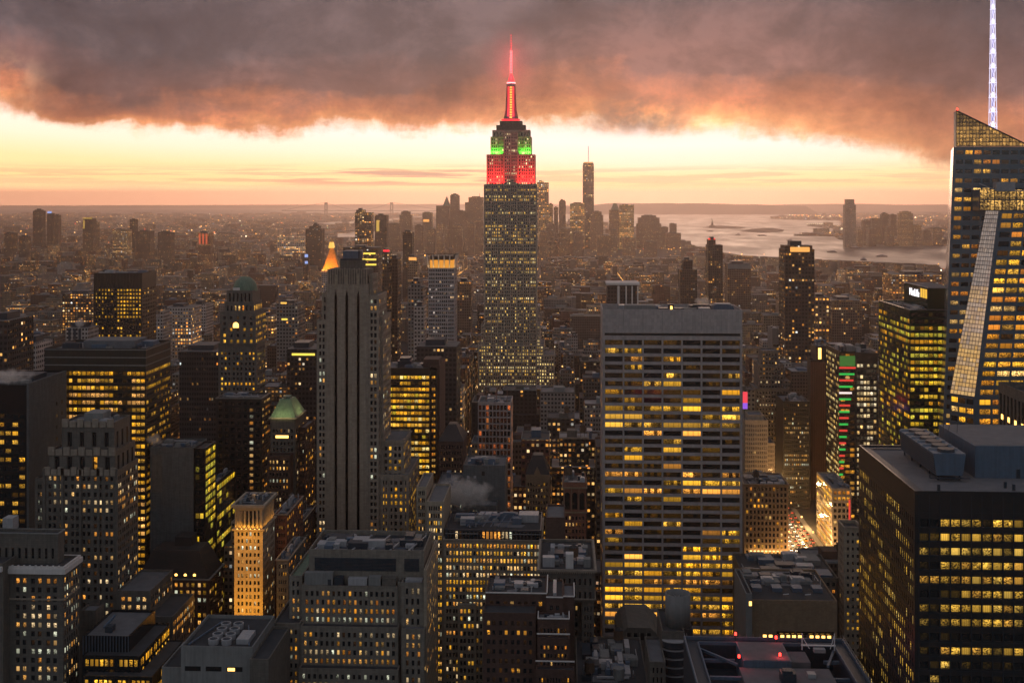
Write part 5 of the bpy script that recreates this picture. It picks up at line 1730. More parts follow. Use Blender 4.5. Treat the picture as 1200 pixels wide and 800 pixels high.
for pa_, pb_, yy, py_, mt_ in ((636, 650, Y + 6, 653, 'pale_metal'), (663, 672, Y + 4, 649, 'white_stone'), (684, 692, Y + 6, 655, 'concrete')):
    b.piece('roof_unit', MB().box(X(pa_, yy), X(pb_, yy), yy, yy + 4, zt - 1, Z(py_, pa_, yy)), mt_)
b.clutter(X(640, Y), X(694, Y), Y + 8, Y + 40, zt - 1, 8, tank=1)
b.blk(X(640, Y + 46), X(662, Y + 46), Y + 46, Y + 70, 0, Z(606, 650, Y + 46), None, None, mat='brown_brick', wall='rear_block')
b.finish()
hide(632, 698, 494, 790)
hide(698, 707, 300, 760)

# ---- small gothic gabled tower and arcaded tower
Y = 690
b = tower('gabled_tower', 'slim buff tower with a pointed gothic gable and lit lower floors', 'tower', 616, 644, Y, 556, 22, 'tan_brick',
          spec(nu=8, ch=3.6, wf=.5, hf=.55, rec=.35, lit=lambda i, j, nu, nv, rng: {2: .5, 5: .5, 6: .3, 8: .95, 9: .8, 10: .95, 11: .9}.get(nv - 1 - j, .2), mt=4, pal=YELLOW + WARM, power=.9), None, 600, 56)
zt = b.box[4]
xx = X(629.5, Y)
b.piece('gable', MB().plate([(xx - 3.2, zt - 6), (xx + 3.2, zt - 6), (xx + 2.6, zt - 1), (xx, zt + 5), (xx - 2.6, zt - 1)], Y - .6, Y - .004), 'tan_brick')
b.piece('steep_roof', MB().pyramid(b.box[0], b.box[1], Y + .5, Y + 21, zt + .004, Z(536, 630, Y), .4), 'slate')
b.finish(604)
Y = 640
b = tower('arcaded_tower', 'brown brick tower with a pale arcade of three arches below its roof', 'tower', 660, 687, Y, 565, 22, 'red_brick',
          spec(nu=6, ch=3.7, wf=.5, hf=.55, rec=.35, lit=.2, mt=18, pal=WARM), None, 630, 57)
zt = b.box[4]
b.ledge(*b.box[:4], zt - 3.4, .8, .6, 'tan_brick')
b.ledge(*b.box[:4], zt - 17, .7, .5, 'tan_brick')
for k in range(3):
    xx = b.box[0] + 2.3 + k * (b.box[1] - b.box[0] - 4.6) / 2
    ar = MB()
    ar.poly([(xx - 1.4, Y - .05, zt - 15), (xx + 1.4, Y - .05, zt - 15)] + [(xx + 1.4 * math.cos(t * math.pi / 8), Y - .05, zt - 7 + 1.4 * math.sin(t * math.pi / 8)) for t in range(9)])
    b.piece('arch', ar, 'black_glass')
    b.piece('pilaster', MB().box(xx - 2.0, xx - 1.6, Y - .4, Y - .004, zt - 16, zt - 3.5), 'tan_brick')
b.clutter(*b.box[:4], b.rz, 5, hmax=4, tank=1)
b.finish(620)

# ---- dark gabled hall, round concrete flue and curved bay in front of the slab
Y = 520
b = Building('gabled_hall', 'dark brick hall with a shallow gable in front of the white-grid slab', 'building', X(750, Y), Y + 12, 58)
b.mat = 'brown_brick'
z_, xm = Z(748, 750, Y), X(749, Y)
FOOT.append((X(724, Y), X(776, Y), Y, Y + 30))
hall = MB()
xl, xr = X(724, Y), X(775.5, Y)
pts = [(xl, 0), (xr, 0), (xr, z_), (xm + 7, z_ + 3.4), (xm + 5, z_ + 5), (xm - 5, z_ + 5), (xm - 7, z_ + 3.4), (xl, z_)]
hall.poly([(p, Y, q) for p, q in pts]).poly([(p, Y + 30, q) for p, q in pts[::-1]])
for i in range(1, 8):
    p, q = pts[i], pts[(i + 1) % 8]
    hall.poly([(q[0], Y, q[1]), (p[0], Y, p[1]), (p[0], Y + 30, p[1]), (q[0], Y + 30, q[1])][::-1])
hall.build('wall', M['stone_dark'], b.root, b.loc)
for k in range(4):
    xx = xm - 4.6 + k * 3.0
    b.piece('dark_opening', MB().box(xx - .8, xx + .8, Y - .05, Y - .004, z_ - .5, z_ + 2.6), 'black_glass')
    b.piece('pilaster', MB().box(xx - 1.35, xx - .95, Y - .25, Y - .004, z_ - .5, z_ + 2.8), 'stone')
b.piece('coping', MB().box(xl, xm - 7, Y - .2, Y + .4, z_ + .003, z_ + .4).box(xm + 7, xr, Y - .2, Y + .4, z_ + .003, z_ + .4), 'stone_dark')
b.finish()
hide(722, 778, 518, 900)

Y = 470
b = Building('flue_tower', 'grey concrete tower with a big open round flue and a curved ribbed bay', 'tower', X(795, Y), Y + 12, 59)
b.mat = 'concrete'
zf0, zf1 = Z(735, 796, Y), Z(700, 796, Y)
b.blk(X(775, Y), X(801, Y), Y - 4, Y + 22, 0, zf0, None, None, mat='stone_dark', roof='roof_dark')
cx, cy = X(796, Y), Y + 6
r = (X(811, Y) - X(781, Y)) / 2
fl = b.piece('flue', MB().frustum(cx, cy, zf0 - .98, zf1, r, r, 32, cap=False), 'concrete', smooth=True)
fl.modifiers.new('wall', 'SOLIDIFY').thickness = .5
b.piece('flue_grate', MB().frustum(cx, cy, zf1 - 6.6, zf1 - 6.2, r - .55, r - .55, 32), 'void', fl)  # near-black disc, the shade of the hollow put into its colour
gr_ = MB()
for k in range(10):
    a = k * math.pi / 5
    gr_.bar((cx, cy, zf1 - 2.2), (cx + (r - .6) * math.cos(a), cy + (r - .6) * math.sin(a), zf1 - 2.2), .22)
b.piece('flue_spoke', gr_, 'pale_metal', fl)
bay = MB()
cbx, cby = X(791, Y - 6), Y - 4
for k in range(6):
    z_ = Z(752 + k * 10, 790, Y - 6)
    bay.prism([(cbx + 4.8 * math.cos(math.pi * (1 + t / 10)), cby + 3.2 * math.sin(math.pi * (1 + t / 10))) for t in range(11)], z_ - 2.6, z_)
b.piece('curved_bay', bay, 'dark_metal')
rl = MB()
for k in range(6):
    z_ = Z(752 + k * 10, 790, Y - 6)
    rl.prism([(cbx + 5.1 * math.cos(math.pi * (1 + t / 10)), cby + 3.5 * math.sin(math.pi * (1 + t / 10))) for t in range(11)], z_ + .003, z_ + .35)
b.piece('bay_rim', rl, 'pale_metal')
b.blk(X(801, Y + 6) + .01, X(812, Y + 6), Y + 6, Y + 26, 0, zf0 - 3, None, None, mat='dark_metal', roof='roof_dark', wall='service_wing')
b.finish()
hide(774, 814, 460, 900)

Y = 455
b = Building('low_roof_building', 'low dark building whose flat roof is crowded with tanks and vents below the slab', 'building', X(735, Y), Y + 20, 60)
b.mat = 'stone_dark'
zt = Z(778, 735, Y + 20)
b.blk(X(676, Y), X(760, Y), Y, Y + 50, 0, zt, spec(nu=12, ch=3.8, wf=.4, hf=.5, lit=.03), None, roof='roof_dark')
b.blk(X(761, Y - 6), X(780, Y - 6), Y - 6, Y + 20, 0, Z(775, 770, Y - 6), spec(nu=3, ch=3.8, wf=.4, hf=.6, lit=0, dim=0), None, mat='stone', roof='roof')
b.clutter(X(680, Y), X(756, Y), Y + 3, Y + 46, zt - 1, 18, tank=2, hmax=3)
b.piece('tank_drum', MB().frustum(X(725, Y + 8), Y + 8, zt - .99, zt + 3.4, 2.4, 2.2, 16), 'concrete')
b.finish()
hide(676, 782, 450, 900)

# ================================================================== THE RIGHT HAND SIDE
# ---- faceted glass skyscraper with lattice spire
Y = 640
b = Building('glass_skyscraper', 'faceted glass skyscraper with sloping lit crown, pale slanting facet and a white lattice spire', 'skyscraper', X(1180, Y), Y + 20, 61)
b.mat = 'blue_glass'
YB = 652
pt = lambda px, py, yy: (X(px, yy), yy, Z(py, px, yy))
gp = lambda px, yy: (X(px, yy), yy, 0.0)
FOOT.append((X(1092, YB), X(1270, YB), Y - 4, Y + 60))


def lit_m1(i, j, nu, nv, rng):
    r = nv - 1 - j
    if i == 0:
        return .97 if 3 <= r <= 7 else (.55 if r > 7 else .0)
    if r in (1, 4):
        return .8 if 2 <= i <= 4 else .05
    return .35 if r > 8 else .12


gsp = spec(nu=14, ch=5.25, wf=.8, hf=.45, rec=.15, lit=lit_m1, mt=.6, ml=1.2, mr=.4, pal=AMBER, power=.9, dim=.25, mat='blue_glass')
b.facade(gp(1094, YB), gp(1270, YB), pt(1270, 172, YB), pt(1117.5, 172, YB), gsp)
w = b.part('wall', 'blue_glass')
BL_, BT_ = X(1089, YB + 50), X(1114.5, YB + 50)
w.poly([(BL_, YB + 50, 0), gp(1094, YB), pt(1117.5, 172, YB), (BT_, YB + 50, Z(172, 1117, YB))])
w.poly([(X(1117.5, YB), YB, Z(172, 1117.5, YB)), pt(1270, 172, YB), (X(1270, YB), YB + 50, Z(172, 1270, YB)), (BT_, YB + 50, Z(172, 1117, YB))])
# sloping crown: a lit screen of glass panes and mullions
cz0 = Z(171.5, 1120, YB)
xp0, xp1 = X(1120.5, YB), X(1206, YB)
zpk = Z(130, 1121, YB)
crown_top = lambda x: cz0 + (zpk - cz0) * (1 - (x - xp0) / (xp1 - xp0))
b.piece('crown_core', MB().plate([(xp0, cz0), (xp1 - .3, cz0), (xp0, zpk - .3)], YB + .5, YB + 4), 'blue_glass')
cells, cu, cg = [], [], []
nx, dz = 22, (zpk - cz0) / 9
for i in range(nx):
    a_, c_ = xp0 + (xp1 - xp0) * i / nx, xp0 + (xp1 - xp0) * (i + 1) / nx
    for j in range(9):
        z0, z1 = cz0 + dz * j, cz0 + dz * (j + 1)
        ta, tc_ = min(z1, crown_top(a_)), min(z1, crown_top(c_))
        if ta <= z0 + .05:
            continue
        tc_ = max(tc_, z0 + .02)
        e = (.55 if j < 5 else .20) * b.rng.uniform(.5, 1.5) * (1.5 if b.rng.random() < .1 else 1)
        cells.append([(a_ + .1, YB - .02, z0 + .1), (c_ - .1, YB - .02, z0 + .1), (c_ - .1, YB - .02, max(z0 + .12, tc_ - .1)), (a_ + .1, YB - .02, max(z0 + .13, ta - .1))])
        cu.append([(0, 0), (.8, 0), (.8, 1), (0, 1)])
        cg.append((e, .52 * e, .13 * e, b.rng.random()))
order = sorted(range(len(cells)), key=lambda k: -max(cg[k][:3]))
for k in order[:60]:
    quads_mesh('crown_pane', np.array([cells[k]]), M['glass'], b.root, b.loc, np.array([cu[k]]), {'glow': np.array([cg[k]])})
kk = order[60:]
quads_mesh('crown_screen', np.array([cells[k] for k in kk]), M['glass'], b.root, b.loc, np.array([cu[k] for k in kk]), {'glow': np.array([cg[k] for k in kk])})['kind'] = 'stuff'
mu = MB()
for i in range(nx):
    a_ = xp0 + (xp1 - xp0) * i / nx
    mu.box(a_ - .12, a_ + .12, YB - .3, YB - .03, cz0, crown_top(a_))
for j in range(9):
    z0 = cz0 + dz * j
    mu.box(xp0, xp0 + (xp1 - xp0) * (1 - j / 9), YB - .3, YB - .03, z0 - .14, z0 + .14)
mu.bar((xp0, YB - .2, zpk + .1), (xp1, YB - .2, cz0 + .1), .7)
b.piece('crown_mullion', mu, 'dark_metal')
b.piece('warning_lamp', MB().frustum(xp0 + .6, YB, zpk + .3, zpk + 1.4, .5, .4, 8), 'red_lamp')
# front mass
tz, fz = Z(247, 1170, Y), Z(465, 1142, Y)
lit_m2 = lambda i, j, nu, nv, rng: .78
g2 = spec(nu=7, ch=5.25, wf=.86, hf=.56, rec=.2, lit=lit_m2, mt=.4, ml=2.2, mr=.2, pal=AMBER + YELLOW, power=1.0, dim=.4, mat='blue_glass')
b.facade(pt(1142, 465, Y), pt(1270, 465, Y), pt(1270, 247, Y), pt(1170, 247, Y), g2)
b.facade(gp(1142, Y), gp(1270, Y), pt(1270, 465, Y), pt(1142, 465, Y), dict(g2, nu=8))
b.facade((X(1113, 651.8), 651.8, 0), gp(1142, Y), pt(1142, 465, Y), (X(1113, 651.8), 651.8, fz), dict(g2, nu=3, lit=.45, ml=.5, mr=.5))
# pale facet, mullion grid: sky reflection put in as pane glow, amber rooms lower
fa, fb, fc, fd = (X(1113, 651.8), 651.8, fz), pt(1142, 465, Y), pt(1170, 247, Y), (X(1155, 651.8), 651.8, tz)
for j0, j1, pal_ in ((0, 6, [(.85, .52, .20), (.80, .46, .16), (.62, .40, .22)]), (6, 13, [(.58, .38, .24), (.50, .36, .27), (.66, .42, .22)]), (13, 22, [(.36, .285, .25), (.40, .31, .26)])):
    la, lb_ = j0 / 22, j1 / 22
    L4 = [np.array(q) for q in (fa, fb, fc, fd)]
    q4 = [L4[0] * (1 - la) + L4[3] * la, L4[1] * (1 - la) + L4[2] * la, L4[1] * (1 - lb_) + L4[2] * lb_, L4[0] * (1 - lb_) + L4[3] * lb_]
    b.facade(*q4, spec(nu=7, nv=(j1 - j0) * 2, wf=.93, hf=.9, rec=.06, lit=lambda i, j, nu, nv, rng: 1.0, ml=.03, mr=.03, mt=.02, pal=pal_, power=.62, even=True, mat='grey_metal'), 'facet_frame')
# lower lit terrace crown on the front mass
xq0, xq1 = X(1145, Y + 4), X(1270, Y)
zq0, zq1 = tz + .01, Z(222, 1170, Y)
b.piece('terrace_core', MB().box(xq0, xq1, Y + .6, YB - .4, zq0, zq1), 'blue_glass')
for j in range(2):
    for i in range(14):
        a_, c_ = xq0 + (xq1 - xq0) * i / 14, xq0 + (xq1 - xq0) * (i + 1) / 14
        z0, z1 = zq0 + (zq1 - zq0) * j / 2, zq0 + (zq1 - zq0) * (j + 1) / 2
        e = b.rng.uniform(.35, .95)
        quads_mesh('terrace_pane', np.array([[(a_ + .12, Y + .5, z0 + .15), (c_ - .12, Y + .5, z0 + .15), (c_ - .12, Y + .5, z1 - .15), (a_ + .12, Y + .5, z1 - .15)]]), M['glass'], b.root, b.loc,
                   np.array([[(0, 0), (.8, 0), (.8, 1), (0, 1)]]), {'glow': np.array([(e, .55 * e, .13 * e, b.rng.random())])})
rg_ = MB()
for i in range(29):
    a_ = xq0 + (xq1 - xq0) * i / 28
    rg_.box(a_ - .08, a_ + .08, Y + .2, Y + .49, zq0, zq1 + 1.0)
for j in range(6):
    z0 = zq0 + (zq1 - zq0) * j / 5
    rg_.box(xq0, xq1, Y + .2, Y + .49, z0 - .07, z0 + .07)
b.piece('terrace_mullion', rg_, 'dark_metal')
b.piece('cleaning_cradle', MB().box(X(1166, Y), X(1188, Y), Y - 2, Y + 3, Z(224, 1170, Y), Z(213.5, 1170, Y)), 'pale_metal')
b.piece('cradle_arm', MB().bar((X(1149, Y), Y + 2, Z(215, 1150, Y)), (X(1170, Y), Y - 1, Z(224.5, 1170, Y)), .5).bar((X(1170, Y), Y - 1, Z(224.5, 1170, Y)), (X(1210, Y), Y - 1, Z(223, 1200, Y)), .5), 'pale_metal')
# spire
sx, sy = X(1163.5, 664), 664
zb_, ze_ = Z(166, 1163, 664), Z(-6, 1163, 664)
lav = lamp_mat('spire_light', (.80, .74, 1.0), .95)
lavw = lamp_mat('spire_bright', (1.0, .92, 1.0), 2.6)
r0, r1 = 1.75, .8
legs, rings, diag = MB(), MB(), MB()
nseg = 10
for k in range(nseg):
    za_, zc_ = zb_ + (ze_ - zb_) * k / nseg, zb_ + (ze_ - zb_) * (k + 1) / nseg
    ra, rc = r0 + (r1 - r0) * k / nseg, r0 + (r1 - r0) * (k + 1) / nseg
    for (ux, uy) in ((-1, -1), (1, -1), (1, 1), (-1, 1)):
        legs.bar((sx + ux * ra, sy + uy * ra, za_), (sx + ux * rc, sy + uy * rc, zc_), .3)
    diag.bar((sx - ra, sy - ra, za_), (sx + rc, sy - rc, zc_), .2).bar((sx + ra, sy - ra, za_), (sx - rc, sy - rc, zc_), .26).bar((sx - ra, sy + ra, za_), (sx + rc, sy + rc, zc_), .26)
    rings.box(sx - ra - .3, sx + ra + .3, sy - ra - .3, sy + ra + .3, za_ - .2, za_ + .25)
    b.piece('spire_lamp', MB().frustum(sx, sy, za_ + .3, za_ + 3.2, ra * .75, .15, 10), lavw)
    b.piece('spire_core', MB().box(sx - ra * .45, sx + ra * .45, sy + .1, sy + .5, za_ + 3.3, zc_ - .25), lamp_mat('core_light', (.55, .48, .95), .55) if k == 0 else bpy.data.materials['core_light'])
b.piece('spire_leg', legs, lav)
b.piece('spire_brace', diag, lav)
b.piece('spire_ring', rings, lav)
hide(1092, 1210, 636, 520)
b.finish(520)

# ---- ribbed dark block at the frame edge
b = Building('office_block', 'dark ribbed block with recessed roof and amber windows along its foot, before the glass skyscraper', 'office building', 228, 520, 62)
b.mat = 'stone_dark'
x0 = X(1170, 560)
zt = Z(447, 1170, 560)
b.blk(x0, x0 + 50, 470, 560, 0, zt, spec(cw=3, ch=4, wf=.5, hf=.6, lit=.3), spec(nu=20, ch=16, nv=4, wf=.6, hf=.86, rec=1.0, lit=lambda i, j, nu, nv, rng: .0, mt=2, dim=.05), roof='roof_dark', parapet=3)
for k in range(9):
    yy = 490 + 8 * k
    b.piece('lit_window', MB().box(x0 - .06, x0 - .004, yy, yy + 2.4, Z(492, 1185, 545) - 1.6, Z(492, 1185, 545) + .8), 'amber_lamp')
b.finish(505)
hide(1168, 1210, 465, 505)

# ---- green glass office block with a lit sign
Y = 700
b = Building('office_building', 'dark green glass block with yellow-lit floors and a white lit sign on its raised crown', 'office building', X(1080, Y), Y + 30, 63)
b.mat = 'green_glass'
x0, x1 = X(1066, Y), X(1116, Y)
zt = Z(363, 1066, Y)
lg = lambda i, j, nu, nv, rng: ({0: .0, 1: .0, 2: .6, 3: .95, 4: .95, 5: .9, 6: .92, 7: .8, 8: .95, 9: .9, 10: .85, 11: .3, 12: .4, 13: .25, 14: .6}.get(nv - 1 - j, .5)) * (.5 if (nv - 1 - j == 2 and i < 4) else 1)
gs = spec(nu=9, ch=4.12, wf=.92, hf=.58, rec=.2, lit=lg, mt=.8, ml=.4, mr=.4, pal=GREENISH + YELLOW[:1], power=.95, dim=.5)
rz = b.blk(x0, x1, Y, Y + 68, 0, zt, gs, dict(gs, nu=18, lit=lambda i, j, nu, nv, rng: ({0: .05, 1: .4, 2: .7, 3: .7, 4: .6}.get(nv - 1 - j, .35)), power=.7), roof='roof')
cx0 = X(1087, 715)
zc_ = Z(338, 1087, 715)
b.piece('crown_block', MB().box(cx0, x1 + 8, 715, 764, rz + .01, zc_), 'green_glass')
b.piece('crown_roof', MB().box(cx0 + .5, x1 + 7.5, 715.5, 763.5, zc_ + .003, zc_ + .3), 'roof')
b.piece('crown_coping', MB().box(cx0 - .2, cx0 + .3, 714.8, 764, zc_ + .301, zc_ + .8), 'pale_metal')
ap = MB()
for k in range(3):
    ap.box(cx0 - .08, cx0 - .004, 716 + k * 4.6, 719.8 + k * 4.6, zc_ - 6.4, zc_ - .8)
b.piece('amber_panel', ap, lamp_mat('panel_light', (1, .56, .06), .75))
fc_ = bpy.data.curves.new('sign_text', 'FONT')
fc_.body = 'MetLife'
fc_.size = 6.6
fc_.extrude = .15
fc_.align_x = 'CENTER'
fc_.align_y = 'CENTER'
so = bpy.data.objects.new('sign_lettering', fc_)
C.objects.link(so)
dg = bpy.context.evaluated_depsgraph_get()
sme = bpy.data.meshes.new_from_object(so.evaluated_get(dg))
bpy.data.objects.remove(so)
sme.materials.clear()
sme.materials.append(lamp_mat('sign_light', (1, .93, .95), 1.5))
sgn = bpy.data.objects.new('sign_lettering', sme)
C.objects.link(sgn)
sgn.parent = b.root
sgn.rotation_euler = (R(90), 0, R(-90))
sgn.location = Vector((cx0 - .3, 741, zc_ - 4.6)) - b.root.location
b.clutter(x0 + 2, cx0 - 1, Y + 4, Y + 60, rz, 6, hmax=1.6)
hide(1027, 1114, 690, 510)
b.finish(515)

# ---- building with red and green light bands
Y = 915
b = Building('banded_building', 'glassy office building with glowing red and green bands stacked up its corner', 'office building', X(1005, Y), Y + 25, 64)
b.mat = 'bronze'
x0, xm_, x1 = X(984, Y), X(1003, Y), X(1029, Y)
zt = Z(412, 1000, Y)
lb2 = lambda i, j, nu, nv, rng: {1: .0, 3: .75, 4: .8, 5: .8, 6: .8, 7: .8, 13: .3, 16: .8, 17: .9}.get(nv - 1 - j, .4)
b.blk(xm_, x1, Y + 1, Y + 50, 0, zt - 1, spec(nu=6, ch=4.4, wf=.82, hf=.62, rec=.25, lit=lb2, mt=8, pal=[(1, .8, .5), (1, .72, .35), (1, .6, .2)], power=.75, dim=.8), None, roof='roof_dark')
b.blk(x0, xm_ - .01, Y + 1, Y + deep(984, Y, 968), 0, zt, spec(nu=3, ch=4.4, wf=.9, hf=.6, rec=.25, lit=.2, mt=1, dim=.5), spec(nu=12, ch=4.4, wf=.86, hf=.55, rec=.25, lit=lambda i, j, nu, nv, rng: .75 if j < 8 else .4, mt=3, pal=[(1, .75, .3), (1, .6, .16)], power=.8), roof='roof_dark', wall='corner_wall')
gM, rM, wM = lamp_mat('green_band_light', (.05, .8, .12), .5), lamp_mat('red_band_light', (1, .07, .05), .6), lamp_mat('white_band_light', (1, .8, .75), .9)
b.piece('green_screen', MB().box(x0 + .2, xm_ - .4, Y + .4, Y + .99, Z(429, 990, Y), Z(417, 990, Y)), lamp_mat('green_screen_light', (.16, .55, .10), .2))
for k in range(18):
    py_ = 431 + k * 7.35
    wpx = 1003 - 15 * (k / 17) ** .8
    mt_ = wM if k == 4 else (rM if k % 2 == 0 else gM)
    b.piece('light_band', MB().box(x0 - .2, X(wpx, Y), Y + .2, Y + .99, Z(py_ + 1.05, 990, Y), Z(py_ - 1.05, 990, Y)), mt_)
b.clutter(x0, x1, Y + 4, Y + 44, zt - 1.1, 9, hmax=5)
hide(967, 1030, 910, 570)
b.finish(580)

# ---- brown ribbed shaft beside it
Y = 1010
b = Building('ribbed_tower', 'narrow brown ribbed shaft with one bright slot near its top, left of the banded building', 'tower', X(958, Y), Y + 15, 65)
b.mat = 'bronze'
b.blk(X(950, Y), X(957, Y), Y, Y + 14, 0, Z(422, 952, Y), None, None, roof='roof_dark')
b.blk(X(957, Y) + .01, X(969.5, Y), Y + 2, Y + 24, 0, Z(406, 962, Y), None, None, roof='roof_dark', wall='tall_wall')
rb_ = MB()
for k in range(9):
    xx = X(950.5 + k * 2.3, Y)
    rb_.box(xx - .3, xx + .3, Y - .5, Y - .004, 0, Z(424, 952, Y))
b.each('rib', rb_, 'red_brick')
b.piece('lit_slot', MB().box(X(959.5, Y), X(963, Y), Y + 1.9, Y + 1.996, Z(421, 960, Y), Z(408, 960, Y)), 'amber_lamp')
b.clutter(X(956, Y), X(969, Y), Y + 4, Y + 22, Z(406, 962, Y) - 1, 4, hmax=3)
hide(946, 971, 1000, 600)
b.finish(600)

# ---- lit golden low block on the avenue
Y = 850
b = Building('office_block', 'low block by the avenue whose street wall glows in slanting golden floors', 'office building', X(980, Y), Y + 22, 66)
b.mat = 'stone_warm'
x0 = X(975, Y)
b.blk(x0, x0 + 14, Y, Y + deep(975, Y, 957), 0, Z(572, 978, Y), spec(nu=4, ch=4.2, wf=.7, hf=.6, lit=.4, mt=1, pal=AMBER), spec(nu=10, ch=4.2, wf=.92, hf=.66, rec=.3, lit=.97, mt=1, pal=AMBER + YELLOW, power=1.1), roof='roof')
b.clutter(x0 + 1, x0 + 15, Y + 4, Y + 44, Z(572, 978, Y) - 1, 5, hmax=1.8)
b.piece('red_sign', MB().box(x0 + 12, x0 + 13.2, Y - .5, Y - .01, Z(640, 985, Y), Z(585, 985, Y)), rM)
b.piece('violet_sign', MB().box(x0 + .5, x0 + 5, Y - .6, Y - .01, Z(656, 978, Y), Z(648, 978, Y)), lamp_mat('violet_light', (.75, .25, 1), 1.6))
hide(956, 988, 842, 655)
b.finish(655)

# ---- slim pale tower
Y = 590
b = tower('slim_tower', 'slim pale stone tower with dark roof pit between the avenue and the black granite block', 'tower', 989, 1010, Y, 617, deep(989, Y, 982), 'stone_warm',
          spec(nu=3, ch=3.7, wf=.45, hf=.45, rec=.3, lit=lambda i, j, nu, nv, rng: .7 if nv - 1 - j in (9, 11, 12, 13) else .1, mt=2, pal=YELLOW, power=.8), spec(nu=4, ch=3.7, wf=.35, hf=.5, lit=.05, mt=3), 770, 67, roof='roof_dark', parapet=1.6)
b.ledge(*b.box[:4], b.box[4] - .7, .7, .35, 'stone')
hide(981, 1011, 586, 770)
b.finish(770)

# ---- low patterned building at the foot
Y = 540
b = Building('low_building', 'long low building with a patterned tan wall, dark openings and skylights on its roof', 'building', X(930, Y), Y + 20, 68)
b.mat = 'tan_brick'
x0, x1 = X(879, Y), X(981, Y)
zt = Z(703, 930, Y)
b.blk(x0, x1, Y, Y + 46, 0, zt, spec(nu=3, nv=1, wf=.94, hf=.16, rec=1.2, lit=0, mt=9, mb=zt - 22, ml=12, mr=1, dim=0), None, roof='roof_dark')
pt_ = MB()
for i in range(34):
    for j in range(4):
        xx = x0 + 1 + (i + .5 * (j % 2)) * (x1 - x0 - 2) / 34.5
        pt_.box(xx, xx + .55, Y - .12, Y - .004, zt - 2.4 - j * 2.0, zt - 1.4 - j * 2.0)
b.piece('wall_pattern', pt_, 'tan_brick')
for k in range(12):
    xx = x0 + 6 + k * 2.7
    b.piece('lit_window', MB().box(xx, xx + 1.6, Y - .06, Y - .004, zt - 17.6, zt - 16.2), 'amber_lamp' if k % 5 != 2 else 'black_glass')
for k in range(4):
    xx = X(884 + 24 * k, Y + 8)
    b.piece('skylight', MB().box(xx, xx + 4.6, Y + 14, Y + 20, zt - .99, zt + .9), 'grey_metal')
b.piece('roof_post', MB().bar((X(922, Y), Y + 8, zt), (X(926, Y), Y + 4, zt + 1.6), .4).bar((X(948, Y), Y + 8, zt), (X(952, Y), Y + 4, zt + 1.6), .4), 'white_metal')
b.clutter(x0 + 1, x1 - 1, Y + 22, Y + 44, zt - 1, 10, hmax=3)
b.blk(X(873, Y - 3), x0 - .02, Y - 6, Y + 30, 0, Z(690, 876, Y), None, None, wall='end_wing', mat='concrete', roof='roof_dark')
b.piece('wing_lamp', MB().box(X(875.4, Y), X(878.4, Y), Y - 6.08, Y - 6.004, Z(704, 876, Y), Z(699, 876, Y)), 'amber_lamp')
b.finish()
hide(870, 982, 530, 900)
Y = 600
b = tower('low_building', 'low grey building with roof lanterns just in front of the busy avenue', 'building', 872, 982, Y, 676, 40, 'stone_dark', spec(nu=16, ch=3.8, wf=.5, hf=.5, lit=.2), None, 700, 69, roof='roof_dark')
b.clutter(*b.box[:4], b.rz, 12, hmax=3)
b.piece('lit_skylight', MB().box(X(905, Y + 10), X(965, Y + 10), Y + 10, Y + 12, b.rz + .02, b.rz + .8), lamp_mat('skylight_light', (.9, .8, .4), .22))
b.finish(700)

# ---- old corner building left of the avenue
Y = 822
b = tower('corner_building', 'old brown corner building with lit shopfronts on the left side of the busy avenue', 'building', 872, 924, Y, 567, 34, 'tan_brick',
          spec(nu=11, ch=4.0, wf=.55, hf=.6, rec=.4, lit=lambda i, j, nu, nv, rng: .9 if j == 0 else .2, mt=1.5, pal=AMBER, power=.9), None, 665, 70, roof='roof_dark')
b.ledge(*b.box[:4], b.box[4] - .7, .7, .6, 'tan_brick')
b.clutter(*b.box[:4], b.rz, 9, hmax=3, tank=1)
for k in range(3):
    xx = b.box[0] + 12 + k * 5
    b.piece('skylight', MB().box(xx, xx + 4, Y + 2, Y + 5, b.rz + .02, b.rz + 1.6), 'pale_metal')
lamp('shopfront_light', 'AREA', (X(900, Y), Y - 6, 9), 2500, (1, .6, .2), 26, 1, (X(900, Y), Y, 8), R(150))
b.finish(662)
Y = 950
b = tower('office_building', 'pale grey gothic office building with close vertical ribs above the brown corner building', 'office building', 872, 900, Y, 492, 34, 'stone_warm',
          spec(nu=12, ch=3.7, wf=.4, hf=.6, rec=.5, lit=.03, mt=3, dim=.02), None, 560, 71)
b.blk(X(900, Y) + .02, X(909, Y), Y + 4, Y + 30, 0, Z(520, 905, Y), spec(nu=4, ch=3.7, wf=.4, hf=.6, lit=.05), None, wall='step_wall')
b.blk(X(878, Y), X(896, Y), Y + 4, Y + 24, b.box[4] - 1, Z(487, 886, Y), None, None, foot=False)
b.finish(565)
Y = 980
b = tower('office_building', 'dark office building with grids of small warm windows left of the brown ribbed shaft', 'office building', 918, 949, Y, 470, 36, 'granite',
          spec(nu=13, ch=3.8, wf=.5, hf=.5, rec=.3, lit=lambda i, j, nu, nv, rng: .75 if nv - 1 - j in (5, 6, 11, 12, 13, 16) else .12, pal=WARM, power=.8), None, 565, 72)
b.clutter(*b.box[:4], b.rz, 5)
b.finish(565)
Y = 1040
b = Building('stepped_tower', 'sooty stepped tower narrowing upward with scattered lit windows, behind the grey gothic block', 'tower', X(905, Y), Y + 15, 73)
b.mat = 'stone_dark'
for (pa_, pb_, tp, dy) in ((885, 925, 455, 0), (890, 920, 428, 4), (894, 914, 412, 8)):
    b.blk(X(pa_, Y), X(pb_, Y), Y + dy, Y + 34 - dy, 0 if dy == 0 else Z(455 if dy == 4 else 428, 905, Y) - 1, Z(tp, 905, Y), spec(cw=2.6, ch=3.7, wf=.45, hf=.5, rec=.4, lit=.22, mt=2, pal=WARM, power=.9), None, foot=dy == 0)
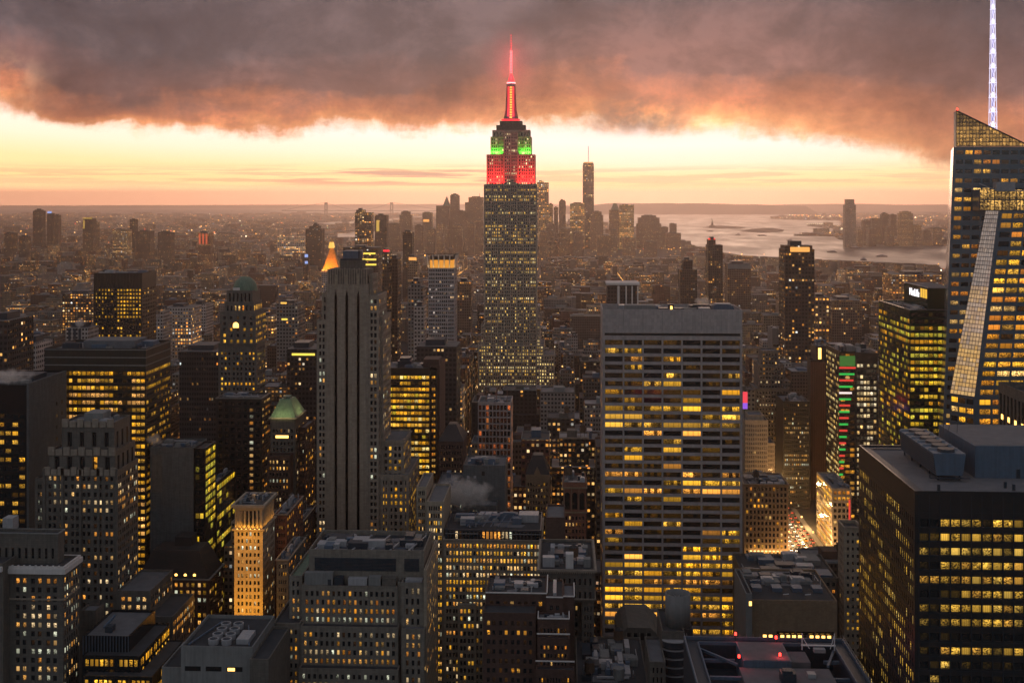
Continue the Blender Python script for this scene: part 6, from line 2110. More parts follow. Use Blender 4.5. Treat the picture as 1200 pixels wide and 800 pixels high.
hide(885, 925, 1036, 490)
b.finish(500)
Y = 1300
b = tower('office_building', 'pale office block with several bright yellow ribbon floors below a blank grey top', 'office building', 905, 938, Y, 385, 30, 'concrete',
          spec(nu=8, ch=4, wf=.9, hf=.5, rec=.3, lit=lambda i, j, nu, nv, rng: .9 if i > 1 and j % 2 else .1, mt=17, pal=YELLOW, power=1.1), None, 425, 74)
b.clutter(*b.box[:4], b.rz, 4)
b.finish(440)

# ---- lit sign by the slab
Y = 930
b = Building('billboard', 'tall red and violet lit billboard glowing just right of the white-grid slab', 'billboard', X(873, Y), Y + 2, 75)
b.mat = 'dark_metal'
b.piece('post', MB().box(X(872.4, Y), X(873.2, Y), Y + .6, Y + 1.2, 0, Z(478, 873, Y)), 'dark_metal')
b.piece('sign_face', MB().box(X(870.5, Y), X(876, Y), Y, Y + .5, Z(472, 873, Y), Z(459, 873, Y)), lamp_mat('sign_red', (1, .07, .10), .75))
b.piece('sign_base', MB().box(X(870.5, Y), X(876, Y), Y, Y + .5, Z(479, 873, Y), Z(472, 873, Y) - .01), lamp_mat('sign_violet', (.35, .12, .9), .7))
b.finish()
hide(868, 878, 925, 482)

# ================================================================== TOWERS FARTHER OFF
TINTS = {'brown': (.085, .06, .05), 'grey': (.14, .13, .125), 'dark': (.035, .032, .033), 'tan': (.17, .125, .09), 'pale': (.32, .28, .26), 'red': (.14, .065, .05), 'gold': (.22, .15, .07), 'glass': (.03, .036, .042)}


def city_box(x0, x1, y0, y1, z0, z1, tint, lit, seed, bw=2.8, sh=3.6, power=1.0):
    """walls (4 quads) and roof (1) with their grid data"""
    w, d, h = x1 - x0, y1 - y0, z1 - z0
    V = [[(x0, y0, z0), (x1, y0, z0), (x1, y0, z1), (x0, y0, z1)], [(x1, y0, z0), (x1, y1, z0), (x1, y1, z1), (x1, y0, z1)],
         [(x1, y1, z0), (x0, y1, z0), (x0, y1, z1), (x1, y1, z1)], [(x0, y1, z0), (x0, y0, z0), (x0, y0, z1), (x0, y1, z1)]]
    UV = []
    for k, L in enumerate((w, d, w, d)):
        o = 100.0 * k
        n = max(1, round(L / bw)) * bw
        UV.append([(o * bw, z0), (o * bw + n, z0), (o * bw + n, z0 + h), (o * bw, z0 + h)])
    top = [(x0, y0, z1), (x1, y0, z1), (x1, y1, z1), (x0, y1, z1)]
    T = (*tint, lit)
    Gd = (seed, bw / 10, sh / 10, power)
    return V, UV, [T] * 4, [Gd] * 4, top


def roof_data(top, tint):
    return top, [(0, 0)] * 4, (*tint, 0.0), (0, .3, .3, 0)


def city_thing(name, label, cat, boxes, tint, lit, seed, roof=(.10, .095, .095), group=None, bw=2.8, sh=3.6, power=1.0, extras=None):
    """a building small in the picture: walls with their window grid, roofs as a part; boxes = (x0, x1, y0, y1, z0, z1)"""
    x0, x1, y0, y1 = boxes[0][:4]
    off = ((x0 + x1) / 2, (y0 + y1) / 2, 0)
    V, U, T, Gd, RV = [], [], [], [], []
    for q in boxes:
        v, u, t, g_, top = city_box(*q, tint, lit, seed, bw, sh, power)
        V += v
        U += u
        T += t
        Gd += g_
        RV.append(top)
    o = quads_mesh(name, np.array(V), M['city'], None, off, np.array(U), {'tint': np.array(T), 'grid': np.array(Gd)})
    tag(o, label, cat, group)
    rr = [roof_data(t, roof) for t in RV]
    quads_mesh('roof', np.array([r[0] for r in rr]), M['city'], o, off, np.array([r[1] for r in rr]), {'tint': np.array([r[2] for r in rr]), 'grid': np.array([r[3] for r in rr])})
    for (nm, mb, mat) in (extras or []):
        mb.build(nm, M[mat] if isinstance(mat, str) else mat, o, off)
    return o


FAR_N = [0]


def far(label, px0, px1, top, Y, depth, tint='brown', lit=.12, steps=(), low=None, extras=None, name='distant_tower', cat='tower', power=1.0, bw=3.2, sh=4.0, bar=True):
    """steps: (px0, px1, top) blocks standing on the main one"""
    FAR_N[0] += 1
    b = [(X(px0, Y), X(px1, Y), Y, Y + depth, 0, Z(top, (px0 + px1) / 2, Y))]
    z = b[0][5]
    for k, (a, c, t) in enumerate(steps):
        i = min(4 + 3 * k, depth * .3)
        b.append((X(a, Y), X(c, Y), Y + i, Y + depth - i, z, Z(t, (a + c) / 2, Y)))
        z = b[-1][5]
    ex = []
    rg = random.Random(FAR_N[0])
    q = b[-1]
    if bar:
        w_, d_ = q[1] - q[0], q[3] - q[2]
        ex.append(('roof_unit', MB().box(q[0] + w_ * rg.uniform(.12, .3), q[1] - w_ * rg.uniform(.2, .4), q[2] + d_ * .2, q[3] - d_ * .3, q[5] + .02, q[5] + rg.uniform(3, 5)), 'dark_metal'))
    for e in (extras or []):
        ex.append(e)
    FOOT.append(b[0][:4])
    if low:
        hide(px0, px1, Y - 1, low)
    return city_thing(name, label, cat, b, TINTS[tint], lit, FAR_N[0] * .137 % 1, extras=ex, power=power, bw=bw, sh=sh)


def pyr(px0, px1, y0, y1, Y, d, mat, t=0.0, name='spire_roof'):
    x0, x1 = X(px0, Y), X(px1, Y)
    return (name, MB().pyramid(x0, x1, Y + d * .1, Y + d * .9, Z(y0, (px0 + px1) / 2, Y) + .02, Z(y1, (px0 + px1) / 2, Y), t), mat)


def strip(px0, px1, y0, y1, Y, mat, name='lit_panel', dep=.3):
    return (name, MB().box(X(px0, Y), X(px1, Y), Y - dep, Y - .01, Z(y1, (px0 + px1) / 2, Y), Z(y0, (px0 + px1) / 2, Y)), mat)


goldl = surf('gilded_stone', (.60, .30, .09), var=.3, scale=.3, streak=.4)
goldb = lamp_mat('gold_bright', (1, .52, .10), 1.0)
crownl = lamp_mat('crown_orange', (1, .42, .10), .9)
yell = lamp_mat('yellow_panel', (1, .72, .10), 1.0)
dimy = lamp_mat('dim_yellow_panel', (1, .62, .12), .5)
cool = lamp_mat('cool_panel', (.35, .5, 1), .7)

far('white masonry tower whose orange lit pyramid roof carries a bright gilded lantern', 377, 398, 316, 2100, 26, 'pale', .1, low=330, name='clock_tower', bar=False,
    extras=[pyr(378, 397, 316, 291, 2100, 26, goldl, .22, 'pyramid_roof'), pyr(384.5, 389.5, 290.8, 284, 2100, 26, goldb, .7, 'lantern'), pyr(385.5, 388.5, 283.8, 280, 2100, 26, goldl, 0, 'lantern_cap')])
for dx, dy, aim_ in ((0, -14, 1), (-9, -9, -1)):
    lamp('roof_floodlight', 'AREA', (X(387.5, 2100) + dx, 2100 + dy, Z(317, 387, 2100)), 7500, (1, .36, .05), 22, 1.5, (X(387.5, 2100), 2108, Z(300, 387, 2100)), R(150))
far('dark broad block with yellow lit rows behind the stepped limestone tower with black stripes', 402, 443, 290, 1900, 50, 'dark', .12, low=300, power=1.4, bw=4, extras=[strip(424, 440, 296 + 0, 298, 1900, yell), strip(424, 441, 303, 305, 1900, yell), strip(428, 441, 309, 311, 1900, yell)])
far('slim dark tower with a red beacon pair, right of the black-striped limestone tower', 448, 456, 295, 1380, 22, 'dark', .25, low=430, steps=(), extras=[('beacon', MB().box(X(449, 1380), X(456, 1380), 1381, 1382, Z(294.9, 452, 1380), Z(293, 452, 1380)), redl)])
far('plain dark slab standing close beside the slim tower with red beacons', 456, 466, 303, 1400, 30, 'dark', .06, low=440)
far('grey twin-shouldered tower with bright vertical window lines and a notched top', 416, 435, 249, 2900, 40, 'glass', .35, steps=((417, 426, 246),), low=287, power=1.8, bw=6)
far('brown tower with one tall yellow lit strip', 439, 453, 252, 3300, 40, 'brown', .06, low=283, extras=[strip(441, 444.5, 258, 271, 3300, dimy)])
far('slim dark slab with paler lower half, left of the gold-crowned pale tower', 472, 483, 272, 2400, 30, 'dark', .1, low=310)
far('small tower with a glowing tan top under the slim dark slab', 478, 489, 301, 1800, 24, 'tan', .15, low=330, extras=[strip(479, 488, 301.5, 305, 1800, crownl)])
far('grey blue mid-rise slab just left of the gold-crowned pale tower', 478, 496, 336, 1250, 30, 'grey', .08, steps=((481, 492, 330),), low=400)
far('blank pale slab with one column of small windows beside the gold-crowned tower', 485, 497, 359, 1160, 20, 'pale', .02, low=410)
far('dark ribbed office block below the gold-crowned pale tower', 488, 535, 406, 930, 36, 'dark', .05, low=430)
far('dark tapering tower with lit windows between the gold-crowned tower and the great limestone tower', 536, 552, 330, 1700, 30, 'brown', .15, low=385)
far('small block capped by a colonnade of white piers above the wide slab', 712, 748, 334, 1180, 32, 'dark', .03, low=362, name='columned_block', cat='building', bar=False,
    extras=[('white_pier', MB().box(*[X(p, 1180) for p in (723.5, 726)], 1179, 1179.98, Z(362, 730, 1180), Z(335, 730, 1180)), 'white_stone')] +
           [('white_pier', MB().box(X(p, 1180), X(p + 1.6, 1180), 1179, 1179.98, Z(362, 730, 1180), Z(335, 730, 1180)), 'white_stone') for p in (733, 740, 746.5)] +
           [('white_cap', MB().box(X(710.5, 1180), X(749.5, 1180), 1178.6, 1214, Z(334, 730, 1180) + .02, Z(331.5, 730, 1180)), 'white_stone')])
far('dark twin-peaked tower left of the taller slim tower beyond the wide slab', 797, 817, 316, 1750, 34, 'dark', .1, steps=((801, 812, 305),), low=358)
far('tall slim dark tower with a red lit tip beyond the wide slab', 830, 847, 287, 1850, 34, 'dark', .12, steps=((831, 839, 281),), low=358, extras=[('beacon', MB().box(X(831, 1850), X(839, 1850), 1861, 1862, Z(280.9, 835, 1850), Z(279.6, 835, 1850)), redl)])
far('brownish flat slab with a pale top band right of the tall slim dark tower', 853, 880, 309, 2050, 40, 'brown', .06, low=350, extras=[strip(853, 880, 309.5, 315, 2050, 'concrete', 'top_band')])
far('dark residential tower with a glowing orange roof lantern, right of the wide slab', 920, 954.5, 292, 1250, 36, 'dark', .22, low=400, bw=3.4, steps=((921, 953, 288),), extras=[strip(926, 948, 291 - 1.5, 295, 1250, crownl, 'roof_lantern', 4)], power=1.2)
far('pale block with a square of bright yellow windows beside the tower with the orange lantern', 955, 972, 348, 1500, 30, 'brown', .5, low=390, power=1.5, bw=5, sh=5)
far('low brown block with rows of tiny amber windows left of the green glass building', 975, 1010, 352, 1700, 60, 'brown', .2, low=400)
far('long low building with three amber window rows beyond the green glass building', 1046, 1104, 322, 1900, 60, 'red', .55, low=334, power=1.2, cat='building', bw=5)
far('dark glass slab with one bright window row near its top, left of the black-striped tower', 336, 371, 409, 930, 40, 'dark', .07, low=600, extras=[strip(342, 369, 413.8, 416.4, 930, yell, 'lit_row')])
far('ribbed grey slab with lit roof lights, right of the domed tower', 324, 349, 356, 1250, 36, 'grey', .05, low=408, extras=[strip(329, 336, 354, 356, 1250, goldb, 'roof_light'), strip(330, 337, 373, 375, 1250, yell, 'lit_window')])
far('yellow-lit squat block peeping out beside the domed tower', 303, 321, 371, 1500, 30, 'tan', .5, low=384, power=1.7, bw=4, cat='building')
far('white gridded office block with orange and yellow window rows, right of the dark bronze tower', 192, 224, 360, 1350, 40, 'pale', .4, low=412, power=1.1, cat='office building')
far('pinkish white box building behind the gridded office block', 225, 241, 357, 1500, 34, 'pale', .02, low=376, cat='building')
far('pale banded low block right of the dark bronze tower', 174, 191, 372, 1300, 30, 'pale', .08, low=400, cat='building', steps=((186, 190, 363),))
far('dark slab cut by the picture edge, level with the columned white block', -12, 9, 376, 800, 40, 'dark', .1, low=442)
far('small white columned block with rising steam before it, left of the dark bronze tower', 77, 103, 384, 1100, 26, 'pale', .0, low=402, cat='building', name='columned_block', extras=[strip(80, 83, 385, 400, 1100, 'dark_metal', 'dark_bay'), strip(86, 89, 385, 400, 1100, 'dark_metal', 'dark_bay'), strip(92, 95, 385, 400, 1100, 'dark_metal', 'dark_bay')])
far('pale blank walled block under the low steam near the left party wall', 25, 42, 402, 900, 30, 'pale', .02, low=436, cat='building')
far('wide dark hall with two rows of yellow windows beyond the white columned block', 73, 110, 344, 1700, 50, 'dark', .4, low=358, power=1.5, cat='building', bw=4)
far('dark bulky block below the domed tower with soft vertical ribs', 210, 256, 412, 900, 50, 'dark', .03, low=470, cat='office building', bw=2)

# downtown, far off in the haze
far('tallest glass tower of the distant downtown, slightly tapered with a thin mast', 683, 696, 193, 6300, 60, 'glass', .2, low=300, power=1.6, bw=9, sh=9, bar=False, name='glass_tower', steps=((683.4, 695.6, 191),),
    extras=[('mast', MB().bar((X(689.5, 6330), 6330, Z(191, 689, 6300)), (X(689.5, 6330), 6330, Z(171, 689, 6300)), 3.0), 'pale_metal'), ('top_ring', MB().box(X(684, 6300), X(695, 6300), 6299, 6299.8, Z(191, 689, 6300), Z(190, 689, 6300)), crownl)])
far('tall gold-lit rippled tower just right of the great limestone tower', 629, 643, 214, 5600, 50, 'gold', .55, low=270, steps=((630, 637, 212.5),), power=1.5, bw=10, sh=8)
far('narrow lit tower tucked against the gold-lit rippled tower', 643, 648, 239, 5700, 40, 'gold', .4, low=270, power=1.2, bw=8, sh=8)
far('dark flat slab between the rippled tower and the golden block', 649, 654, 243, 5800, 40, 'brown', .1, low=275)
far('dark square-topped tower left of the golden block downtown', 655, 663, 236, 5900, 40, 'brown', .08, low=275, steps=((656, 662, 234.5),))
far('golden-lit flat block at the foot of the tallest downtown tower', 668, 685, 238, 6100, 60, 'gold', .45, low=285, power=1.3, bw=10, sh=9)
far('rounded brown tower right of the tallest downtown tower', 692, 707, 252, 6200, 60, 'brown', .15, low=300, steps=((694, 705, 248),))
far('stepped brown tower with a small dome beside the glowing yellow block', 714, 727, 246, 6300, 60, 'brown', .18, low=300, extras=[pyr(716, 726, 246, 238, 6300, 60, 'copper', .3, 'dome')], bar=False)
far('glowing yellow flat-topped block in the downtown group', 726, 743, 240, 6250, 60, 'gold', .75, low=298, power=1.5, bw=8, sh=9)
far('broad brown tower with stepped rounded top at the water side of downtown', 746, 775, 262, 6300, 70, 'brown', .2, low=300, steps=((748, 773, 255), (752, 769, 252.5)))
far('low brown block at the water edge, right end of downtown', 775, 783, 266, 6350, 60, 'brown', .12, low=300)
far('slim dark tower standing alone at the right end of downtown', 785, 793, 262, 6400, 40, 'brown', .1, low=300)
far('squat brown block with a lit foot at the right end of downtown', 780, 798, 273, 6200, 60, 'brown', .15, low=300)
far('brown tower with a sharp pyramid spire in the left downtown group', 511, 527, 241, 6200, 50, 'brown', .12, low=290, extras=[pyr(519, 527, 241, 230, 6200, 50, 'copper', .05)], bar=False)
far('tall flat-topped brown slab next to the pyramid-spired tower', 527.5, 538, 229, 6300, 50, 'brown', .06, low=290, steps=((528.5, 536.5, 227.5),))
far('stepped brown tower right of the tall flat-topped slab', 535, 545, 247, 6100, 50, 'brown', .1, low=290)
far('broad pinkish brown tower with square shoulders left of the great limestone tower', 545, 566, 237, 6000, 60, 'brown', .12, low=290, steps=((549, 566, 231),), extras=[('mast', MB().bar((X(562, 6030), 6030, Z(231, 562, 6000)), (X(562, 6030), 6030, Z(227, 562, 6000)), 2.0), 'dark_metal')])
far('brown tower with an orange lit shoulder, leftmost of the pyramid tower group', 495, 506, 249, 6200, 50, 'brown', .1, low=290, extras=[strip(496, 503, 257, 260, 6200, crownl)])
far('domed brown block in the haze right of the yellow strip tower', 468, 482, 252, 6000, 50, 'brown', .1, low=290, steps=((470, 480, 248),))
far('low brown block left of the domed brown block', 455, 469, 262, 5600, 60, 'brown', .12, low=290)
for k, (a, c, t, yy) in enumerate(((548, 556, 262, 5200), (500, 510, 268, 5300), (556, 566, 258, 5400), (512, 520, 262, 5500), (640, 650, 262, 5200), (655, 668, 268, 5300), (700, 716, 276, 5400), (730, 745, 279, 5500), (672, 684, 272, 5200), (486, 496, 264, 5600), (530, 542, 264, 5300), (716, 724, 270, 5700), (755, 770, 283, 5300), (632, 642, 272, 5000))):
    far('hazy brown mid-height block low in the downtown cluster', a, c, t, yy, 50, 'brown', .16, low=300)['group'] = 'mid-height blocks of the downtown cluster'

# across the harbour
far('tall lone waterfront tower on the far shore across the harbour', 990.5, 1003, 240, 6500, 50, 'grey', .12, low=283, steps=((992, 1001.5, 233.5),), power=.8, bar=False)
far('dark square tower in the far shore group, left one', 1034, 1041.5, 251, 6900, 50, 'brown', .1, low=283, steps=((1035, 1040.5, 250),))
far('dark square tower with red beacons in the far shore group, middle one', 1044, 1051, 251.5, 6950, 50, 'brown', .1, low=283)
far('broad lit tower with a crowned top in the far shore group', 1055, 1070, 250, 6800, 60, 'brown', .3, low=283, steps=((1057, 1068, 248),))
far('short grey block beside the lone waterfront tower', 1012, 1020, 258, 6800, 50, 'brown', .12, low=283)
far('short brown block between the waterfront tower and the far shore group', 1022, 1032, 256, 7000, 50, 'brown', .1, low=283)
for k, (a, c, t) in enumerate(((1005, 1011, 270), (1018, 1027, 268), (1040, 1048, 266), (1070, 1080, 264), (1082, 1092, 270), (1094, 1104, 267))):
    far('low shore block along the far waterfront', a, c, t, 6600 + 60 * k, 60, 'brown', .2, low=290, cat='building')['group'] = 'low blocks along the far waterfront'

# across the river on the left
far('dark wide tower far across the river, tallest of the left skyline', 38.5, 49, 247, 5200, 40, 'dark', .08, steps=((40, 47, 245.8),))
far('slim tower with a blue lit top next to the wide dark one', 55, 61, 250, 5400, 30, 'dark', .08, extras=[strip(55.5, 60.5, 247.6, 250, 5400, cool, 'blue_top')])
far('slim brown tower right of the blue-topped one', 63.5, 68.5, 252, 5400, 30, 'brown', .1)
far('block with a bright yellow-green lit top edge on the left skyline', 97, 109, 256, 4600, 34, 'brown', .2, extras=[strip(97, 108, 255.2, 256.3, 4600, dimy, 'lit_edge'), strip(97.8, 99, 258, 268, 4600, dimy)])
far('dark block right of the one with the lit top edge', 107, 113, 260, 4700, 34, 'brown', .15)
far('broad squat block glowing yellow at its upper floors', 132, 149, 269, 4300, 50, 'tan', .55, power=1.3, bw=6, cat='building')
far('dark slim block with a lit shoulder on the left skyline', 152, 158, 257, 4500, 34, 'dark', .12)
far('tall wide brown block left of the yellow squat one', 5, 15, 273, 4300, 40, 'brown', .12)
far('brown block in the haze behind the bronze tower', 22, 30, 277, 4000, 40, 'brown', .1)
far('wide brown block rising over the low roofs right of the yellow squat one', 160, 176, 271, 4300, 44, 'brown', .1)
far('ribbed brown block before the far shore right of the wide brown one', 185, 200, 272, 4200, 44, 'brown', .1)
far('building lit with red columns among the low roofs on the left', 232, 246, 273, 3900, 40, 'red', .2, extras=[strip(233 + 4 * k, 235 + 4 * k, 274, 286, 3900, lamp_mat('red_column_light', (1, .16, .06), .5) if k == 0 else bpy.data.materials['red_column_light'], 'lit_column') for k in range(3)])
far('dark pointed tower rising before the river left of the pyramid-roofed clock tower', 358, 377, 268, 3600, 44, 'dark', .08, steps=((362, 373, 265), (366, 371, 263)))
far('squat dark box with two blue round lights', 355, 361, 300, 3000, 20, 'dark', .1, cat='building', extras=[('blue_light', MB().frustum(X(359, 2990), 2990, Z(301.5, 359, 2990), Z(298, 359, 2990), 4.5, 4.5, 12), cool), ('blue_light', MB().frustum(X(359, 2990), 2990, Z(309, 359, 2990), Z(306, 359, 2990), 4.0, 4.0, 12), cool)])
far('long lit pier building at the river bank', 325, 357, 277, 4400, 60, 'pale', .8, low=284, power=1.6, bw=8, sh=6, cat='building', bar=False)


# suspension bridge far out over the narrows
br = empty('suspension_bridge', (X(420, 19500), 19500, 0), 'long suspension bridge with two tall towers far out on the horizon', 'bridge')
for p in (382, 459):
    x_ = X(p, 19500)
    t_ = MB()
    t_.box(x_ - 26, x_ - 10, 19490, 19520, 0, Z(237, p, 19500)).box(x_ + 10, x_ + 26, 19490, 19520, 0, Z(237, p, 19500)).box(x_ - 10, x_ + 10, 19492, 19518, Z(240, p, 19500), Z(237.5, p, 19500)).box(x_ - 10, x_ + 10, 19492, 19518, Z(247, p, 19500), Z(245.5, p, 19500))
    t_.build('bridge_tower', M['dark_metal'], br, br.location)
MB().box(X(330, 19500), X(520, 19500), 19498, 19512, Z(247.4, 420, 19500), Z(246.7, 420, 19500)).build('deck', M['dark_metal'], br, br.location)
cb_ = MB()
P_ = [(330, 246.6), (382, 237.2)] + [(382 + 77 * k / 12, 237.2 + 8.6 * (1 - (2 * k / 12 - 1) ** 2)) for k in range(1, 12)] + [(459, 237.2), (520, 246.6)]
for (a, ya), (c, yc) in zip(P_, P_[1:]):
    cb_.bar((X(a, 19500), 19505, Z(ya, a, 19500)), (X(c, 19500), 19505, Z(yc, c, 19500)), 5)
cb_.build('main_cable', M['dark_metal'], br, br.location)

# statue on its island, a curved causeway, boats
sx_, sy_ = G(834.5, 266.5, 0)
st_ = empty('statue', (sx_, sy_, 0), 'tiny robed statue with raised arm on a stone pedestal upon the harbour island', 'statue')
MB().frustum(sx_, sy_, 1.5, 20, 36, 30, 11).build('base', M['stone_dark'], st_, st_.location)
MB().pyramid(sx_ - 12, sx_ + 12, sy_ - 12, sy_ + 12, 20.01, 47, .75).build('pedestal', M['stone_dark'], st_, st_.location)
MB().frustum(sx_, sy_, 47.01, 72, 7, 4, 12).frustum(sx_, sy_, 72, 82, 3.4, 2.6, 12).bar((sx_ - 3, sy_, 72), (sx_ - 7, sy_, 90), 3).frustum(sx_ - 7, sy_, 90, 95, 1.5, 2.4, 8).build('figure', M['copper'], st_, st_.location)

cw = MB()
arc = [(946, 264.4), (962, 264.0), (975, 265.0), (984, 267.4), (987, 270), (984, 272.4)]
for (a, b_), (c, d_) in zip(arc, arc[1:]):
    p0, p1 = G(a, b_), G(c, d_)
    cw.bar((*p0, 6), (*p1, 6), 14)
o = tag(cw.build('causeway_bridge', M['concrete'], None, (*G(970, 268), 0)), 'curved causeway with strings of lamps reaching out from the far shore', 'bridge')
lm = MB()
for k in range(34):
    t = k / 33 * 5
    i = min(4, int(t))
    a = tuple(arc[i][q] + (arc[i + 1][q] - arc[i][q]) * (t - i) for q in (0, 1))
    p = G(*a)
    lm.box(p[0] - 5, p[0] + 5, p[1] - 5, p[1] + 5, 14, 19)
lm.build('lamp_string', lamp_mat('pale_lamp', (1, .85, .55), 1.3), o, o.location)

for k, (p, q, L) in enumerate(((832, 271.5, 60), (865, 275.5, 40), (893, 276.5, 70), (975, 296, 50), (1002, 291, 60), (1033, 301, 55), (1012, 305, 30), (925, 282, 40))):
    bx, by = G(p, q)
    bt_ = empty('ferry_boat', (bx, by, .6), 'small dark ferry crossing the glowing harbour', 'boat', 'ferries out on the harbour')
    MB().prism([(bx - L / 2, by), (bx - L * .4, by - L * .11), (bx + L * .4, by - L * .11), (bx + L / 2, by), (bx + L * .4, by + L * .11), (bx - L * .4, by + L * .11)], .7, 5).build('hull', M['dark_metal'], bt_, (bx, by, .6))
    MB().box(bx - L * .32, bx + L * .3, by - L * .08, by + L * .08, 5.01, 9).box(bx - L * .1, bx + L * .15, by - L * .06, by + L * .06, 9.01, 12).build('cabin', M['pale_metal'], bt_, (bx, by, .6))


# ================================================================== THE FIELD OF BLOCKS
rng = np.random.default_rng(2024)
AVE = [180 + 265 * k for k in range(-24, 30)]
AVE += [-222, -487]
AVE.sort()
VISA = np.array([(a, b_, y, l) for a, b_, y, l in VIS])
FT = np.array(FOOT)
LIM_Y = [250, 400, 600, 800, 1000, 1300, 1700, 2200, 3000, 4500, 6000, 9000]
LIM_P = [900, 690, 560, 490, 446, 402, 368, 338, 314, 290, 272, 262]
wpoly = [G(*p) for p in WATER]
rpoly = [[G(*p) for p in q] for q in ([(368, 261), (420, 259), (470, 255.5), (500, 252.6), (498, 255), (470, 259), (420, 263), (378, 264.5)],
                                      [(374, 276), (402, 272.5), (450, 271), (470, 272), (474, 282), (440, 284.5), (395, 284)],
                                      [(-140, 243.4), (640, 243.4), (640, 249), (560, 250.2), (470, 249.5), (360, 249.8), (250, 251.5), (100, 250.6), (-140, 251)])]
npoly = [G(*p) for p in NJ_LAND]


def inside(x, y, poly):
    r = False
    j = len(poly) - 1
    for i in range(len(poly)):
        (xi, yi), (xj, yj) = poly[i], poly[j]
        if (yi > y) != (yj > y) and x < (xj - xi) * (y - yi) / (yj - yi) + xi:
            r = not r
        j = i
    return r


def wet(x, y):
    if inside(x, y, wpoly) and not inside(x, y, npoly):
        return True
    return any(inside(x, y, q) for q in rpoly)


cand = []


def offer(x0, x1, y0, y1, h):
    p0, p1 = proj(x0, y0, 0)[0], proj(x1, y0, 0)[0]
    if p1 < -40 or p0 > 1240:
        return
    cxx, cyy = (x0 + x1) / 2, (y0 + y1) / 2
    if len(FT) and np.any((FT[:, 0] < x1 + 2) & (FT[:, 1] > x0 - 2) & (FT[:, 2] < y1 + 2) & (FT[:, 3] > y0 - 2)):
        return
    if cyy > 4000 and wet(cxx, cyy):
        return
    lim = np.interp(y0, LIM_Y, LIM_P) + rng.uniform(0, 14) * min(1, 1500 / y0)
    m = VISA[(VISA[:, 2] > y0 - 1) & (VISA[:, 0] < p1) & (VISA[:, 1] > p0)]
    if len(m):
        lim = max(lim, m[:, 3].max() + rng.uniform(0, 10))
    d = D(cxx, y0)
    if p1 > 800 and 3200 < y0 < 6000:
        lim = max(lim, np.interp((p0 + p1) / 2, [800, 860, 1000, 1110], [292, 301, 308, 313]) - 2)
    hmax = EYE - (lim - HY) / F * d
    if hmax < 8:
        if hmax < 4:
            return
    h = min(h, hmax)
    cand.append((y0, x0, x1, y1, h, p0, p1))


for s in range(3, 78):
    y0 = 80 * s + 9
    for a, c in zip(AVE, AVE[1:]):
        xa_, xb_ = a + 14, c - 14
        if xb_ - xa_ < 40:
            xa_, xb_ = a + 10, c - 10
        if proj(xb_, y0, 0)[0] < -60 or proj(xa_, y0, 0)[0] > 1260:
            continue
        for row in (0, 1):
            x = xa_
            while x < xb_ - 8:
                near = y0 < 1700
                w_ = rng.uniform(12, 42) if near else rng.uniform(14, 60)
                w_ = min(w_, xb_ - x)
                if xb_ - x - w_ < 8:
                    w_ = xb_ - x
                r = rng.random()
                if y0 < 1500:
                    h = rng.uniform(35, 75) if r < .45 else rng.uniform(70, 150)
                elif y0 < 2600:
                    h = rng.uniform(18, 48) if r < .7 else rng.uniform(45, 95)
                elif y0 < 4700:
                    h = rng.uniform(12, 28) if r < .8 else rng.uniform(30, 70)
                else:
                    px_ = proj(x, y0, 0)[0]
                    dt = 480 < px_ < 800
                    h = rng.uniform(40, 120) if dt else (rng.uniform(10, 22) if r < .85 else rng.uniform(25, 60))
                dd = 30.5 if rng.random() < .6 else rng.uniform(18, 30)
                yy = y0 + row * 31.2
                offer(x + .25, x + w_ - .25, yy, yy + dd, h)
                x += w_

# what the deck can see of each
cand.sort()
sky_row = np.full(1300, 2000.0)
seen = []
for c in cand:
    y0, x0, x1, y1, h, p0, p1 = c
    top = HY + F * (EYE - h) / D((x0 + x1) / 2, y0)
    a, e = int(max(0, p0 + 40)), int(min(1299, p1 + 40))
    if e <= a:
        e = a + 1
    seg = sky_row[a:e]
    bot = np.minimum(seg, HY + F * EYE / D((x0 + x1) / 2, y0))
    # standing towers built above also cover
    m = VISA[(VISA[:, 2] < y0) & (VISA[:, 0] < p1) & (VISA[:, 1] > p0)]
    vis = np.clip(np.minimum(bot, 805) - top, 0, None)
    area = vis[(np.arange(a, e) >= 40) & (np.arange(a, e) < 1240)].sum() if e > a else 0
    seen.append(area)
    sky_row[a:e] = np.minimum(seg, top)
HERO = [(b_.loc, ) for b_ in BLDS]
# columns really covered by nearer named buildings
cover_px = np.zeros((1300, 820), np.float32)
cover_px[:] = 1e9
for b_ in BLDS:
    for ch_ in b_.root.children:
        if ch_.name.split('.')[0] in ('wall', 'lower_wall', 'left_wing', 'end_wall', 'glass_corner', 'party_wall', 'center_bay'):
            co = np.empty(len(ch_.data.vertices) * 3, np.float32)
            ch_.data.vertices.foreach_get('co', co)
            co = co.reshape(-1, 3) + np.array(b_.loc, np.float32)
            pr = np.array([proj(*v) for v in co[::max(1, len(co) // 400)]])
            if not len(pr):
                continue
            q = [int(np.clip(v, 0, m_)) for v, m_ in ((pr[:, 0].min() + 40, 1299), (pr[:, 0].max() + 40, 1299), (pr[:, 1].min(), 819), (pr[:, 1].max(), 819))]
            reg = cover_px[q[0]:q[1], q[2]:q[3]]
            np.minimum(reg, float(co[:, 1].min()), out=reg)
for k, c in enumerate(cand):
    if seen[k] <= 0:
        continue
    y0, x0, x1, y1, h, p0, p1 = c
    top = HY + F * (EYE - h) / D((x0 + x1) / 2, y0)
    a, e = int(np.clip(p0 + 40, 40, 1239)), int(np.clip(p1 + 41, 41, 1240))
    t_, bt_ = int(np.clip(top, 0, 800)), int(np.clip(top + seen[k] / max(1, e - a) + 1, 1, 801))
    reg = cover_px[a:e, t_:bt_]
    if reg.size:
        seen[k] *= float((reg > y0).mean())
order = sorted(range(len(cand)), key=lambda k: -seen[k])
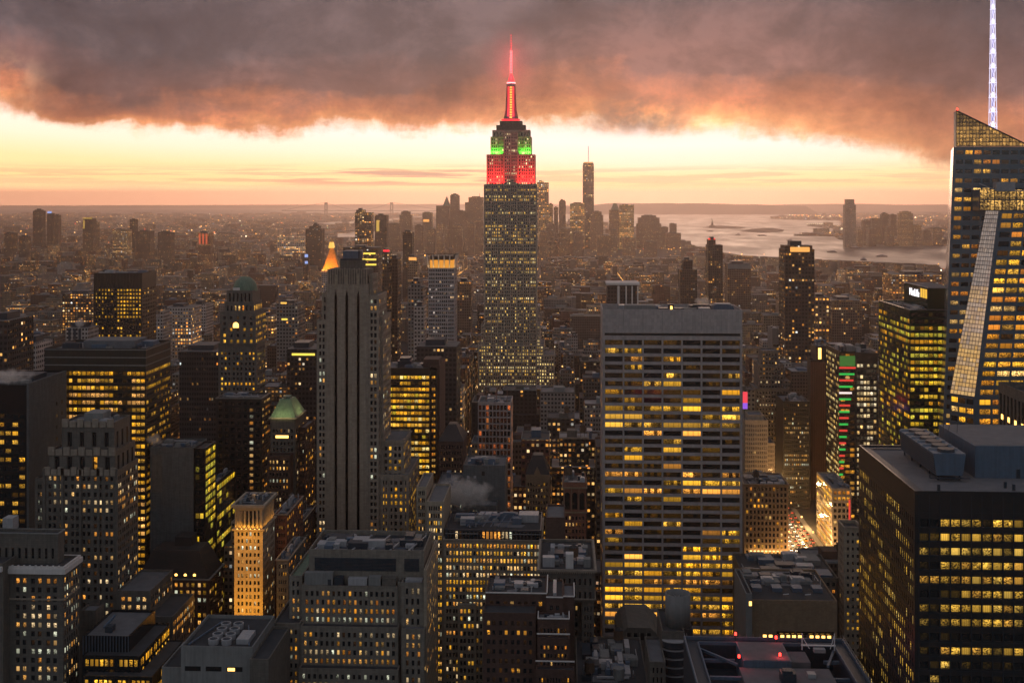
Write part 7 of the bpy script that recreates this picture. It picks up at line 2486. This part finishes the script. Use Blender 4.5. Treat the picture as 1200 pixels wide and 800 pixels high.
ONE = set(k for k in order[:285] if seen[k] > 6)

TN = [('brown brick', (.075, .05, .04)), ('soot-grey', (.075, .072, .07)), ('buff stone', (.17, .135, .10)), ('dark red brick', (.09, .04, .033)), ('pale grey', (.20, .185, .18)), ('black', (.028, .027, .028)), ('grey brick', (.11, .105, .10))]
REF = [(5, 'far left of the bronze tower'), (110, 'around the dark bronze tower'), (200, 'between the bronze tower and the domed tower'), (280, 'around the domed tower'), (330, 'right of the domed tower'),
       (400, 'around the black-striped limestone tower'), (480, 'around the glowing yellow tower'), (540, 'left of the great limestone tower'), (600, 'at the foot of the great limestone tower'),
       (660, 'between the limestone tower and the wide slab'), (780, 'around the wide white-grid slab'), (890, 'right of the wide slab'), (940, 'around the lantern-topped tower'), (1010, 'around the banded building'), (1080, 'near the green glass block'), (1180, 'by the glass skyscraper')]
used_labels = {}
V, U, T, Gd = [], [], [], []


def lit_for(y):
    return float(np.clip(rng.normal(.13, .10), .01, .5)) if y < 2500 else float(np.clip(rng.normal(.09, .05), .02, .3))


for k, c in enumerate(cand):
    y0, x0, x1, y1, h, p0, p1 = c
    if seen[k] <= 0 and k not in ONE:
        continue
    nm, tint = TN[rng.integers(0, len(TN))]
    v_ = rng.uniform(.7, 1.25)
    tint = tuple(t * v_ for t in tint)
    lit = lit_for(y0)
    if rng.random() < .05:
        lit = .6
    sd = float(rng.random())
    bw, sh = float(rng.uniform(2.2, 3.6)), float(rng.uniform(3.3, 4.2))
    pw = 1.0 if y0 < 1800 else min(1.9, 1.0 + (y0 - 1800) / 2600)
    rt = (.05, .05, .055) if rng.random() < .5 else ((.12, .115, .12) if rng.random() < .8 else (.26, .24, .24))
    boxes = [(x0, x1, y0, y1, 0, h)]
    if h > 34 and rng.random() < .6 and x1 - x0 > 14:
        i = rng.uniform(.12, .25) * (x1 - x0)
        hh = h * rng.uniform(.72, .9)
        boxes = [(x0, x1, y0, y1, 0, hh), (x0 + i, x1 - i * rng.uniform(.2, 1), y0 + 3, y1 - 2, hh, h)]
    if k in ONE:
        q = boxes[-1]
        w_, d_ = q[1] - q[0], q[3] - q[2]
        ex = []
        extra = ''
        if y0 < 2200:
            a_ = q[0] + w_ * rng.uniform(.08, .5)
            ex.append(('roof_unit', MB().box(a_, a_ + w_ * .34, q[2] + d_ * .3, q[2] + d_ * .7, q[5] + .02, q[5] + rng.uniform(2.4, 5)), ['brown_brick', 'concrete', 'grey_metal', 'stone_dark'][rng.integers(0, 4)]))
            t_ = .4
            pp = MB()
            for (A_, B_, C_, D_) in ((q[0], q[1], q[2], q[2] + t_), (q[0], q[1], q[3] - t_, q[3]), (q[0], q[0] + t_, q[2] + t_ + .003, q[3] - t_ - .003), (q[1] - t_, q[1], q[2] + t_ + .003, q[3] - t_ - .003)):
                pp.box(A_, B_, C_, D_, q[5] + .01, q[5] + 1.0)
            ex.append(('parapet', pp, ['stone', 'stone_dark', 'concrete', 'brown_brick'][rng.integers(0, 4)]))
            if rng.random() < .45 and w_ > 9:
                tx, ty, tz_ = q[0] + w_ * rng.uniform(.6, .85), q[2] + d_ * rng.uniform(.25, .75), q[5]
                tk = MB().frustum(tx, ty, tz_ + 3, tz_ + 7, 2.0, 1.9, 10).frustum(tx, ty, tz_ + 7.003, tz_ + 8.4, 2.1, .1, 10)
                for s1, s2 in ((1, 1), (1, -1), (-1, 1), (-1, -1)):
                    tk.box(tx + s1 * 1.2 - .12, tx + s1 * 1.2 + .12, ty + s2 * 1.2 - .12, ty + s2 * 1.2 + .12, tz_, tz_ + 3)
                ex.append(('water_tank', tk, 'wood'))
                extra = ' with roof tank'
            elif rng.random() < .4:
                a_ = q[0] + w_ * rng.uniform(.55, .75)
                ex.append(('vent_box', MB().box(a_, a_ + w_ * .16, q[2] + d_ * .12, q[2] + d_ * .24, q[5] + .02, q[5] + 1.8), 'pale_metal'))
        mid = (p0 + p1) / 2
        ref = min(REF, key=lambda r: abs(r[0] - mid))[1]
        kind = 'tower block' if h > 95 else ('block' if h > 45 else 'low block')
        litw = 'brightly lit ' if lit > .35 else ('dark ' if lit < .06 else '')
        lab = f'{litw}{nm} {kind}{extra}, {ref}'
        city_thing('city_block', lab, 'building', boxes, tint, lit, sd, rt, 'city blocks ' + ref, bw, sh, pw, ex)
    else:
        for q in boxes:
            v, u, t, g_, top = city_box(*q, tint, lit, sd, bw, sh, pw)
            r = roof_data(top, rt)
            V += v + [r[0]]
            U += u + [r[1]]
            T += t + [r[2]]
            Gd += g_ + [r[3]]

# beyond: low quarters across the rivers and to the horizon
n_far = 15000
for _ in range(n_far):
    t = rng.random()
    y = 6300 * (24000 / 6300) ** t
    px_ = rng.uniform(-30, 1230)
    x = X(px_, y)
    if wet(x, y):
        continue
    if 470 < px_ < 900 and y < 7300 and px_ > 640 and wet(x, y - 300):
        continue
    w_ = rng.uniform(18, 70) * (1 + y / 16000)
    h = rng.uniform(7, 16) if rng.random() < .9 else rng.uniform(18, 55)
    if y > 14000:
        h *= .8
    hmax = EYE - (np.interp(y, [6000, 9000, 14000, 24000], [262, 254, 250, 246.5]) - HY) / F * y
    h = max(5, min(h, hmax))
    nm, tint = TN[rng.integers(0, len(TN))]
    v, u, tt, g_, top = city_box(x, x + w_, y, y + w_ * rng.uniform(.6, 1.6), 0, h, tint, lit_for(y), float(rng.random()), 5, 5, 2.2)
    r = roof_data(top, (.07, .068, .07))
    V += v + [r[0]]
    U += u + [r[1]]
    T += tt + [r[2]]
    Gd += g_ + [r[3]]
o = quads_mesh('far_city_blocks', np.array(V), M['city'], None, (0, 0, 0), np.array(U), {'tint': np.array(T), 'grid': np.array(Gd)})
tag(o, kind='stuff')
N_FILL = (len(cand), len(ONE), len(V) // 5)

# ================================================================== LAMPS, STREET, CARS, STEAM
road = MB()
road.poly([(166, 200, .004), (192, 200, .004), (192, 2600, .004), (166, 2600, .004)])
road.build('avenue_road', surf('avenue_asphalt', (.06, .058, .056), var=.3, scale=.1, streak=0, rough=.6))['kind'] = 'structure'
for nm, a, c in (('pavement', 161, 166), ('pavement', 192, 196)):
    MB().box(a, c, 200, 2600, -.1, .14).build(nm, M['concrete'])['kind'] = 'structure'
ln = MB()
for xx in (170.6, 174.8, 179, 183.3, 187.5):
    for yy in range(780, 1060, 9):
        ln.poly([(xx - .08, yy, .008), (xx + .08, yy, .008), (xx + .08, yy + 4, .008), (xx - .08, yy + 4, .008)])
ln.build('lane_marking', M['white_stone'])['kind'] = 'structure'

LV, LG = [], []


def dot(x, y, z, r, col, e):
    g_ = (col[0] * e, col[1] * e, col[2] * e, 1)
    for q in ([(x - r, y - r, z - r), (x + r, y - r, z - r), (x + r, y - r, z + r), (x - r, y - r, z + r)],
              [(x - r, y - r, z + r), (x + r, y - r, z + r), (x + r, y + r, z + r), (x - r, y + r, z + r)],
              [(x + r, y - r, z - r), (x + r, y + r, z - r), (x + r, y + r, z + r), (x + r, y - r, z + r)],
              [(x - r, y + r, z - r), (x - r, y - r, z - r), (x - r, y - r, z + r), (x - r, y + r, z + r)]):
        LV.append(q)
        LG.append(g_)


LC = [((1, .42, .10), .52), ((1, .58, .24), .22), ((1, .80, .56), .10), ((1, .22, .06), .10), ((1, .10, .05), .035), ((.5, 1, .55), .015), ((.6, .75, 1), .01)]
cum = np.cumsum([c[1] for c in LC])
pick = lambda: LC[min(len(LC) - 1, int(np.searchsorted(cum, rng.random() * cum[-1])))][0]
for _ in range(5000):                       # street lamps, signs and yards scattered through the quarters
    t = rng.random()
    y = 1100 * (22000 / 1100) ** (t ** .85)
    x = X(rng.uniform(-20, 1220), y)
    if wet(x, y):
        continue
    dot(x, y, rng.uniform(8, 26) if y < 5000 else rng.uniform(12, 22), (.45 + y / 5200) * rng.uniform(.6, 1.3), pick(), float(np.clip(rng.lognormal(.25, .8), .3, 6)))
for _ in range(420):                        # brighter clusters on the far shores
    cxp, cyp, wx, wy = [(960, 253, 80, 1.4), (1060, 254, 70, 2.5), (1040, 283, 60, 4), (240, 262, 160, 6), (260, 272, 120, 8), (900, 251, 60, .5)][rng.integers(0, 6)]
    px_, py_ = cxp + rng.normal(0, wx * .5), cyp + abs(rng.normal(0, wy))
    if not -20 < px_ < 1220:
        continue
    x, y = G(px_, max(245, py_))
    if wet(x, y):
        continue
    dot(x, y, 16, (.5 + y / 4200) * rng.uniform(.6, 1.2), pick(), float(rng.uniform(1.5, 6)))
for xx in AVE:
    for yy in range(500, 4300, 42):
        for s_ in (-9, 9):
            px_, py_, d_ = proj(xx + s_, yy, 9)
            if -10 < px_ < 1210:
                dot(xx + s_, yy, 9, .35 + yy / 6000, (1, .46, .12), float(rng.uniform(1.2, 3.6)))
o = quads_mesh('street_lights', np.array(LV), M['points'], None, (0, 0, 0), None, {'glow': np.array(LG)})
tag(o, kind='stuff')

for k in range(7):
    lamp('street_glow', 'POINT', (180 + (k % 2) * 18 - 9, 815 + k * 34, 11), 36000, (1, .56, .2), 1.0)
for xx, yy in ((-100, 900), (-95, 700), (-230, 1000), (-222, 760), (180, 1250), (445, 1300), (-85, 1500), (-352, 1400)):
    lamp('street_glow', 'POINT', (xx, yy, 16), 4500, (1, .55, .2), 1.0)

# cars on the avenue
BODY = {'yellow': (.75, .42, .03), 'black': (.02, .02, .022), 'white': (.7, .7, .7), 'grey': (.2, .2, .21)}
proto = {}
head, tail = lamp_mat('head_lamp', (1, .9, .7), 9), lamp_mat('tail_lamp', (1, .07, .03), 6)
CAR_LABEL = {'yellow': 'yellow taxi in the jam on the golden-lit avenue', 'black': 'black car in the jam on the golden-lit avenue', 'white': 'white car in the jam on the golden-lit avenue', 'grey': 'grey car in the jam on the golden-lit avenue'}
for cn, cc in BODY.items():
    r_ = empty('car', (0, 0, 0), CAR_LABEL[cn], 'car', cn + ' cars on the lit avenue')
    mt = surf('car_paint_' + cn, cc, var=.05, streak=0, rough=.3, spec=.5)
    bd = MB().hexa([(-.9, -2.2, .35), (.9, -2.2, .35), (.9, 2.2, .35), (-.9, 2.2, .35), (-.86, -2.15, .95), (.86, -2.15, .95), (.86, 2.15, .95), (-.86, 2.15, .95)])
    bd.build('body', mt, r_)
    MB().hexa([(-.82, -1.3, .953), (.82, -1.3, .953), (.82, 1.5, .953), (-.82, 1.5, .953), (-.66, -.7, 1.5), (.66, -.7, 1.5), (.66, 1.0, 1.5), (-.66, 1.0, 1.5)]).build('cabin', M['black_glass'], r_)
    for sx2 in (-1, 1):
        MB().box(sx2 * .62 - .2, sx2 * .62 + .2, -2.3, -2.17, .55, .85).build('headlight', head, r_)
        MB().box(sx2 * .62 - .2, sx2 * .62 + .2, 2.17, 2.3, .6, .85).build('taillight', tail, r_)
        for sy2 in (-1.35, 1.35):
            wh = MB()
            wh.prism([(.33 * math.cos(a * .628), .33 * math.sin(a * .628)) for a in range(10)], -.1, .1)
            wo = wh.build('wheel', M['granite'], r_)
            wo.rotation_euler = (0, R(90), 0)
            wo.location = (sx2 * .82, sy2, .34)
    proto[cn] = r_
names = ['yellow', 'black', 'white', 'grey', 'yellow', 'black']
ncar = 0
for lane, xx in enumerate((168.6, 172.6, 176.9, 181.1, 185.4, 189.6)):
    yy = 790 + rng.uniform(0, 6)
    while yy < 1010:
        cn = names[rng.integers(0, 6)]
        if proto[cn].get('used'):
            src = proto[cn]
            r_ = src.copy()
            C.objects.link(r_)
            for ch_ in src.children:
                n_ = ch_.copy()
                C.objects.link(n_)
                n_.parent = r_
        else:
            r_ = proto[cn]
        proto[cn]['used'] = 1
        r_.location = (xx + rng.uniform(-.4, .4), yy, .01)
        r_.rotation_euler = (0, 0, 0 if lane in (0, 1, 3) else math.pi)
        ncar += 1
        yy += rng.uniform(6.5, 15)
for p_ in proto.values():
    if 'used' in p_:
        del p_['used']
for o_ in C.objects:
    if 'used' in o_:
        del o_['used']


# steam over the roofs
def steam_mat():
    m = bpy.data.materials.new('steam_cloud')
    m.use_nodes = True
    m.node_tree.nodes.clear()
    N = NT(m.node_tree)
    out = N.new('ShaderNodeOutputMaterial')
    pv = N.new('ShaderNodeVolumePrincipled')
    pv.inputs['Color'].default_value = (.95, .9, .86, 1)
    tc = N.new('ShaderNodeTexCoord')
    n = N.noise(tc.outputs['Object'], .16, 5, .65, .4)
    g3 = N.new('ShaderNodeTexGradient', gradient_type='SPHERICAL')
    mp = N.new('ShaderNodeMapping')
    N.put(mp.inputs[0], tc.outputs['Generated'])
    mp.inputs['Location'].default_value = (-1, -1, -1)
    mp.inputs['Scale'].default_value = (2, 2, 2)
    N.put(g3.inputs[0], mp.outputs[0])
    dn = N.m('MULTIPLY', N.sm(N.m('ADD', N.m('MULTIPLY', N.m('SUBTRACT', n, .5), 1.6), N.m('MULTIPLY', g3.outputs['Fac'], 1.0)), .25, .85), .34)
    N.put(pv.inputs['Density'], dn)
    m.node_tree.links.new(pv.outputs[0], out.inputs['Volume'])
    return m


STEAM = steam_mat()


def steam(label, px, py, Y, w, h, d, lean=0.0):
    x, z = X(px, Y), Z(py, px, Y)
    mb = MB()
    prof = [(-.5, .12), (-.3, .3), (0, .5), (.3, .42), (.5, .12)]
    n = 12
    for (t, r) in prof:
        mb.v.extend((x + w * r * math.cos(2 * math.pi * i / n) + lean * t * w, Y + d * r * math.sin(2 * math.pi * i / n), z + h * t) for i in range(n))
    for k in range(4):
        for i in range(n):
            j = (i + 1) % n
            mb.f.append((k * n + i, k * n + j, (k + 1) * n + j, (k + 1) * n + i))
    mb.f.append(tuple(reversed(range(n))))
    mb.f.append(tuple(range(4 * n, 5 * n)))
    mb.n = len(mb.v)
    o = mb.build('steam', STEAM, None, (x, Y, z))
    return tag(o, label, 'steam', kind='stuff')


steam('grey steam drifting over the boxy grey building', 545, 578, 612, 42, 26, 14, -.5)
steam('white steam puff over the left roofs', 12, 440, 500, 26, 10, 8, .3)
steam('steam puff beside the ribbon-window block', 182, 514, 590, 14, 9, 6, .2)
steam('pink steam puff above the small columned block', 94, 378, 1095, 16, 14, 8, .2)
steam('steam rising behind the wide slab', 826, 353, 800, 18, 10, 8, -.6)


# a wisp of low cloud around the mast, lit red by its lamps
def wisp():
    m = bpy.data.materials.new('cloud_wisp')
    m.use_nodes = True
    m.node_tree.nodes.clear()
    N = NT(m.node_tree)
    out = N.new('ShaderNodeOutputMaterial')
    pv = N.new('ShaderNodeVolumePrincipled')
    pv.inputs['Color'].default_value = (.95, .92, .90, 1)
    tc = N.new('ShaderNodeTexCoord')
    g3 = N.new('ShaderNodeTexGradient', gradient_type='SPHERICAL')
    mp = N.new('ShaderNodeMapping')
    N.put(mp.inputs[0], tc.outputs['Generated'])
    mp.inputs['Location'].default_value = (-1, -1, -1)
    mp.inputs['Scale'].default_value = (2, 2, 2)
    N.put(g3.inputs[0], mp.outputs[0])
    n = N.noise(tc.outputs['Object'], .05, 3, .6)
    N.put(pv.inputs['Density'], N.m('MULTIPLY', N.m('MULTIPLY', N.m('POWER', g3.outputs['Fac'], 1.4), N.m('ADD', .4, n)), .011))
    m.node_tree.links.new(pv.outputs[0], out.inputs['Volume'])
    x, y, z = MAST
    mb = MB()
    for k in range(9):
        a = -math.pi / 2 + math.pi * k / 8
        r = max(.5, 52 * math.cos(a))
        mb.v.extend((x + r * math.cos(2 * math.pi * i / 20), y + r * math.sin(2 * math.pi * i / 20), z + 62 * math.sin(a)) for i in range(20))
    for k in range(8):
        for i in range(20):
            j = (i + 1) % 20
            mb.f.append((k * 20 + i, k * 20 + j, (k + 1) * 20 + j, (k + 1) * 20 + i))
    mb.f += [tuple(reversed(range(20))), tuple(range(160, 180))]
    mb.n = len(mb.v)
    o = mb.build('mist', m, None, MAST)
    tag(o, 'thin mist glowing red around the mast of the tallest tower', 'mist', kind='stuff')


wisp()
print('windows', N_WIN, 'fill', N_FILL, 'cars', ncar, 'objects', len(C.objects))
